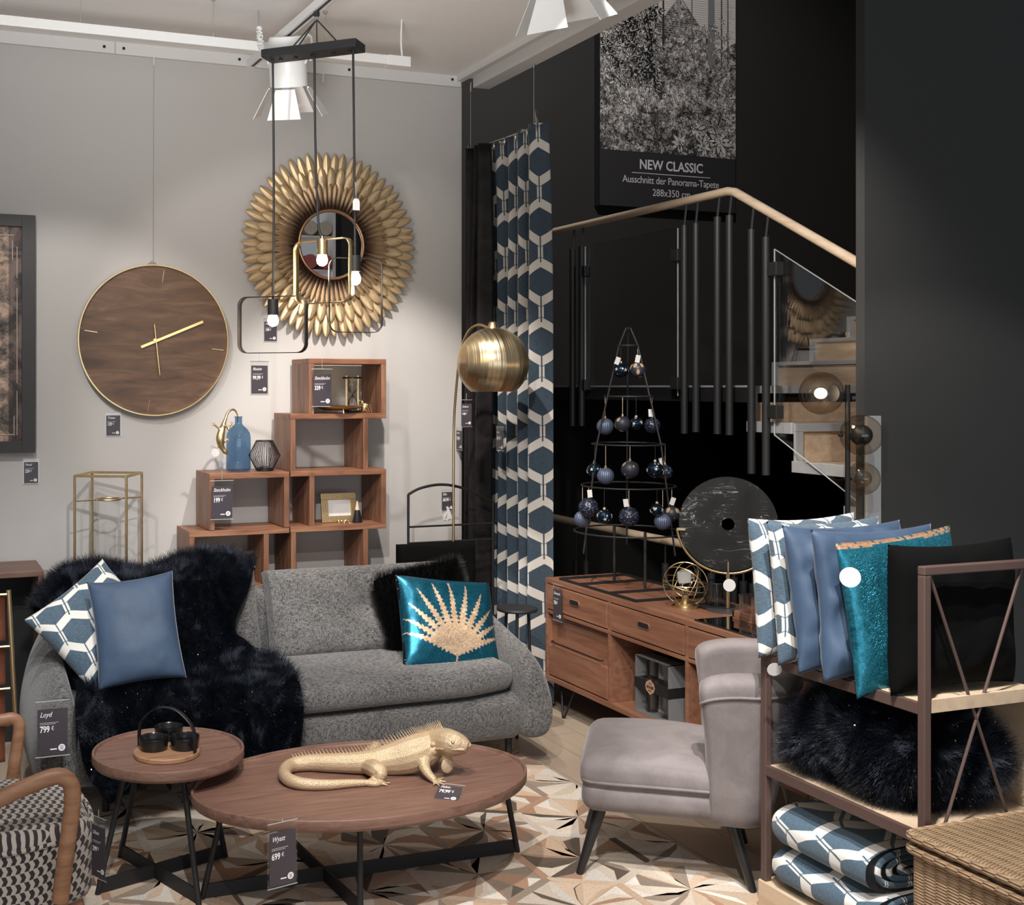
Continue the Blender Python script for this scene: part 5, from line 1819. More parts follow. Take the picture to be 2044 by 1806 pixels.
# ============================================================ FRAMED ART, LEFT
pa_ = at(71, 430, Y=YW - 0.045); pb2 = at(71, 903, Y=YW - 0.045)
PF = thing('framed_artwork', 'tall abstract artwork in a wide black frame at the left edge of the wall', 'picture', (pa_.x - 0.35, YW, pb2.z))
xr, zt_, zb_ = pa_.x, pa_.z, pb2.z
fwid = 0.062
for lo, hi in (((xr - fwid, zb_), (xr, zt_)), ((xr - 0.7, zt_ - 0.055), (xr - fwid, zt_)), ((xr - 0.7, zb_), (xr - fwid, zb_ + 0.055)), ((xr - 0.7, zb_ + 0.055), (xr - 0.7 + fwid, zt_ - 0.055))):
    M().box((lo[0], YW - 0.045, lo[1]), (hi[0], YW - 0.003, hi[1])).build('frame', plain('charcoal_frame', (0.028, 0.026, 0.025), 0.5, var=0.3, scale=20), PF, world=True, smooth=False, bevel=0.001)
n = N('abstract_canvas')
co = n.coord()
f1 = n.noise(n.mapping(co, (1, 1, 1)), 7, 8, 0.7, 1.0)
f2 = n.noise(co, 25, 6, 0.7, 1.5)
xx = n.sep(co)[0]
c1 = n.ramp(f1, [(0.42, (0.03, 0.025, 0.024)), (0.50, (0.10, 0.07, 0.06)), (0.58, (0.17, 0.125, 0.11))])
c2 = n.ramp(n.math('ADD', n.math('MULTIPLY', f1, 0.7), n.math('MULTIPLY', f2, 0.3)), [(0.40, (0.02, 0.02, 0.02)), (0.48, (0.15, 0.12, 0.10)), (0.55, (0.40, 0.27, 0.19)), (0.66, (0.5, 0.45, 0.4))])
n.set(col=n.mix(n.math('LESS_THAN', xx, -0.06), c1, c2), rough=0.7)
n.bump(f2, 0.3, 0.003)
cv = M(); cv.box((-0.61, 0, 0.0), (0.0, 0.01, zt_ - zb_ - 0.11))
o = cv.build('canvas', n.m, PF, smooth=False); o.location = (xr - fwid - (pa_.x - 0.35), -0.03, 0.055)
ln = M()
for px, y0, y1 in ((34, 492, 555), (34, 575, 765), (34, 780, 868), (25, 480, 520), (28, 830, 870)):
    a, b = at(px, y0, Y=YW - 0.032), at(px, y1, Y=YW - 0.032)
    ln.box((a.x - 0.0015, YW - 0.033, b.z), (a.x + 0.0015, YW - 0.031, a.z))
for py in (470, 868): ln.box((0.3, YW - 0.033, at(20, py, Y=YW - 0.03).z), (at(28, 400, Y=YW - 0.03).x, YW - 0.031, at(20, py, Y=YW - 0.03).z + 0.004))
ln.build('painted_lines', plain('cream_paint', (0.45, 0.40, 0.33), 0.7), PF, world=True, smooth=False)

# ============================================================ THINGS IN AND ON THE BOX SHELVES
def ppm(p): return FPX / (p.x * S_ + p.y * C_)


b = at(476, 937, Y=5.63); zsh = zr[2]
BT = thing('glass_bottle', 'tall blue glass apothecary bottle with narrow neck on the low box shelf', 'bottle', (b.x, 5.63, zsh))
k_ = 1 / ppm(b)
pr = [(0, 0.006), (22, 1), (24.5, 4), (24.5, 68), (23, 76), (18, 84), (9, 92), (7.3, 95), (7.2, 106), (8.4, 108.5), (8.0, 109)]
pr = [(r * k_, z * k_) for r, z in pr]
inner = [(max(0, r - 0.0035), z + (0.006 if i < 2 else -0.0003)) for i, (r, z) in enumerate(pr)][::-1]
M().lathe(pr, seg=48).build('body', m_blueglass, BT)
# lizard figure hanging from the bottle neck by its tail
LZ = thing('lizard_figure', 'golden lizard figure hanging head down by its tail from the blue bottle', 'figurine', (at(445, 900, Y=5.6).x, 5.6, zsh))
m = M()
P = [(474, 842), (474, 830), (470, 820), (463, 817), (455, 823), (450, 836), (446, 848), (442, 862), (439.5, 876), (441, 888), (445, 896), (450, 902), (455, 906)]
Rr = [0.003, 0.004, 0.0048, 0.0055, 0.0065, 0.008, 0.012, 0.018, 0.021, 0.016, 0.012, 0.012, 0.005]
Ys = [5.63, 5.63, 5.63, 5.625, 5.615, 5.60, 5.59, 5.58, 5.575, 5.575, 5.575, 5.575, 5.575]
q = spline([at(a, b_, Y=y) for (a, b_), y in zip(P, Ys)], 5)
m.tube(q, interp(Rr, 5), 12)
for pts in ([(447, 850), (439, 856), (432, 851), (427, 847)], [(450, 848), (457, 858), (458, 850), (462, 846)], [(440, 888), (434, 892), (431, 896)], [(443, 886), (450, 880), (453, 877)]):
    m.tube(spline([at(a, b_, Y=5.575) for a, b_ in pts], 4), 0.005, 8)
    e = pts[-1]
    for dx, dy in ((-5, 1), (-4, -4), (0, -5), (-4, 4)):
        if pts[0][0] > 448 or e[0] > 450: dx = -dx
        m.tube([at(e[0], e[1], Y=5.575), at(e[0] + dx, e[1] + dy, Y=5.57)], [0.0028, 0.0015], 6)
m.build('body', m_goldpaint, LZ, world=True, remesh=0.0018)
disc_tag('', at(430, 903, Y=5.55), 0.020, (0, -1, 0), 'tag', LZ)
# wire lantern
b = at(528, 938, Y=5.63); k_ = 1 / ppm(b)
WL = thing('wire_candle_holder', 'black wire candle holder with waisted hexagon outline beside the blue bottle', 'candle holder', (b.x, 5.63, zsh))
for k in range(40):
    a = 2 * pi * k / 40
    pts = [(17 * k_ * cos(a), 17 * k_ * sin(a), 0.003), (31.5 * k_ * cos(a), 31.5 * k_ * sin(a), 30 * k_), (17 * k_ * cos(a), 17 * k_ * sin(a), 59 * k_)]
    M().tube(pts, 0.0013, 6).build('wire', m_black, WL)
for r, z in ((17, 0.003), (17, 59 * k_)): M().tube(circle((0, 0, z), r * k_, 32), 0.0026, 8, closed=True).build('ring', m_black, WL)
M().lathe([(0, 0.001), (17 * k_, 0.001), (17 * k_, 0.012), (0, 0.012)], seg=32).build('dish', m_black, WL)
M().lathe([(9 * k_, 0.014), (12 * k_, 0.02), (12 * k_, 0.115), (11.4 * k_, 0.115), (11.4 * k_, 0.02), (8 * k_, 0.016)], seg=32).build('glass_cup', m_glass, WL)
# top compartment: hourglass, dish, beetle
z1 = zr[1]
b = at(703, 812, Y=5.70); k_ = 1 / ppm(b)
HG = thing('hourglass', 'glass hourglass in a brass and black stand in the top compartment', 'hourglass', (b.x, 5.70, z1))
for z in (0.004, 0.175): M().lathe([(0, z), (0.05, z), (0.05, z + 0.008), (0, z + 0.008)], seg=32).build('plate', m_black, HG)
for a in range(4): M().cyl((0.042 * cos(a * pi / 2 + 0.5), 0.042 * sin(a * pi / 2 + 0.5), 0.01), (0.042 * cos(a * pi / 2 + 0.5), 0.042 * sin(a * pi / 2 + 0.5), 0.19), 0.0028, seg=8).build('post', m_gold, HG)
M().lathe([(0.0, 0.012), (0.02, 0.016), (0.027, 0.04), (0.02, 0.07), (0.004, 0.092), (0.02, 0.115), (0.027, 0.145), (0.02, 0.168), (0.0, 0.174)], seg=28).build('glass', m_glass, HG)
b = at(676, 822, Y=5.60)
DS = thing('footed_dish', 'shallow golden footed dish in front of the hourglass', 'dish', (b.x, 5.60, z1))
M().lathe([(0.03, 0.014), (0.08, 0.018), (0.115, 0.03), (0.123, 0.038), (0.119, 0.038), (0.08, 0.022), (0.0, 0.018), (0.0, 0.014)], seg=48).build('bowl', m_gold, DS)
for a in range(3): M().tube([(0.07 * cos(a * 2.1 + 0.5), 0.07 * sin(a * 2.1 + 0.5), 0.018), (0.078 * cos(a * 2.1 + 0.5), 0.078 * sin(a * 2.1 + 0.5), 0.0)], [0.006, 0.003], 8).build('foot', m_gold, DS)
b = at(728, 826, Y=5.565)
BG = thing('beetle_figure', 'small shiny golden beetle figure beside the footed dish', 'figurine', (b.x, 5.565, z1))
m = M(); m.ball((0, 0, 0.03), 0.02, 18, 12, (0.9, 0.8, 1.3), Matrix.Rotation(0.5, 4, 'Y')); m.ball((-0.014, 0, 0.055), 0.010, 12, 8)
for s in (-1, 1):
    for t in (-0.012, 0.0, 0.012): m.tube([(t * 0.6, s * 0.008, 0.03 + t), (t + 0.006, s * 0.024, 0.032 + t), (t + 0.014, s * 0.03, 0.004)], 0.0018, 6)
    m.tube([(-0.016, s * 0.004, 0.06), (-0.03, s * 0.014, 0.066)], 0.0014, 6)
m.build('body', m_gold, BG, remesh=0.0012)
# middle compartment: photo frame, cone, small ants
z3 = zr[3]
b = at(677, 1046, Y=5.64)
FRM = thing('photo_frame', 'golden ribbed photo frame with blank white print in the middle compartment', 'photo frame', (b.x, 5.64, z3), rot=(radians(-10), 0, 0))
k_ = 1 / ppm(b)
W2, H2 = 37 * k_, 58 * k_
for lo, hi in (((-W2, 0), (W2, H2 * 0.22)), ((-W2, H2 * 0.78), (W2, H2)), ((-W2, H2 * 0.22), (-W2 * 0.62, H2 * 0.78)), ((W2 * 0.66, H2 * 0.22), (W2, H2 * 0.78))):
    M().box((lo[0], -0.012, lo[1]), (hi[0], 0.0, hi[1])).build('frame', m_goldpaint, FRM, smooth=False, bevel=0.001)
M().box((-W2 * 0.62, -0.006, H2 * 0.22), (W2 * 0.66, -0.001, H2 * 0.78)).build('print', m_paper, FRM, smooth=False)
m = M(); text_into(m, 'PHOTO', 0.012, Matrix.Translation((0, -0.0065, H2 * 0.45)) @ BX, 'CENTER', ext=0.0001) if False else None
b = at(713, 1049, Y=5.60); k_ = 1 / ppm(b)
CN = thing('cone_ornament', 'small black beaded cone with pale wooden tip beside the photo frame', 'ornament', (b.x, 5.60, z3))
M().lathe([(0, 0), (10 * k_, 0), (10.5 * k_, 2 * k_), (5 * k_, 25 * k_), (0, 25 * k_)], seg=28).build('base', m_black, CN)
M().lathe([(4.9 * k_, 25 * k_), (1.2 * k_, 42 * k_), (0, 43 * k_)], seg=24).build('tip', m_ply, CN)
for zz in range(4):
    for a in range(10): M().ball(((9.3 - zz * 1.6) * k_ * cos(a * pi / 5 + zz * 0.3), (9.3 - zz * 1.6) * k_ * sin(a * pi / 5 + zz * 0.3), (5 + zz * 5) * k_), 0.0016, 6, 4).build('bead', m_steel, CN)
b = at(684, 1049, Y=5.57)
AN = thing('ant_figure', 'small golden insect figure lying in front of the photo frame', 'figurine', (b.x, 5.57, z3))
m = M(); m.ball((0.02, 0, 0.014), 0.012, 14, 10, (1.3, 0.8, 0.8)); m.ball((-0.004, 0, 0.014), 0.008, 12, 8, (1.3, 0.8, 0.8)); m.ball((-0.022, 0, 0.014), 0.009, 12, 8)
for s in (-1, 1):
    for t in (-0.012, 0.0, 0.012): m.tube([(t, s * 0.004, 0.014), (t * 1.8, s * 0.018, 0.02), (t * 2.6, s * 0.028, 0.001)], 0.0015, 6)
m.build('body', m_gold, AN, remesh=0.0011)
# lower-left compartment: golden bowl with a round card
z4 = zr[4]
b = at(447, 1120, Y=5.66)
GB = thing('wing_bowl', 'golden winged bowl half hidden by the fur throw in the lowest visible compartment', 'bowl', (b.x, 5.66, z4))
m = M()
m.grid(lambda u, v: Vector(((u - 0.5) * 0.27, (v - 0.5) * 0.14 * (1 - 0.5 * abs(2 * u - 1)), 0.05 + 0.075 * abs(2 * u - 1) ** 1.6 + 0.03 * (2 * v - 1) ** 2)), 24, 12)
m.build('bowl', m_goldpaint, GB, solid=0.006)
M().lathe([(0, 0), (0.04, 0), (0.02, 0.03), (0.03, 0.055), (0, 0.055)], seg=20).build('foot', m_goldpaint, GB)
disc_tag('', at(407, 1112, Y=5.585), 0.019, (0.2, -1, 0), 'tag', GB)

# ============================================================ BRASS LANTERN FRAME BEHIND THE SOFA
cs = [at(149, 948, Z=1.24), at(208, 943, Z=1.24), at(285, 949, Z=1.24), at(228, 955, Z=1.24)]
cc = sum(cs, Vector()) / 4
# square it
d1 = (cs[2] - cs[0]) / 2; d2 = (cs[3] - cs[1]) / 2
hd = 0.165
d1 = Vector((d1.x, d1.y, 0)).normalized() * hd; d2 = Vector((-d1.y, d1.x, 0))
cc = Vector((cc.x * 5.56 / cc.y, 5.56, cc.z))
LN = thing('lantern_stand', 'tall open brass lantern frame with glass tube behind the left end of the sofa', 'lantern', (cc.x, cc.y, 0))
A0 = atan2(-(cs[3] - cs[1]).y, -(cs[3] - cs[1]).x)
cn = [Vector((cc.x, cc.y, 0)) + Vector((0.172 * cos(radians(-72 + 90 * k)), 0.172 * sin(radians(-72 + 90 * k)), 0)) for k in range(4)]
for p in cn: M().cyl((p.x, p.y, 0), (p.x, p.y, 1.24), 0.0065, seg=8).build('post', m_goldpaint, LN, world=True)
for z in (1.24, 0.02):
    for k in range(4): M().bar(Vector((cn[k].x, cn[k].y, z)), Vector((cn[(k + 1) % 4].x, cn[(k + 1) % 4].y, z)), 0.011).build('bar', m_goldpaint, LN, world=True)
zc_ = 1.125
for k in range(4):
    d_ = (Vector((cn[k].x, cn[k].y, 0)) - Vector((cc.x, cc.y, 0)))
    if k % 2 == 1: M().cyl(Vector((cc.x, cc.y, zc_)) + d_, Vector((cc.x, cc.y, zc_)) + d_ * 0.35, 0.0035, seg=8).build('crossbar', m_goldpaint, LN, world=True)
M().tube(circle((cc.x, cc.y, zc_), 0.058, 36), (0.003, 0.006) and 0.0045, 8, closed=True).build('ring', m_goldpaint, LN, world=True)
M().lathe([(0.050, 0.70), (0.050, 1.12), (0.047, 1.12), (0.047, 0.70)], (cc.x, cc.y, 0), 36).build('glass_tube', m_pane, LN, world=True)

# ============================================================ ARCHED METAL RACK AND BLACK FUR ON IT
Yk = 5.46
AR = thing('arched_rack', 'black arched metal ladder rack standing behind the right end of the sofa', 'rack', (at(900, 1000, Y=Yk).x, Yk, 0))
arch = spline([at(815, 987, Y=Yk), at(840, 974, Y=Yk), at(882, 967, Y=Yk), at(930, 976, Y=Yk), at(984, 1002, Y=Yk)], 6)
M().tube(arch, 0.007, 8).build('arch', m_black, AR, world=True)
for e in (arch[0], arch[-1]): M().cyl(e, (e.x, e.y, 0), 0.007, seg=8).build('post', m_black, AR, world=True)
for z in (at(900, 1048, Y=Yk).z, at(900, 1078, Y=Yk).z - 0.005, 0.45, 0.1): M().cyl((arch[0].x, Yk, z), (arch[-1].x, Yk, z), 0.005, seg=8).build('rung', m_black, AR, world=True)
a, b = at(790, 1085, Y=5.40), at(948, 1090, Y=5.40)
c, e, wd, ht = quadframe(Vector((a.x, 5.40, 0.55)), Vector((b.x, 5.40, 0.55)), Vector((a.x, 5.40, 0.87)))
o = cushion(wd, ht, 0.09, 0.01, 6, 26, 0.004, 3, box=True).build('fur_seat_cover', [m_furkb, m_furk], None, keep=True, weld=True)
o.location = c; o.rotation_euler = e
tag(o, 'black faux fur cover hung over the arched metal rack', 'cover')
hair(o, 14000, 0.013, 2, 0.0012, kink=0.7, seed=3)
for dx, tilt_ in ((0, 0.1), (0.02, 0.5), (-0.01, -0.4)):
    p = at(893 + dx * 300, 1024, Y=5.445)
    m = M(); m.box((-0.022, 0, -0.035), (0.022, 0.001, 0.03), Matrix.Translation(p + Vector((0, dx * 0.2, 0))) @ Matrix.Rotation(tilt_, 4, 'Y') @ Matrix.Rotation(tilt_, 4, 'Z'))
    m.build('paper_label', m_paper, AR, world=True, smooth=False)
st_ = thing('side_stool', 'small black round side stool between sofa arm and patterned curtain', 'stool', (2.72, 5.0, 0))
M().lathe([(0, 0.585), (0.095, 0.585), (0.098, 0.592), (0.095, 0.6), (0, 0.6)], seg=40).build('seat', m_blackm, st_)
for k in range(3): M().cyl((0.06 * cos(k * 2.1), 0.06 * sin(k * 2.1), 0.585), (0.08 * cos(k * 2.1), 0.08 * sin(k * 2.1), 0), 0.008, seg=8).build('leg', m_blackm, st_)

# ============================================================ BRASS ARC LAMP
Yl = 5.10
sc2 = at(984, 725, Y=Yl); rs = 71.5 / ppm(sc2)
AL = thing('arc_floor_lamp', 'brushed brass arc floor lamp with dome shade in front of the curtains', 'floor lamp', (at(905, 900, Y=5.42).x, 5.42, 0))
prf = [(0.018, rs * 0.995)]
for k in range(3, 31): prf.append((rs * sin(radians(k * 4.9)), rs * cos(radians(k * 4.9))))
prf = [q for q in prf if q[1] > -rs * 0.80]
prf += [(q[0] - 0.002, q[1]) for q in prf[::-1]]
n = N('brushed_brass_dome')
co = n.sep(n.coord())
an = n.math('ARCTAN2', co[1], co[0])
comb = n.new('ShaderNodeCombineXYZ'); n.link(n.math('MULTIPLY', an, 4.0), comb.inputs[0]); n.link(co[2], comb.inputs[2])
gz = n.noise(n.mapping(comb.outputs[0], (1, 1, 0.03)), 2.2, 4)
n.set(col=n.ramp(gz, [(0.3, (0.50, 0.39, 0.23)), (0.7, (0.68, 0.56, 0.37))]), rough=0.33, metal=1.0, aniso=0.6)
n.bump(gz, 0.6, 0.03)
M().lathe(prf, sc2 - Vector(AL.location), 72).build('shade', n.m, AL)
M().lathe([(0, 0.034), (0.012, 0.034), (0.02, 0.028), (0.03, 0.0), (0.0, 0.0)], sc2 + Vector((0, 0, rs * 0.97)) - Vector(AL.location), 28).build('cap', m_gold, AL)
pole = [(*at(905, 900, Y=5.42).xy, 0.02), at(905, 1000, Y=5.42), at(906, 850, Y=5.42), at(912, 760, Y=5.38), at(920, 700, Y=5.33), at(935, 662, Y=5.27), at(955, 648, Y=5.2), at(975, 653, Y=5.13), sc2 + Vector((0, 0, rs + 0.02))]
M().tube(spline(pole, 6), 0.0065, 10).build('pole', m_gold, AL, world=True)
M().lathe([(0, 0), (0.14, 0), (0.14, 0.02), (0, 0.02)], seg=40).build('base', m_gold, AL)
M().ball(sc2 - Vector(AL.location) - Vector((0, 0, 0.03)), 0.03, 16, 10).build('bulb', m_paper, AL)

# ============================================================ TRAY SET ON THE ROUND TABLE
zt1 = 0.440
tc = at(333, 1500, Z=zt1 + 0.01); k_ = 1 / ppm(tc)
TR = thing('serving_board', 'round acacia board with tall black strap handle on the side table', 'tray', (tc.x, tc.y, zt1), rot=(0, 0, radians(-4)))
rb = 66 * k_
m_aca = wood('acacia', (0.22, 0.10, 0.05), (0.36, 0.2, 0.11), (0.46, 0.29, 0.18), 'X', 4)
M().lathe([(0, 0), (rb * 0.97, 0), (rb, 0.003), (rb, 0.014), (rb * 0.97, 0.017), (0, 0.017)], seg=64).build('board', m_aca, TR)
hd_ = [Vector((x, 0, z)) for x, z in ((-0.078, 0.02), (-0.079, 0.06), (-0.070, 0.105), (-0.035, 0.145), (0.0, 0.155), (0.035, 0.145), (0.070, 0.105), (0.079, 0.06), (0.078, 0.0))]
rotH = Matrix.Rotation(radians(-38), 4, 'Z')
m = M(); sp2 = spline([rotH @ (v * Vector((1.0, 1, 1)) if False else Vector((v.x * rb / 0.108 * 1.32, v.y, v.z))) for v in hd_], 6)
hw = rotH @ Vector((0, 0.009, 0))
vsn = []
for i, p in enumerate(sp2):
    vsn += [p - hw, p + hw]
m.add(vsn, [(2 * i, 2 * i + 1, 2 * i + 3, 2 * i + 2) for i in range(len(sp2) - 1)])
m.build('handle', m_black, TR, solid=0.003)
e_ = sp2[-1]
for k, (px, py) in enumerate(((307, 1487), (369, 1485), (337, 1465))):
    p = at(px, py, Z=zt1 + 0.03)
    lab = ['small black bowl at the front left of the serving board', 'small black bowl at the right of the serving board beside the handle', 'small black bowl at the back of the serving board'][k]
    BO = thing('dip_bowl', lab, 'bowl', (p.x, p.y, zt1 + 0.0172), group='three black bowls on the serving board')
    rb2 = 29.5 * k_
    M().lathe([(0, 0), (rb2 * 0.85, 0), (rb2 * 0.92, 0.004), (rb2, 0.036), (rb2 * 0.985, 0.041), (rb2 * 0.93, 0.037), (rb2 * 0.85, 0.008), (0, 0.006)], seg=40).build('bowl', plain('black_glaze', (0.008, 0.008, 0.009), 0.22, var=0.1), BO)

# ============================================================ GOLDEN IGUANA
zt2 = 0.367
IG = thing('iguana_figure', 'golden iguana figure with curled tail lying on the oval coffee table', 'figurine', (1.4, 3.62, zt2))
path = [(758, 1563, .006), (735, 1562, .010), (700, 1563, .013), (650, 1566, .0165), (605, 1564, .019), (577, 1556, .021), (567, 1542, .0225), (580, 1528, .024), (615, 1522, .027), (660, 1522, .031), (705, 1522, .035), (745, 1520, .042), (790, 1513, .056), (825, 1504, .062), (850, 1494, .058), (868, 1484, .049), (884, 1480, .047), (902, 1483, .045), (920, 1487, .036), (934, 1492, .022)]
zs = [.006, .010, .013, .0165, .019, .021, .0225, .024, .027, .031, .035, .040, .050, .066, .080, .096, .108, .114, .110, .104]
ctr = [at(px, py, Z=zt2 + z) for (px, py, r), z in zip(path, zs)]
rad = [r for _, _, r in path]
sp3 = spline(ctr, 6); ra3 = interp(rad, 6)
m = M()
m.tube(sp3, [(r * 0.92, r) for r in ra3], 16)


def limb(m, pts, rs_):
    m.tube(spline(pts, 5), interp(rs_, 5), 10)


fr = ctr[14]
# front leg, camera side: upper arm down to elbow, forearm to the hand on the table
limb(m, [at(852, 1500, Z=zt2 + .075), at(846, 1522, Z=zt2 + .05), at(852, 1540, Z=zt2 + .03), at(868, 1558, Z=zt2 + .008)], [.026, .022, .016, .011])
for dx, dy in ((18, -4), (22, 3), (20, 10), (10, 13), (-2, 9)):
    m.tube([at(868, 1557, Z=zt2 + .006), at(868 + dx, 1557 + dy, Z=zt2 + .004)], [.006, .003], 7)
limb(m, [ctr[14] + Vector((0.02, 0.03, 0)), ctr[14] + Vector((0.05, 0.08, -0.03)), ctr[14] + Vector((0.09, 0.10, -0.07))], [.024, .018, .010])
# hind leg: thigh bulges forward, shank back, long foot
limb(m, [at(735, 1530, Z=zt2 + .03), at(752, 1536, Z=zt2 + .038), at(760, 1545, Z=zt2 + .03), at(748, 1556, Z=zt2 + .012), at(735, 1562, Z=zt2 + .010)], [.026, .030, .022, .014, .010])
limb(m, [at(735, 1562, Z=zt2 + .010), at(752, 1564, Z=zt2 + .008), at(768, 1562, Z=zt2 + .005)], [.012, .010, .005])
for dx, dy in ((20, -6), (24, 0), (20, 5)):
    m.tube([at(755, 1562, Z=zt2 + .006), at(755 + dx, 1562 + dy, Z=zt2 + .004)], [.006, .0025], 7)
limb(m, [ctr[11] + Vector((0.0, 0.03, 0)), ctr[11] + Vector((0.04, 0.08, 0.02)), ctr[11] + Vector((-0.02, 0.11, -0.03))], [.026, .022, .010])
# head: jowl, cheek plate, dewlap, brow, mouth ridge, nose
m.ball(at(886, 1492, Z=zt2 + .09), 0.030, 14, 10, (1.0, 0.8, 1.0))
m.ball(at(893, 1528, Z=zt2 + .038), 0.026, 16, 10, (0.9, 0.25, 1.0))
m.ball(at(892, 1512, Z=zt2 + .062), 0.022, 16, 10, (0.9, 0.4, 1.1))
m.ball(at(920, 1494, Z=zt2 + .090), 0.018, 12, 8, (1.5, 0.8, 0.6))


def skin(f, up_, out=0.97):
    """point on the camera side of the head, f along the body path, up_ in head radii"""
    i = int(f); t = f - i
    c = ctr[i] * (1 - t) + ctr[min(i + 1, len(ctr) - 1)] * t
    r = rad[i] * (1 - t) + rad[min(i + 1, len(rad) - 1)] * t
    d = (ctr[min(i + 1, len(ctr) - 1)] - ctr[i]) if i + 1 < len(ctr) else ctr[-1] - ctr[-2]
    d.z = 0; d.normalize()
    side = Vector((d.y, -d.x, 0))
    if side.y > 0: side = -side
    return c + side * r * out * sqrt(max(0, 1 - up_ * up_)) + Vector((0, 0, r * up_ * out))


m.tube([skin(f, u) for f, u in ((16.3, -0.35), (16.9, -0.28), (17.5, -0.18), (18.1, -0.12), (18.7, -0.15))], 0.0035, 8)
m.tube([skin(f, u) for f, u in ((16.6, 0.62), (17.1, 0.72), (17.7, 0.68), (18.2, 0.45))], 0.005, 8)
m.tube([skin(f, u) for f, u in ((17.0, 0.18), (17.4, 0.12), (17.8, 0.2))], 0.0028, 8)
m.ball(skin(16.1, -0.5), 0.015, 14, 10, (1, 0.6, 1))
m.ball(skin(15.6, 0.1), 0.007, 12, 8)
m.ball(ctr[-1] + Vector((0.004, 0, 0.008)), 0.009, 10, 8)
m.build('body', m_igu, IG, world=True, remesh=0.0022)
cr = M()
for i in range(44, len(sp3) - 16):
    p = sp3[i]; r = ra3[i]
    for h_ in (0,):
        q = sp3[i] + (sp3[i + 1] - sp3[i]) * h_
        tdir = (sp3[i + 1] - sp3[i]).normalized()
        upv = Vector((-tdir.z * 0.4 - 0.15, 0.12, 1)).normalized()
        ln_ = 0.012 + 0.012 * min(1, (i - 44) / 30) + 0.002 * sin(i * 5.0)
        cr.tube([q + upv * r * 0.9, q + upv * (r + ln_) - tdir * ln_ * 0.45], [0.0027, 0.0005], 5)
cr.build('crest', m_igu, IG, world=True)
M().ball(skin(17.35, 0.38, 0.93), 0.0075, 14, 10).build('eye', m_goldpaint, IG, world=True)

# ============================================================ ON THE SIDEBOARD
ZT = 0.68
# wire ornament tree
bc = [at(1147, 1152.5, Z=ZT), at(1235, 1143, Z=ZT), at(1360, 1183, Z=ZT), at(1281, 1193, Z=ZT)]
q0 = at(1222, 1158, Z=ZT); q1 = at(1287, 1176, Z=ZT)
tcx = (q0.x + q1.x) / 2
xt = 3.27
tce = at(1254, 930, X=xt); TY = tce.y
OT = thing('ornament_tree', 'black wire display tree of stacked rings standing on the sideboard', 'display stand', (xt, TY, ZT))
bx_0, bx_1 = XS + 0.03, XSB - 0.03
by_0, by_1 = TY - 0.36, TY + 0.30
for a, b in (((bx_0, by_0), (bx_1, by_0)), ((bx_1, by_0), (bx_1, by_1)), ((bx_1, by_1), (bx_0, by_1)), ((bx_0, by_1), (bx_0, by_0)), ((bx_0, TY - 0.14), (bx_1, TY - 0.14)), ((bx_0, TY + 0.12), (bx_1, TY + 0.12))):
    M().bar((*a, ZT + 0.006), (*b, ZT + 0.006), 0.011).build('base_bar', m_blackm, OT, world=True, smooth=False)
for y in (TY - 0.14, TY + 0.12): M().cyl((xt, y, ZT + 0.01), (xt, y, 0.96), 0.007, seg=10).build('post', m_blackm, OT, world=True)
sT = FPX / ((xt * S_ + TY * C_))
rings = [(690, 21), (791, 47), (886, 71), (969, 92), (1060, 106)]
rz = []
for py, rp in rings:
    z = 1.65 - (py - CY) / sT; rz.append((z, rp / sT))
    M().tube(circle((xt, TY, z), rp / sT, 64), 0.0042, 8, closed=True).build('ring', m_blackm, OT, world=True)
ztop = 1.65 - (655 - CY) / sT; zbot = 1.65 - (1100 - CY) / sT
rbot = 1.12 * rz[-1][1]
for k in range(3):
    a = radians(-62 + 120 * k)
    M().tube([(xt + 0.012 * cos(a), TY + 0.012 * sin(a), ztop), (xt + rz[0][1] * cos(a), TY + rz[0][1] * sin(a), rz[0][0]), (xt + rz[2][1] * cos(a), TY + rz[2][1] * sin(a), rz[2][0]), (xt + rz[4][1] * 0.95 * cos(a), TY + rz[4][1] * 0.95 * sin(a), zbot)], 0.0045, 8).build('rod', m_blackm, OT, world=True)
M().tube(circle((xt, TY, ztop), 0.012, 16), 0.003, 6, closed=True).build('top_ring', m_blackm, OT, world=True)

n = N('ribbed_blue_glass')
co = n.sep(n.coord())
an = n.math('ARCTAN2', co[1], co[0])
rib = n.math('ABSOLUTE', n.math('SINE', n.math('MULTIPLY', an, 11.0)))
n.set(col=n.mix(rib, (0.10, 0.085, 0.075), (0.10, 0.15, 0.27)), rough=0.38, metal=0.35)
n.bump(rib, 0.7, 0.002)
m_ba = n.m
n = N('matt_bauble_gold_dashes')
co = n.coord()
vd = n.voronoi(n.mapping(co, (1, 1, 0.45)), 34, 'F1')
n.set(col=n.mix(n.math('LESS_THAN', vd, 0.33), (0.018, 0.022, 0.034), (0.42, 0.29, 0.16)), rough=0.45)
m_bb = n.m
n = N('mirror_bauble')
co = n.coord()
vd = n.voronoi(n.mapping(co, (1, 1, 1)), 45, 'F1')
n.set(col=n.mix(n.math('LESS_THAN', vd, 0.22), (0.012, 0.03, 0.055), (0.5, 0.47, 0.42)), rough=n.math('ADD', 0.05, n.math('MULTIPLY', n.math('LESS_THAN', vd, 0.22), 0.6)), metal=0.8)
m_bc = n.m
n = N('glitter_bauble')
co = n.coord()
vd = n.voronoi(co, 110, 'F1')
n.set(col=n.mix(n.math('LESS_THAN', vd, 0.2), (0.008, 0.012, 0.028), (0.35, 0.38, 0.45)), rough=0.3)
n.bump(vd, 0.8, 0.003)
m_bd = n.m
m_star = plain('silver_star', (0.55, 0.52, 0.47), 0.5, 0.2)
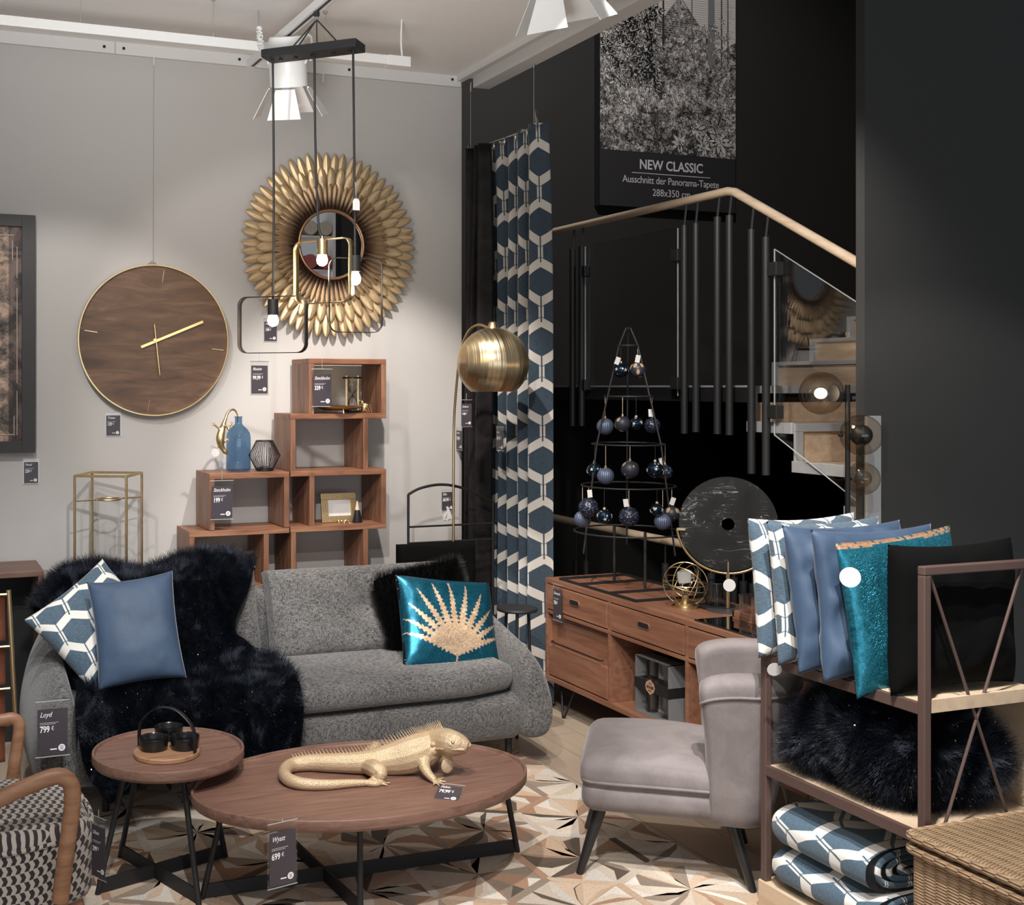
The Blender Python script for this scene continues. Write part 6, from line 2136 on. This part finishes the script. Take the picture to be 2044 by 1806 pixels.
BK = {'A': (m_ba, 'blue ribbed glass'), 'B': (m_bb, 'matt navy gold-dashed'), 'C': (m_bc, 'mirrored black star-patterned'), 'D': (m_bd, 'dark blue glitter-dotted')}
BL_ = [(0, 1239, 739, 15, 'C', 'left of the two on the top ring', 1), (0, 1273, 738, 16, 'B', 'right of the two on the top ring', 1),
       (1, 1208, 851, 17, 'A', 'at the left of the second ring', 0), (1, 1243, 846, 16, 'B', 'in the middle of the second ring', 0), (1, 1270, 845, 13, 'C', 'in the middle of the second ring', 0), (1, 1302, 849, 16, 'D', 'at the right of the second ring', 1),
       (2, 1187, 938, 15, 'C', 'at the far left of the third ring', 0), (2, 1209, 950, 17, 'A', 'at the left of the third ring', 0), (2, 1257, 937, 18, 'B', 'in the middle of the third ring', 0), (2, 1308, 938, 17, 'C', 'at the right of the third ring', 0), (2, 1330, 942, 15, 'D', 'at the far right of the third ring', 1),
       (3, 1175, 1013, 20, 'D', 'at the left of the fourth ring', 1), (3, 1163, 1036, 17, 'A', 'at the left of the fourth ring', 0), (3, 1206, 1031, 15, 'C', 'at the left of the fourth ring', 0), (3, 1256, 1031, 20, 'D', 'in the middle of the fourth ring', 0), (3, 1311, 1017, 13, 'C', 'at the right of the fourth ring', 0), (3, 1323, 1041, 17, 'A', 'at the right of the fourth ring', 0), (3, 1341, 1025, 16, 'B', 'at the far right of the fourth ring', 1)]
random.seed(2)
for ri, px, py, rp, kd, where, withtag in BL_:
    z, r = rz[ri]
    best = None
    for t in range(360):
        a = radians(t)
        X_, Y_ = xt + r * cos(a), TY + r * sin(a)
        dd = X_ * S_ + Y_ * C_
        sx = CX + FPX * (X_ * C_ - Y_ * S_) / dd
        cost = abs(sx - px) + (0.5 if dd > (xt * S_ + TY * C_) else 0) * 10 + dd * 0.5
        if kd == 'D' and ri < 3: cost -= 6 if dd > (xt * S_ + TY * C_) else 0
        if best is None or cost < best[0]: best = (cost, X_, Y_, dd)
    _, X_, Y_, dd = best
    rr_ = rp * dd / FPX
    zc2 = 1.65 - (py - CY) * dd / FPX
    zc2 = min(zc2, z - rr_ - 0.02)
    B = thing('bauble', f'{BK[kd][1]} bauble {where} of the ornament tree', 'bauble', (X_, Y_, zc2), random.uniform(0, 6), group='baubles on the ornament tree')
    M().ball((0, 0, 0), rr_, 28, 18, (1, 1, 0.98)).build('ball', BK[kd][0], B)
    M().cyl((0, 0, rr_ * 0.95), (0, 0, rr_ * 1.22), 0.006, seg=12).build('cap', m_goldpaint if kd != 'C' else m_ply, B)
    M().cyl((0, 0, rr_ * 1.2), (0, 0, z - zc2), 0.0012, seg=6).build('string', m_ply if kd in 'ABD' else m_blackm, B)
    if kd == 'C':
        for k in range(5):
            a, b_ = k * 1.26 + 0.3, 0.25 * sin(k * 2.3)
            nrm = Vector((cos(a) * cos(b_), sin(a) * cos(b_), sin(b_)))
            q = nrm.to_track_quat('Z', 'Y').to_matrix().to_4x4()
            s_ = M(); s_.prism([((0.009 if j % 2 == 0 else 0.0036) * cos(j * pi / 5 + k), (0.009 if j % 2 == 0 else 0.0036) * sin(j * pi / 5 + k)) for j in range(10)], -0.004, 0.001, Matrix.Translation(nrm * rr_) @ q)
            s_.build('star', m_star, B, smooth=False)
    if withtag or kd in 'D':
        m = M(); m.box((-0.011, -0.0004, -0.018), (0.011, 0.0004, 0.018), Matrix.Rotation(random.uniform(-0.4, 0.4), 4, 'Y'))
        o = m.build('price_label', m_paper, B, smooth=False)
        inv = Matrix.Rotation(-B.rotation_euler.z, 4, 'Z')
        o.location = inv @ Vector((-0.02 + random.uniform(-0.01, 0.02), -0.015, rr_ * 1.2 + random.uniform(0, 0.02)))
        o.rotation_euler = (0, 0, -B.rotation_euler.z - 0.6)

# marble disc on a brass cradle
mb_ = at(1453, 1212, Z=ZT)
mb_.x = min(mb_.x, XSB - 0.10)
mb_ = at(1453, 1210, X=3.33); mb_.z = ZT
dM = mb_.x * S_ + mb_.y * C_
sM = FPX / dM
face = Vector((-mb_.x * 0.9, -mb_.y, 0)).normalized()
zcM = 1.65 - (1046 - CY) / sM; rM = 94.5 / sM
MD = thing('marble_disc', 'large black marble disc with centre hole on a brass cradle on the sideboard', 'sculpture', mb_, rot=(0, 0, atan2(face.y, face.x) + pi / 2))
# local: faces -Y, x to the right
n = N('black_marble')
co = n.coord()
wp = n.noise(co, 6, 5, 0.6, 2.0)
v1 = n.math('ABSOLUTE', n.math('SUBTRACT', wp, 0.5))
msk = n.noise(co, 9, 3)
vein = n.math('MULTIPLY', n.math('LESS_THAN', v1, 0.006), n.math('GREATER_THAN', msk, 0.6))
w2 = n.noise(n.mapping(co, (1.5, 1, 14), (0, radians(35), 0)), 3, 3, 0.5, 0.5)
v2 = n.math('MULTIPLY', n.math('LESS_THAN', n.math('ABSOLUTE', n.math('SUBTRACT', w2, 0.5)), 0.003), n.math('GREATER_THAN', msk, 0.52))
n.set(col=n.mix(n.math('MAXIMUM', vein, v2), n.ramp(msk, [(0.3, (0.010, 0.010, 0.010)), (0.7, (0.022, 0.022, 0.0215))]), (0.26, 0.26, 0.25)), rough=0.35, spec=0.3)
m_marble = n.m
zl = zcM - ZT
M().lathe([(0.027, -0.013), (rM - 0.002, -0.013), (rM, -0.011), (rM, 0.011), (rM - 0.002, 0.013), (0.027, 0.013), (0.027, -0.013)], seg=96, mt=Matrix.Translation((0, 0, zl)) @ R90).build('disc', m_marble, MD)
M().tube([(cos(a) * (rM + 0.008), 0, zl + sin(a) * (rM + 0.008)) for a in [radians(187 + k * 5.2) for k in range(34)]], 0.0065, 10).build('cradle', m_gold, MD)
M().bar((-(rM + 0.008), -0.02, zl - 0.025), (-(rM + 0.008) + 0.035, -0.02, zl - 0.025), 0.006, 0.011).build('clip', m_gold, MD)
M().bar((0, -0.02, zl - rM - 0.012), (0, -0.02, zl - rM + 0.045), 0.006, 0.011, up=(0, 1, 0)).build('clip', m_gold, MD)
M().cyl((0, 0, 0.01), (0, 0, zl - rM - 0.004), 0.0085, seg=16).build('stem', m_gold, MD)
disc_tag('', at(1456, 1168, X=3.20), 0.026, (-0.8, -0.5, 0.2), 'paper_tag', MD)
M().lathe([(0, 0), (0.09, 0), (0.09, 0.01), (0, 0.01)], seg=40).build('base', plain('dark_stone', (0.05, 0.05, 0.05), 0.4), MD)

# atom lamp
b = at(1368, 1212, Z=ZT); k_ = 1 / ppm(b)
GL = thing('atom_table_lamp', 'small golden wire globe lamp with clear bulb on the sideboard', 'lamp', (b.x, b.y, ZT))
M().lathe([(0, 0), (27 * k_, 0), (27 * k_, 0.008), (20 * k_, 0.01), (20 * k_, 0.024), (7 * k_, 0.026), (6.5 * k_, 0.055), (0, 0.055)], seg=36).build('base', m_gold, GL)
zg = 47 * k_
for rx, rz_ in ((0.0, 0.0), (pi / 2, 0.35), (pi / 2, -0.75), (pi / 2 + 0.5, 1.3), (0.28, 0.4), (pi / 2 - 0.6, 1.9)):
    mt_ = Matrix.Rotation(rz_, 4, 'Z') @ Matrix.Rotation(rx, 4, 'X')
    M().tube([Vector((0, 0, zg)) + mt_ @ Vector((cos(a * pi / 24) * 43 * k_, sin(a * pi / 24) * 43 * k_, 0)) for a in range(48)], 0.0022, 8, closed=True).build('wire_ring', m_gold, GL)
M().lathe([(0.008, 0.06), (0.012, 0.066), (0.018, 0.085), (18 * k_, 58 * k_), (17 * k_, 67 * k_), (12 * k_, 74 * k_), (0, 77 * k_)], seg=28).build('bulb', m_glass, GL)
m = M(); m.box((-0.022, -0.001, -0.022), (0.022, 0.001, 0.022), Matrix.Translation((0, 0, 0.13)) @ Matrix.Rotation(0.9, 4, 'Z') @ Matrix.Rotation(0.4, 4, 'Y') @ Matrix.Rotation(1.1, 4, 'Z'))
m.build('paper_label', m_paper, GL, smooth=False)

# wire cup on a black plate
b = at(1431, 1213, Z=ZT); k_ = 1 / ppm(b)
CP = thing('wire_tealight_holder', 'black wire cup tealight holder on a round black plate on the sideboard', 'candle holder', (b.x, b.y, ZT))
M().lathe([(0, 0.0), (34 * k_, 0.0), (36 * k_, 0.006), (36 * k_, 0.012), (0, 0.012)], seg=48).build('plate', m_blackm, CP)
for k in range(30):
    a = 2 * pi * k / 30
    M().tube([(rr * k_ * cos(a), rr * k_ * sin(a), zz * k_) for rr, zz in ((12, 7), (20, 10), (25, 20), (26.5, 33), (26.5, 52))], 0.0012, 6).build('wire', m_black, CP)
for rr, zz in ((26.5, 52), (12, 7)): M().tube(circle((0, 0, zz * k_), rr * k_, 36), 0.002, 8, closed=True).build('ring', m_black, CP)
M().lathe([(10 * k_, 8 * k_), (21 * k_, 14 * k_), (23 * k_, 44 * k_), (22.3 * k_, 44 * k_), (20 * k_, 15 * k_), (9 * k_, 9 * k_)], seg=36).build('glass_cup', m_pane, CP)

# black glass plate, wooden tray, tumblers
q = [at(1386, 1238, Z=ZT + 0.006), at(1458, 1231, Z=ZT + 0.006)]
yA = 3.95
gp_ = at(1386, 1239, Z=ZT)
M_ = M().box((max(XS - 0.01, gp_.x), 3.62, ZT + 0.001), (gp_.x + 0.22, gp_.y, ZT + 0.007))
gl = M_.build('glass_tray', m_blackglass, None, smooth=False, bevel=0.001)
tag(gl, 'flat black glass plate lying at the front edge of the sideboard', 'plate')
tp_ = at(1462, 1238, Z=ZT)
ty1 = tp_.y
WT = thing('wooden_tray', 'walnut tray with low rim holding two tumblers on the sideboard', 'tray', (tp_.x + 0.1, ty1 - 0.2, ZT + 0.008))
tx0, tx1, ty0 = tp_.x, min(tp_.x + 0.24, XSB - 0.01), ty1 - 0.40
M().box((tx0, ty0, ZT + 0.008), (tx1, ty1, ZT + 0.016)).build('bottom', m_side, WT, world=True, smooth=False)
for lo, hi in (((tx0, ty0), (tx0 + 0.01, ty1)), ((tx1 - 0.01, ty0), (tx1, ty1)), ((tx0, ty1 - 0.01), (tx1, ty1)), ((tx0, ty0), (tx1, ty0 + 0.01))):
    M().box((*lo, ZT + 0.016), (*hi, ZT + 0.042)).build('rim', m_side, WT, world=True, smooth=False, bevel=0.001)
for (px, py), lab in (((1497, 1236), 'crackled glass tumbler nearest the wire cup in the wooden tray'), ((1522, 1244), 'crackled glass tumbler half hidden behind the patterned pillow')):
    b = at(px, py, Z=ZT + 0.017)
    G = thing('tumbler', lab, 'glass', b, group='tumblers in the wooden tray')
    M().lathe([(0, 0), (0.038, 0), (0.042, 0.004), (0.044, 0.10), (0.0415, 0.10), (0.039, 0.012), (0, 0.010)], seg=32).build('glass', m_rose, G)

# gift box with whisky glasses in the open compartment
A_, B_ = at(1268, 1420, X=3.08), at(1334, 1446, X=3.08)
zb0 = 0.19
gx = 3.08
hbox = (1420 - 1308) / ppm(A_)
yg0, yg1 = B_.y, A_.y
GX = thing('gift_box', 'grey gift box with clear front, black band and four whisky glasses in the sideboard', 'box', (gx + 0.05, (yg0 + yg1) / 2, zb0))
m_gb = plain('grey_carton', (0.2, 0.205, 0.21), 0.5, var=0.03)
dp = 0.125
y0, y1 = yg0, yg1
prof_ = [(y0, 0), (y1, 0), (y1, hbox), (y0 + 0.0, hbox)]
for lo, hi, nm_ in (((gx + 0.09, y0, zb0), (gx + dp, y1, zb0 + hbox), 'back'), ((gx, y0, zb0), (gx + dp, y0 + 0.003, zb0 + hbox), 'side'), ((gx, y1 - 0.003, zb0), (gx + dp, y1, zb0 + hbox), 'side'), ((gx, y0, zb0), (gx + dp, y1, zb0 + 0.003), 'base'), ((gx, y0, zb0 + hbox - 0.003), (gx + dp, y1, zb0 + hbox), 'lid')):
    M().box(lo, hi).build(nm_, m_gb, GX, world=True, smooth=False)
M().box((gx + 0.076, y0 + 0.005, zb0 + 0.004), (gx + 0.0795, y1 - 0.005, zb0 + hbox - 0.004)).build('inner_card', m_paper, GX, world=True, smooth=False)
M().box((gx - 0.001, y0, zb0), (gx, y1, zb0 + hbox)).build('window', m_plastic, GX, world=True, smooth=False)
zbm = zb0 + hbox * 0.52
M().box((gx - 0.003, y0 - 0.002, zbm - 0.022), (gx + dp + 0.002, y1 + 0.002, zbm + 0.022)).build('band', m_blackm, GX, world=True, smooth=False)
k = 0
for yy in (y0 + (y1 - y0) * 0.28, y0 + (y1 - y0) * 0.74):
    for zz in (zb0 + 0.008, zb0 + hbox * 0.56):
        M().lathe([(0, 0), (0.026, 0), (0.029, 0.01), (0.032, 0.095), (0.030, 0.095), (0.027, 0.014), (0, 0.012)], (gx + 0.045, yy, zz), 24).build('whisky_glass', m_pane, GX, world=True)
        for ww_ in (['WHISKY', 'SCOTCH', 'DRINK', 'FINE'][k],):
            m = M(); text_into(m, ww_, 0.017, Matrix.Translation((gx + 0.011, yy + 0.026, zz + 0.035)) @ BXX, ext=0.0002)
            m.build('print', m_blackm, GX, world=True, smooth=False)
        k += 1
lg = M(); cy_ = (y0 + y1) / 2 + 0.005
badge = [(0.036, 0.0), (0.028, 0.018), (0.014, 0.026), (0.0, 0.034), (-0.014, 0.026), (-0.028, 0.018), (-0.036, 0.0), (-0.028, -0.018), (-0.014, -0.026), (0.0, -0.034), (0.014, -0.026), (0.028, -0.018)]
lg.prism(badge, 0, 0.001, Matrix.Translation((gx - 0.0035, cy_, zbm)) @ BXX)
lg.build('badge', plain('copper_badge', (0.45, 0.27, 0.17), 0.5), GX, world=True, smooth=False)
lg = M()
text_into(lg, 'HOUSE', 0.017, Matrix.Translation((gx - 0.0052, cy_, zbm - 0.006)) @ BXX, 'CENTER', ext=0.0002, bold=0.0006)
text_into(lg, '1724', 0.012, Matrix.Translation((gx - 0.0052, cy_, zbm + 0.012)) @ BXX, 'CENTER', ext=0.0002)
text_into(lg, 'SPIRIT', 0.009, Matrix.Translation((gx - 0.0052, cy_, zbm - 0.019)) @ BXX, 'CENTER', ext=0.0002)
lg.build('badge_lettering', m_blackm, GX, world=True, smooth=False)
# ============================================================ CEILING TRACK, TUBE LIGHT, SPOTLIGHTS
ZTK = 3.12
ta, tb = at(500, 128, Z=ZTK), at(655, -6, Z=ZTK)
tdir = (tb - ta).normalized()
te = ta + tdir * 4.2
TK = thing('lighting_track', 'white ceiling lighting track running towards the viewer above the pendant', 'lighting track', ta)
M().bar(ta, te, 0.036, 0.034).build('rail', m_white, TK, world=True, smooth=False, bevel=0.002)
M().bar(ta + Vector((0, 0, -0.0175)) + tdir * 0.03, te + Vector((0, 0, -0.0175)), 0.012, 0.002).build('slot', plain('track_slot', (0.05, 0.05, 0.05), 0.6), TK, world=True, smooth=False)
for t in (0.12, 1.2, 2.6): M().cyl(ta + tdir * t, ta + tdir * t + Vector((0, 0, 3.33 - ZTK)), 0.002, seg=6).build('suspension', m_steel, TK, world=True)
ZL = 3.135
la, lb = at(-60, 36, Z=ZL), at(818, 121, Z=ZL)
lb = Vector((lb.x, la.y, ZL)) if abs(lb.y - la.y) < 0.08 else lb
TB = thing('linear_ceiling_light', 'long white suspended tube light parallel to the grey wall', 'ceiling light', la)
M().bar(la - Vector((1.5, 0, 0)), lb, 0.05, 0.042).build('housing', m_white, TB, world=True, smooth=False, bevel=0.003)
M().bar(lb - Vector((0.10, 0, 0)), lb + Vector((0.012, 0, 0)), 0.054, 0.046).build('end_cap', m_white, TB, world=True, smooth=False, bevel=0.002)
for px in (160, 449, 711):
    x = at(px, 60, Z=ZL).x
    y = la.y + (lb.y - la.y) * (x - la.x) / (lb.x - la.x)
    M().cyl((x, y, ZL), (x, y, 3.33), 0.0012, seg=6).build('suspension', m_steel, TB, world=True)
    M().cyl((x, y, ZL + 0.02), (x, y, ZL + 0.045), 0.004, seg=8).build('cable_grip', m_steel, TB, world=True)
    M().cyl((x, y, 3.318), (x, y, 3.33), 0.010, seg=12).build('ceiling_fixing', m_steel, TB, world=True)
M().tube(spline([lb + Vector((-0.02, 0, 0.02)), lb + Vector((-0.026, 0, 0.10)), lb + Vector((-0.022, 0, 3.33 - ZL))], 6), 0.0045, 8).build('power_cable', m_white, TB, world=True)


def spotlight(label, top, head, aim, flapset=True, scale=1.0, group=None):
    """white track projector: adapter, arm, cylinder body, four barn doors"""
    top, head, aim = Vector(top), Vector(head), Vector(aim).normalized()
    t = thing('track_spotlight', label, 'spotlight', top, group=group)
    q = (-aim).to_track_quat('Z', 'Y').to_matrix().to_4x4()
    mt = Matrix.Translation(head) @ q
    pt = lambda x, y, z: mt @ Vector((x, y, z))
    M().bar(top + Vector((0, 0, 0.0)), top + Vector((0, 0, -0.05)), 0.05, 0.03).build('adapter', m_white, t, world=True, smooth=False, bevel=0.004)
    r = 0.058 * scale
    M().lathe([(0, 0.20), (r * 0.86, 0.20), (r * 0.93, 0.19), (r * 0.97, 0.115), (r * 0.90, 0.113), (r * 0.90, 0.105), (r, 0.103), (r, 0.0), (r * 0.9, 0.0), (r * 0.85, 0.02), (r * 0.75, 0.06), (0, 0.07)], seg=40, mt=mt).build('body', m_white, t, world=True)
    M().tube(spline([top + Vector((0, 0, -0.05)), top + Vector((0.02, 0, -0.07)), pt(r * 1.25, 0, 0.20), pt(r * 1.25, 0, 0.10)], 5), [(0.006, 0.012)] * 16, 8).build('yoke', m_white, t, world=True)
    M().tube([pt((r * 1.0 + 0.004) * cos(a), 0.012 * sin(a * 3), 0.11 + 0.05 * sin(a)) for a in [k * pi / 10 for k in range(9, 21)]], 0.006, 8).build('coiled_cable', m_white, t, world=True)
    cab = [top + Vector((-0.02, 0, -0.02)), top + Vector((-0.07, 0, -0.02)), pt(-r * 1.4, 0, 0.24), pt(-r * 1.3, 0, 0.12)]
    sp = spline(cab, 14)
    coil = []
    for i, p in enumerate(sp):
        for s in range(3):
            a = (i * 3 + s) * 1.3
            coil.append(p + Vector((0.009 * cos(a), 0.009 * sin(a), 0.0)))
    M().tube(coil, 0.0035, 6).build('coiled_cable', m_white, t, world=True)
    for k in range(4):
        a = k * pi / 2
        ca, sa = cos(a), sin(a)
        L0, L1, hw0, hw1, out = 0.0, 0.085, 0.030, 0.052, 0.048
        vs = []
        for z, hw, o_ in ((-0.008, hw0 * scale, r + 0.004), (-0.008 - L1 * scale, hw1 * scale, r + 0.004 + out * scale)):
            for s in (-1, 1): vs.append(pt(o_ * ca - s * hw * sa, o_ * sa + s * hw * ca, z))
        M().add(vs, [(0, 1, 3, 2)]).build('barn_door', m_white, t, world=True, smooth=False, solid=0.0015)
        M().cyl(pt((r + 0.004) * ca - 0.014 * sa, (r + 0.004) * sa + 0.014 * ca, -0.006), pt((r + 0.004) * ca + 0.014 * sa, (r + 0.004) * sa - 0.014 * ca, -0.006), 0.004, seg=8).build('hinge', m_steel, t, world=True)
    return t


hp = at(577, 172, d=4.95)
spotlight('white track spotlight with open barn doors behind the black pendant bar', ta + tdir * 0.38 + Vector((0, 0, -0.015)), hp, (0.16, 0.28, -0.95), scale=1.35)
hp2 = at(1118, -28, d=4.2)
spotlight('white track spotlight cut off by the top edge above the curtain', hp2 + Vector((0, 0, 0.3)), hp2, (0.3, 0.2, -0.93), scale=1.5)

# ============================================================ THREE-LIGHT PENDANT
ca_, cb_ = at(541, 118, Z=2.945), at(710, 98, Z=2.945)
cmid = (ca_ + cb_) / 2
cd = (cb_ - ca_).normalized()
PD = thing('pendant_lamp', 'black three-light pendant with rounded rectangular frames and glowing bulbs', 'pendant lamp', (cmid.x, cmid.y, 2.945))
M().bar(ca_ - cd * 0.02 + Vector((0, 0, 0.012)), cb_ + cd * 0.02 + Vector((0, 0, 0.012)), 0.10, 0.032).build('canopy', m_blackm, PD, world=True, smooth=False, bevel=0.002)
hook = at(632, 24, Z=3.10)
M().cyl(hook, hook + Vector((0, 0, -0.015)), 0.012, seg=12).build('hook_adapter', m_blackm, PD, world=True)
M().tube(circle(hook - Vector((0, 0, 0.025)), 0.009, 16, (1, 0, 0), (0, 0, 1)), 0.0015, 6, closed=True).build('hook', m_steel, PD, world=True)
for t in (0.22, 0.3, 0.55, 0.82):
    p = ca_ + (cb_ - ca_) * t + Vector((0, 0, 0.024))
    M().tube(spline([hook - Vector((0, 0, 0.03)), hook * 0.7 + p * 0.3 - Vector((0, 0, 0.02)), p], 6), 0.0028, 8).build('suspension_cord', m_blackm, PD, world=True)
for t in (0.12, 0.3, 0.5, 0.75, 0.93):
    p = ca_ + (cb_ - ca_) * t
    M().cyl(p, p - Vector((0, 0, 0.010)), 0.007, seg=12).build('cord_grip', m_black, PD, world=True)
nb = N('glowing_bulb')
nb.set(col=(1, 0.9, 0.75), emit=(1.0, 0.80, 0.55), es=22.0)
m_bulb = nb.m
for i, (t, px, ys, yb2, fw_, fh_, ft, fb2, yaw, mt_, band) in enumerate((
        (0.02, 545, 597, 640, 136, 112, 592, 704, -20, m_blackm, 0.034),
        (0.52, 643, 477, 519, 112, 126, 478, 605, -38, m_gold, 0.034),
        (0.97, 709, 510, 557, 108, 148, 515, 663, 14, m_black, 0.022))):
    p = ca_ + (cb_ - ca_) * t
    dd = p.x * S_ + p.y * C_
    k_ = dd / FPX
    zt_p = 1.65 - (ys - CY) * k_
    x_, y_ = at(px, 500, d=dd).x, at(px, 500, d=dd).y
    M().tube(spline([p, (p.x + 0.004, p.y, 2.6), (p.x * 0.6 + x_ * 0.4 + 0.004, p.y, 2.3), (x_, y_, zt_p)], 8), 0.0048, 8).build('cable', m_blackm, PD, world=True)
    hs = 32 * k_
    M().lathe([(0, hs + 0.012), (0.004, hs + 0.012), (0.005, hs), (0.0215, hs), (0.0215, 0), (0, 0)], (x_, y_, zt_p - hs), 28).build('socket', m_gold if i == 1 else m_blackm, PD, world=True)
    zb3 = 1.65 - (yb2 - CY) * k_
    bl = M(); bl.lathe([(0.009, 0.040), (0.012, 0.028), (0.019, 0.014), (0.0225, 0.0), (0.019, -0.014), (0.010, -0.0215), (0, -0.0235)], (x_, y_, zb3), 24)
    bo = bl.build('bulb', m_bulb, PD, world=True)
    l = bpy.data.lights.new('bulb_light', 'POINT'); l.energy = 2.2; l.color = (1, 0.75, 0.5); l.shadow_soft_size = 0.03
    lo_ = bpy.data.objects.new('bulb_light', l); COL.objects.link(lo_); lo_.parent = PD
    lo_.location = Vector((x_, y_, zb3 - 0.045)) - Vector(PD.location)
    # frame: band bent into a rounded rectangle, hung at the socket top
    cpx = {0: 544, 1: 645, 2: 710}[i]
    fc = at(cpx, (ft + fb2) / 2, d=dd)
    wv = fw_ * k_ / cos(radians(yaw) + YAW * 0 + 0.0) if i != 2 else fw_ * k_
    wv = min(wv, 0.30)
    ang = radians(yaw) - YAW
    ax = Vector((cos(ang), sin(ang), 0)); nz_ = Vector((-sin(ang), cos(ang), 0))
    rc = rrect(wv, fh_ * k_, 0.035, 8)
    vs = []
    for a, b in rc:
        q = Vector((fc.x, fc.y, fc.z)) + ax * a + Vector((0, 0, b))
        vs += [q - nz_ * band / 2, q + nz_ * band / 2]
    n_ = len(rc)
    fs = [(2 * j, 2 * j + 1, (2 * j + 3) % (2 * n_), (2 * j + 2) % (2 * n_)) for j in range(n_)]
    M().add(vs, fs).build('frame', mt_, PD, world=True, solid=0.0025)
p = at(711, 408, d=4.5)
WTg = M(); WTg.prism([(0.014, 0.012), (0.008, 0.022), (-0.008, 0.022), (-0.014, 0.012), (-0.014, -0.022), (0.014, -0.022)], 0, 0.001, Matrix.Translation(p) @ BX)
WTg.build('paper_label', m_paper, PD, world=True, smooth=False)
M().cyl(p + Vector((0, 0, 0.02)), p + Vector((-0.002, 0.005, 0.085)), 0.0007, seg=5).build('label_string', m_paper, PD, world=True)

# ============================================================ GLOBE FLOOR LAMP BEHIND THE RACK
gy = 3.90
g0 = at(1692, 800, Y=gy)
FL = thing('globe_floor_lamp', 'black pole lamp with smoked glass globes, the top one glowing, beside the stairs', 'floor lamp', (g0.x, gy, 0))
ztp = at(1692, 768, Y=gy).z
M().cyl((g0.x, gy, 0.02), (g0.x, gy, ztp), 0.0105, seg=16).build('pole', m_black, FL, world=True)
M().lathe([(0, 0), (0.13, 0), (0.13, 0.02), (0, 0.02)], seg=40).build('base', m_black, FL)
m_smoke = pane('smoked_glass', 0.95, (0.80, 0.74, 0.66))
gs = [(1640, 785, 44, True, Vector((0, 0, 0))), (1712, 868, 42, False, Vector((0, -0.02, 0))), (1722, 955, 34, False, Vector((0, 0, 0)))]
for i, (px, py, rp, lit, of) in enumerate(gs):
    c = at(px, py, Y=gy) + of
    r = rp / ppm(c) * 0.97
    GLB = M(); GLB.ball(c, r, 40, 24)
    gl_ = GLB.build('globe', m_smoke, FL, world=True)
    c_in = c + (Vector((g0.x, gy, c.z)) - c) * 0.2
    toP = (Vector((g0.x, gy, c.z)) - c)
    dirp = toP.normalized() if toP.length > 0.02 else Vector((0, 1, 0))
    M().cyl(c + dirp * r * 0.9, Vector((g0.x, gy, c.z)) if toP.length > r else c + dirp * r * 1.1, 0.007, seg=12).build('stem', m_black, FL, world=True)
    if lit:
        M().lathe([(0, 0.0), (0.030, 0.004), (0.035, 0.012), (0.035, 0.016), (0, 0.016)], seg=24, mt=Matrix.Translation(c + dirp * (r - 0.012)) @ dirp.to_track_quat('-Z', 'Y').to_matrix().to_4x4()).build('socket_cap', m_black, FL, world=True)
        bb2 = M().ball(c - dirp * 0.005, 0.022, 20, 14, (1.2, 1, 1)).build('bulb', m_bulb, FL, world=True)
        l = bpy.data.lights.new('globe_light', 'POINT'); l.energy = 3.5; l.color = (1, 0.82, 0.62); l.shadow_soft_size = 0.03
        lo_ = bpy.data.objects.new('globe_light', l); COL.objects.link(lo_); lo_.parent = FL
        lo_.location = c + Vector((-0.03, -0.03, 0.0)) - Vector(FL.location)
    else:
        M().ball(c + Vector((0, 0, 0)), r * 0.52, 24, 14).build('inner_cap', m_black if i == 1 else m_smoke, FL, world=True)

# ============================================================ STORE SHELF BEHIND THE VIEWER (seen in the round mirror)
SS = thing('store_shelf', 'tall white store shelf stacked with rolled pink towels, reflected in the sunburst mirror', 'shelf', (3.6, 0.3, 0))
for x in (3.12, 3.94): M().box((x, 0.1, 0), (x + 0.03, 0.5, 3.6)).build('side', m_white, SS, world=True, smooth=False)
for z in (0.3, 0.9, 1.5, 2.1, 2.45, 2.78, 3.11, 3.44): M().box((3.15, 0.1, z), (3.94, 0.5, z + 0.02)).build('board', m_white, SS, world=True, smooth=False)
m_pink = plain('pink_terry', (0.42, 0.12, 0.12), 0.9, var=0.3, scale=60)
m_cream = plain('cream_terry', (0.55, 0.5, 0.42), 0.9, var=0.3, scale=60)
for z, mm, lab, lvl in ((2.80, m_pink, 'pink', 'middle'), (3.13, m_cream, 'cream', 'upper'), (2.47, m_pink, 'pink', 'lower')):
    for k in range(5):
        o = M().cyl((3.24 + k * 0.155, 0.14, z + 0.075), (3.24 + k * 0.155, 0.52, z + 0.075), 0.07, seg=20).build('rolled_towel', mm, None)
        tag(o, f'{lab} rolled towel on the {lvl} board of the store shelf seen in the round mirror', 'towel', f'{lab} rolled towels on the {lvl} board of the store shelf')
SPt = thing('display_partition', 'dark grey display panel next to the store shelf, seen in the mirror', 'partition', (4.4, 0.3, 0))
M().box((3.98, 0.28, 0), (4.28, 0.32, 3.6)).build('light_panel', m_part, SPt, world=True, smooth=False)
M().box((4.28, 0.28, 0), (5.2, 0.32, 3.6)).build('dark_panel', m_dark, SPt, world=True, smooth=False)
spot('shelf_fill_light', (2.9, 2.0, 3.25), (3.6, 0.4, 2.9), 25, 60, 0.5, 0.05, WARM)  # unseen spot added to light the mirrored shelf
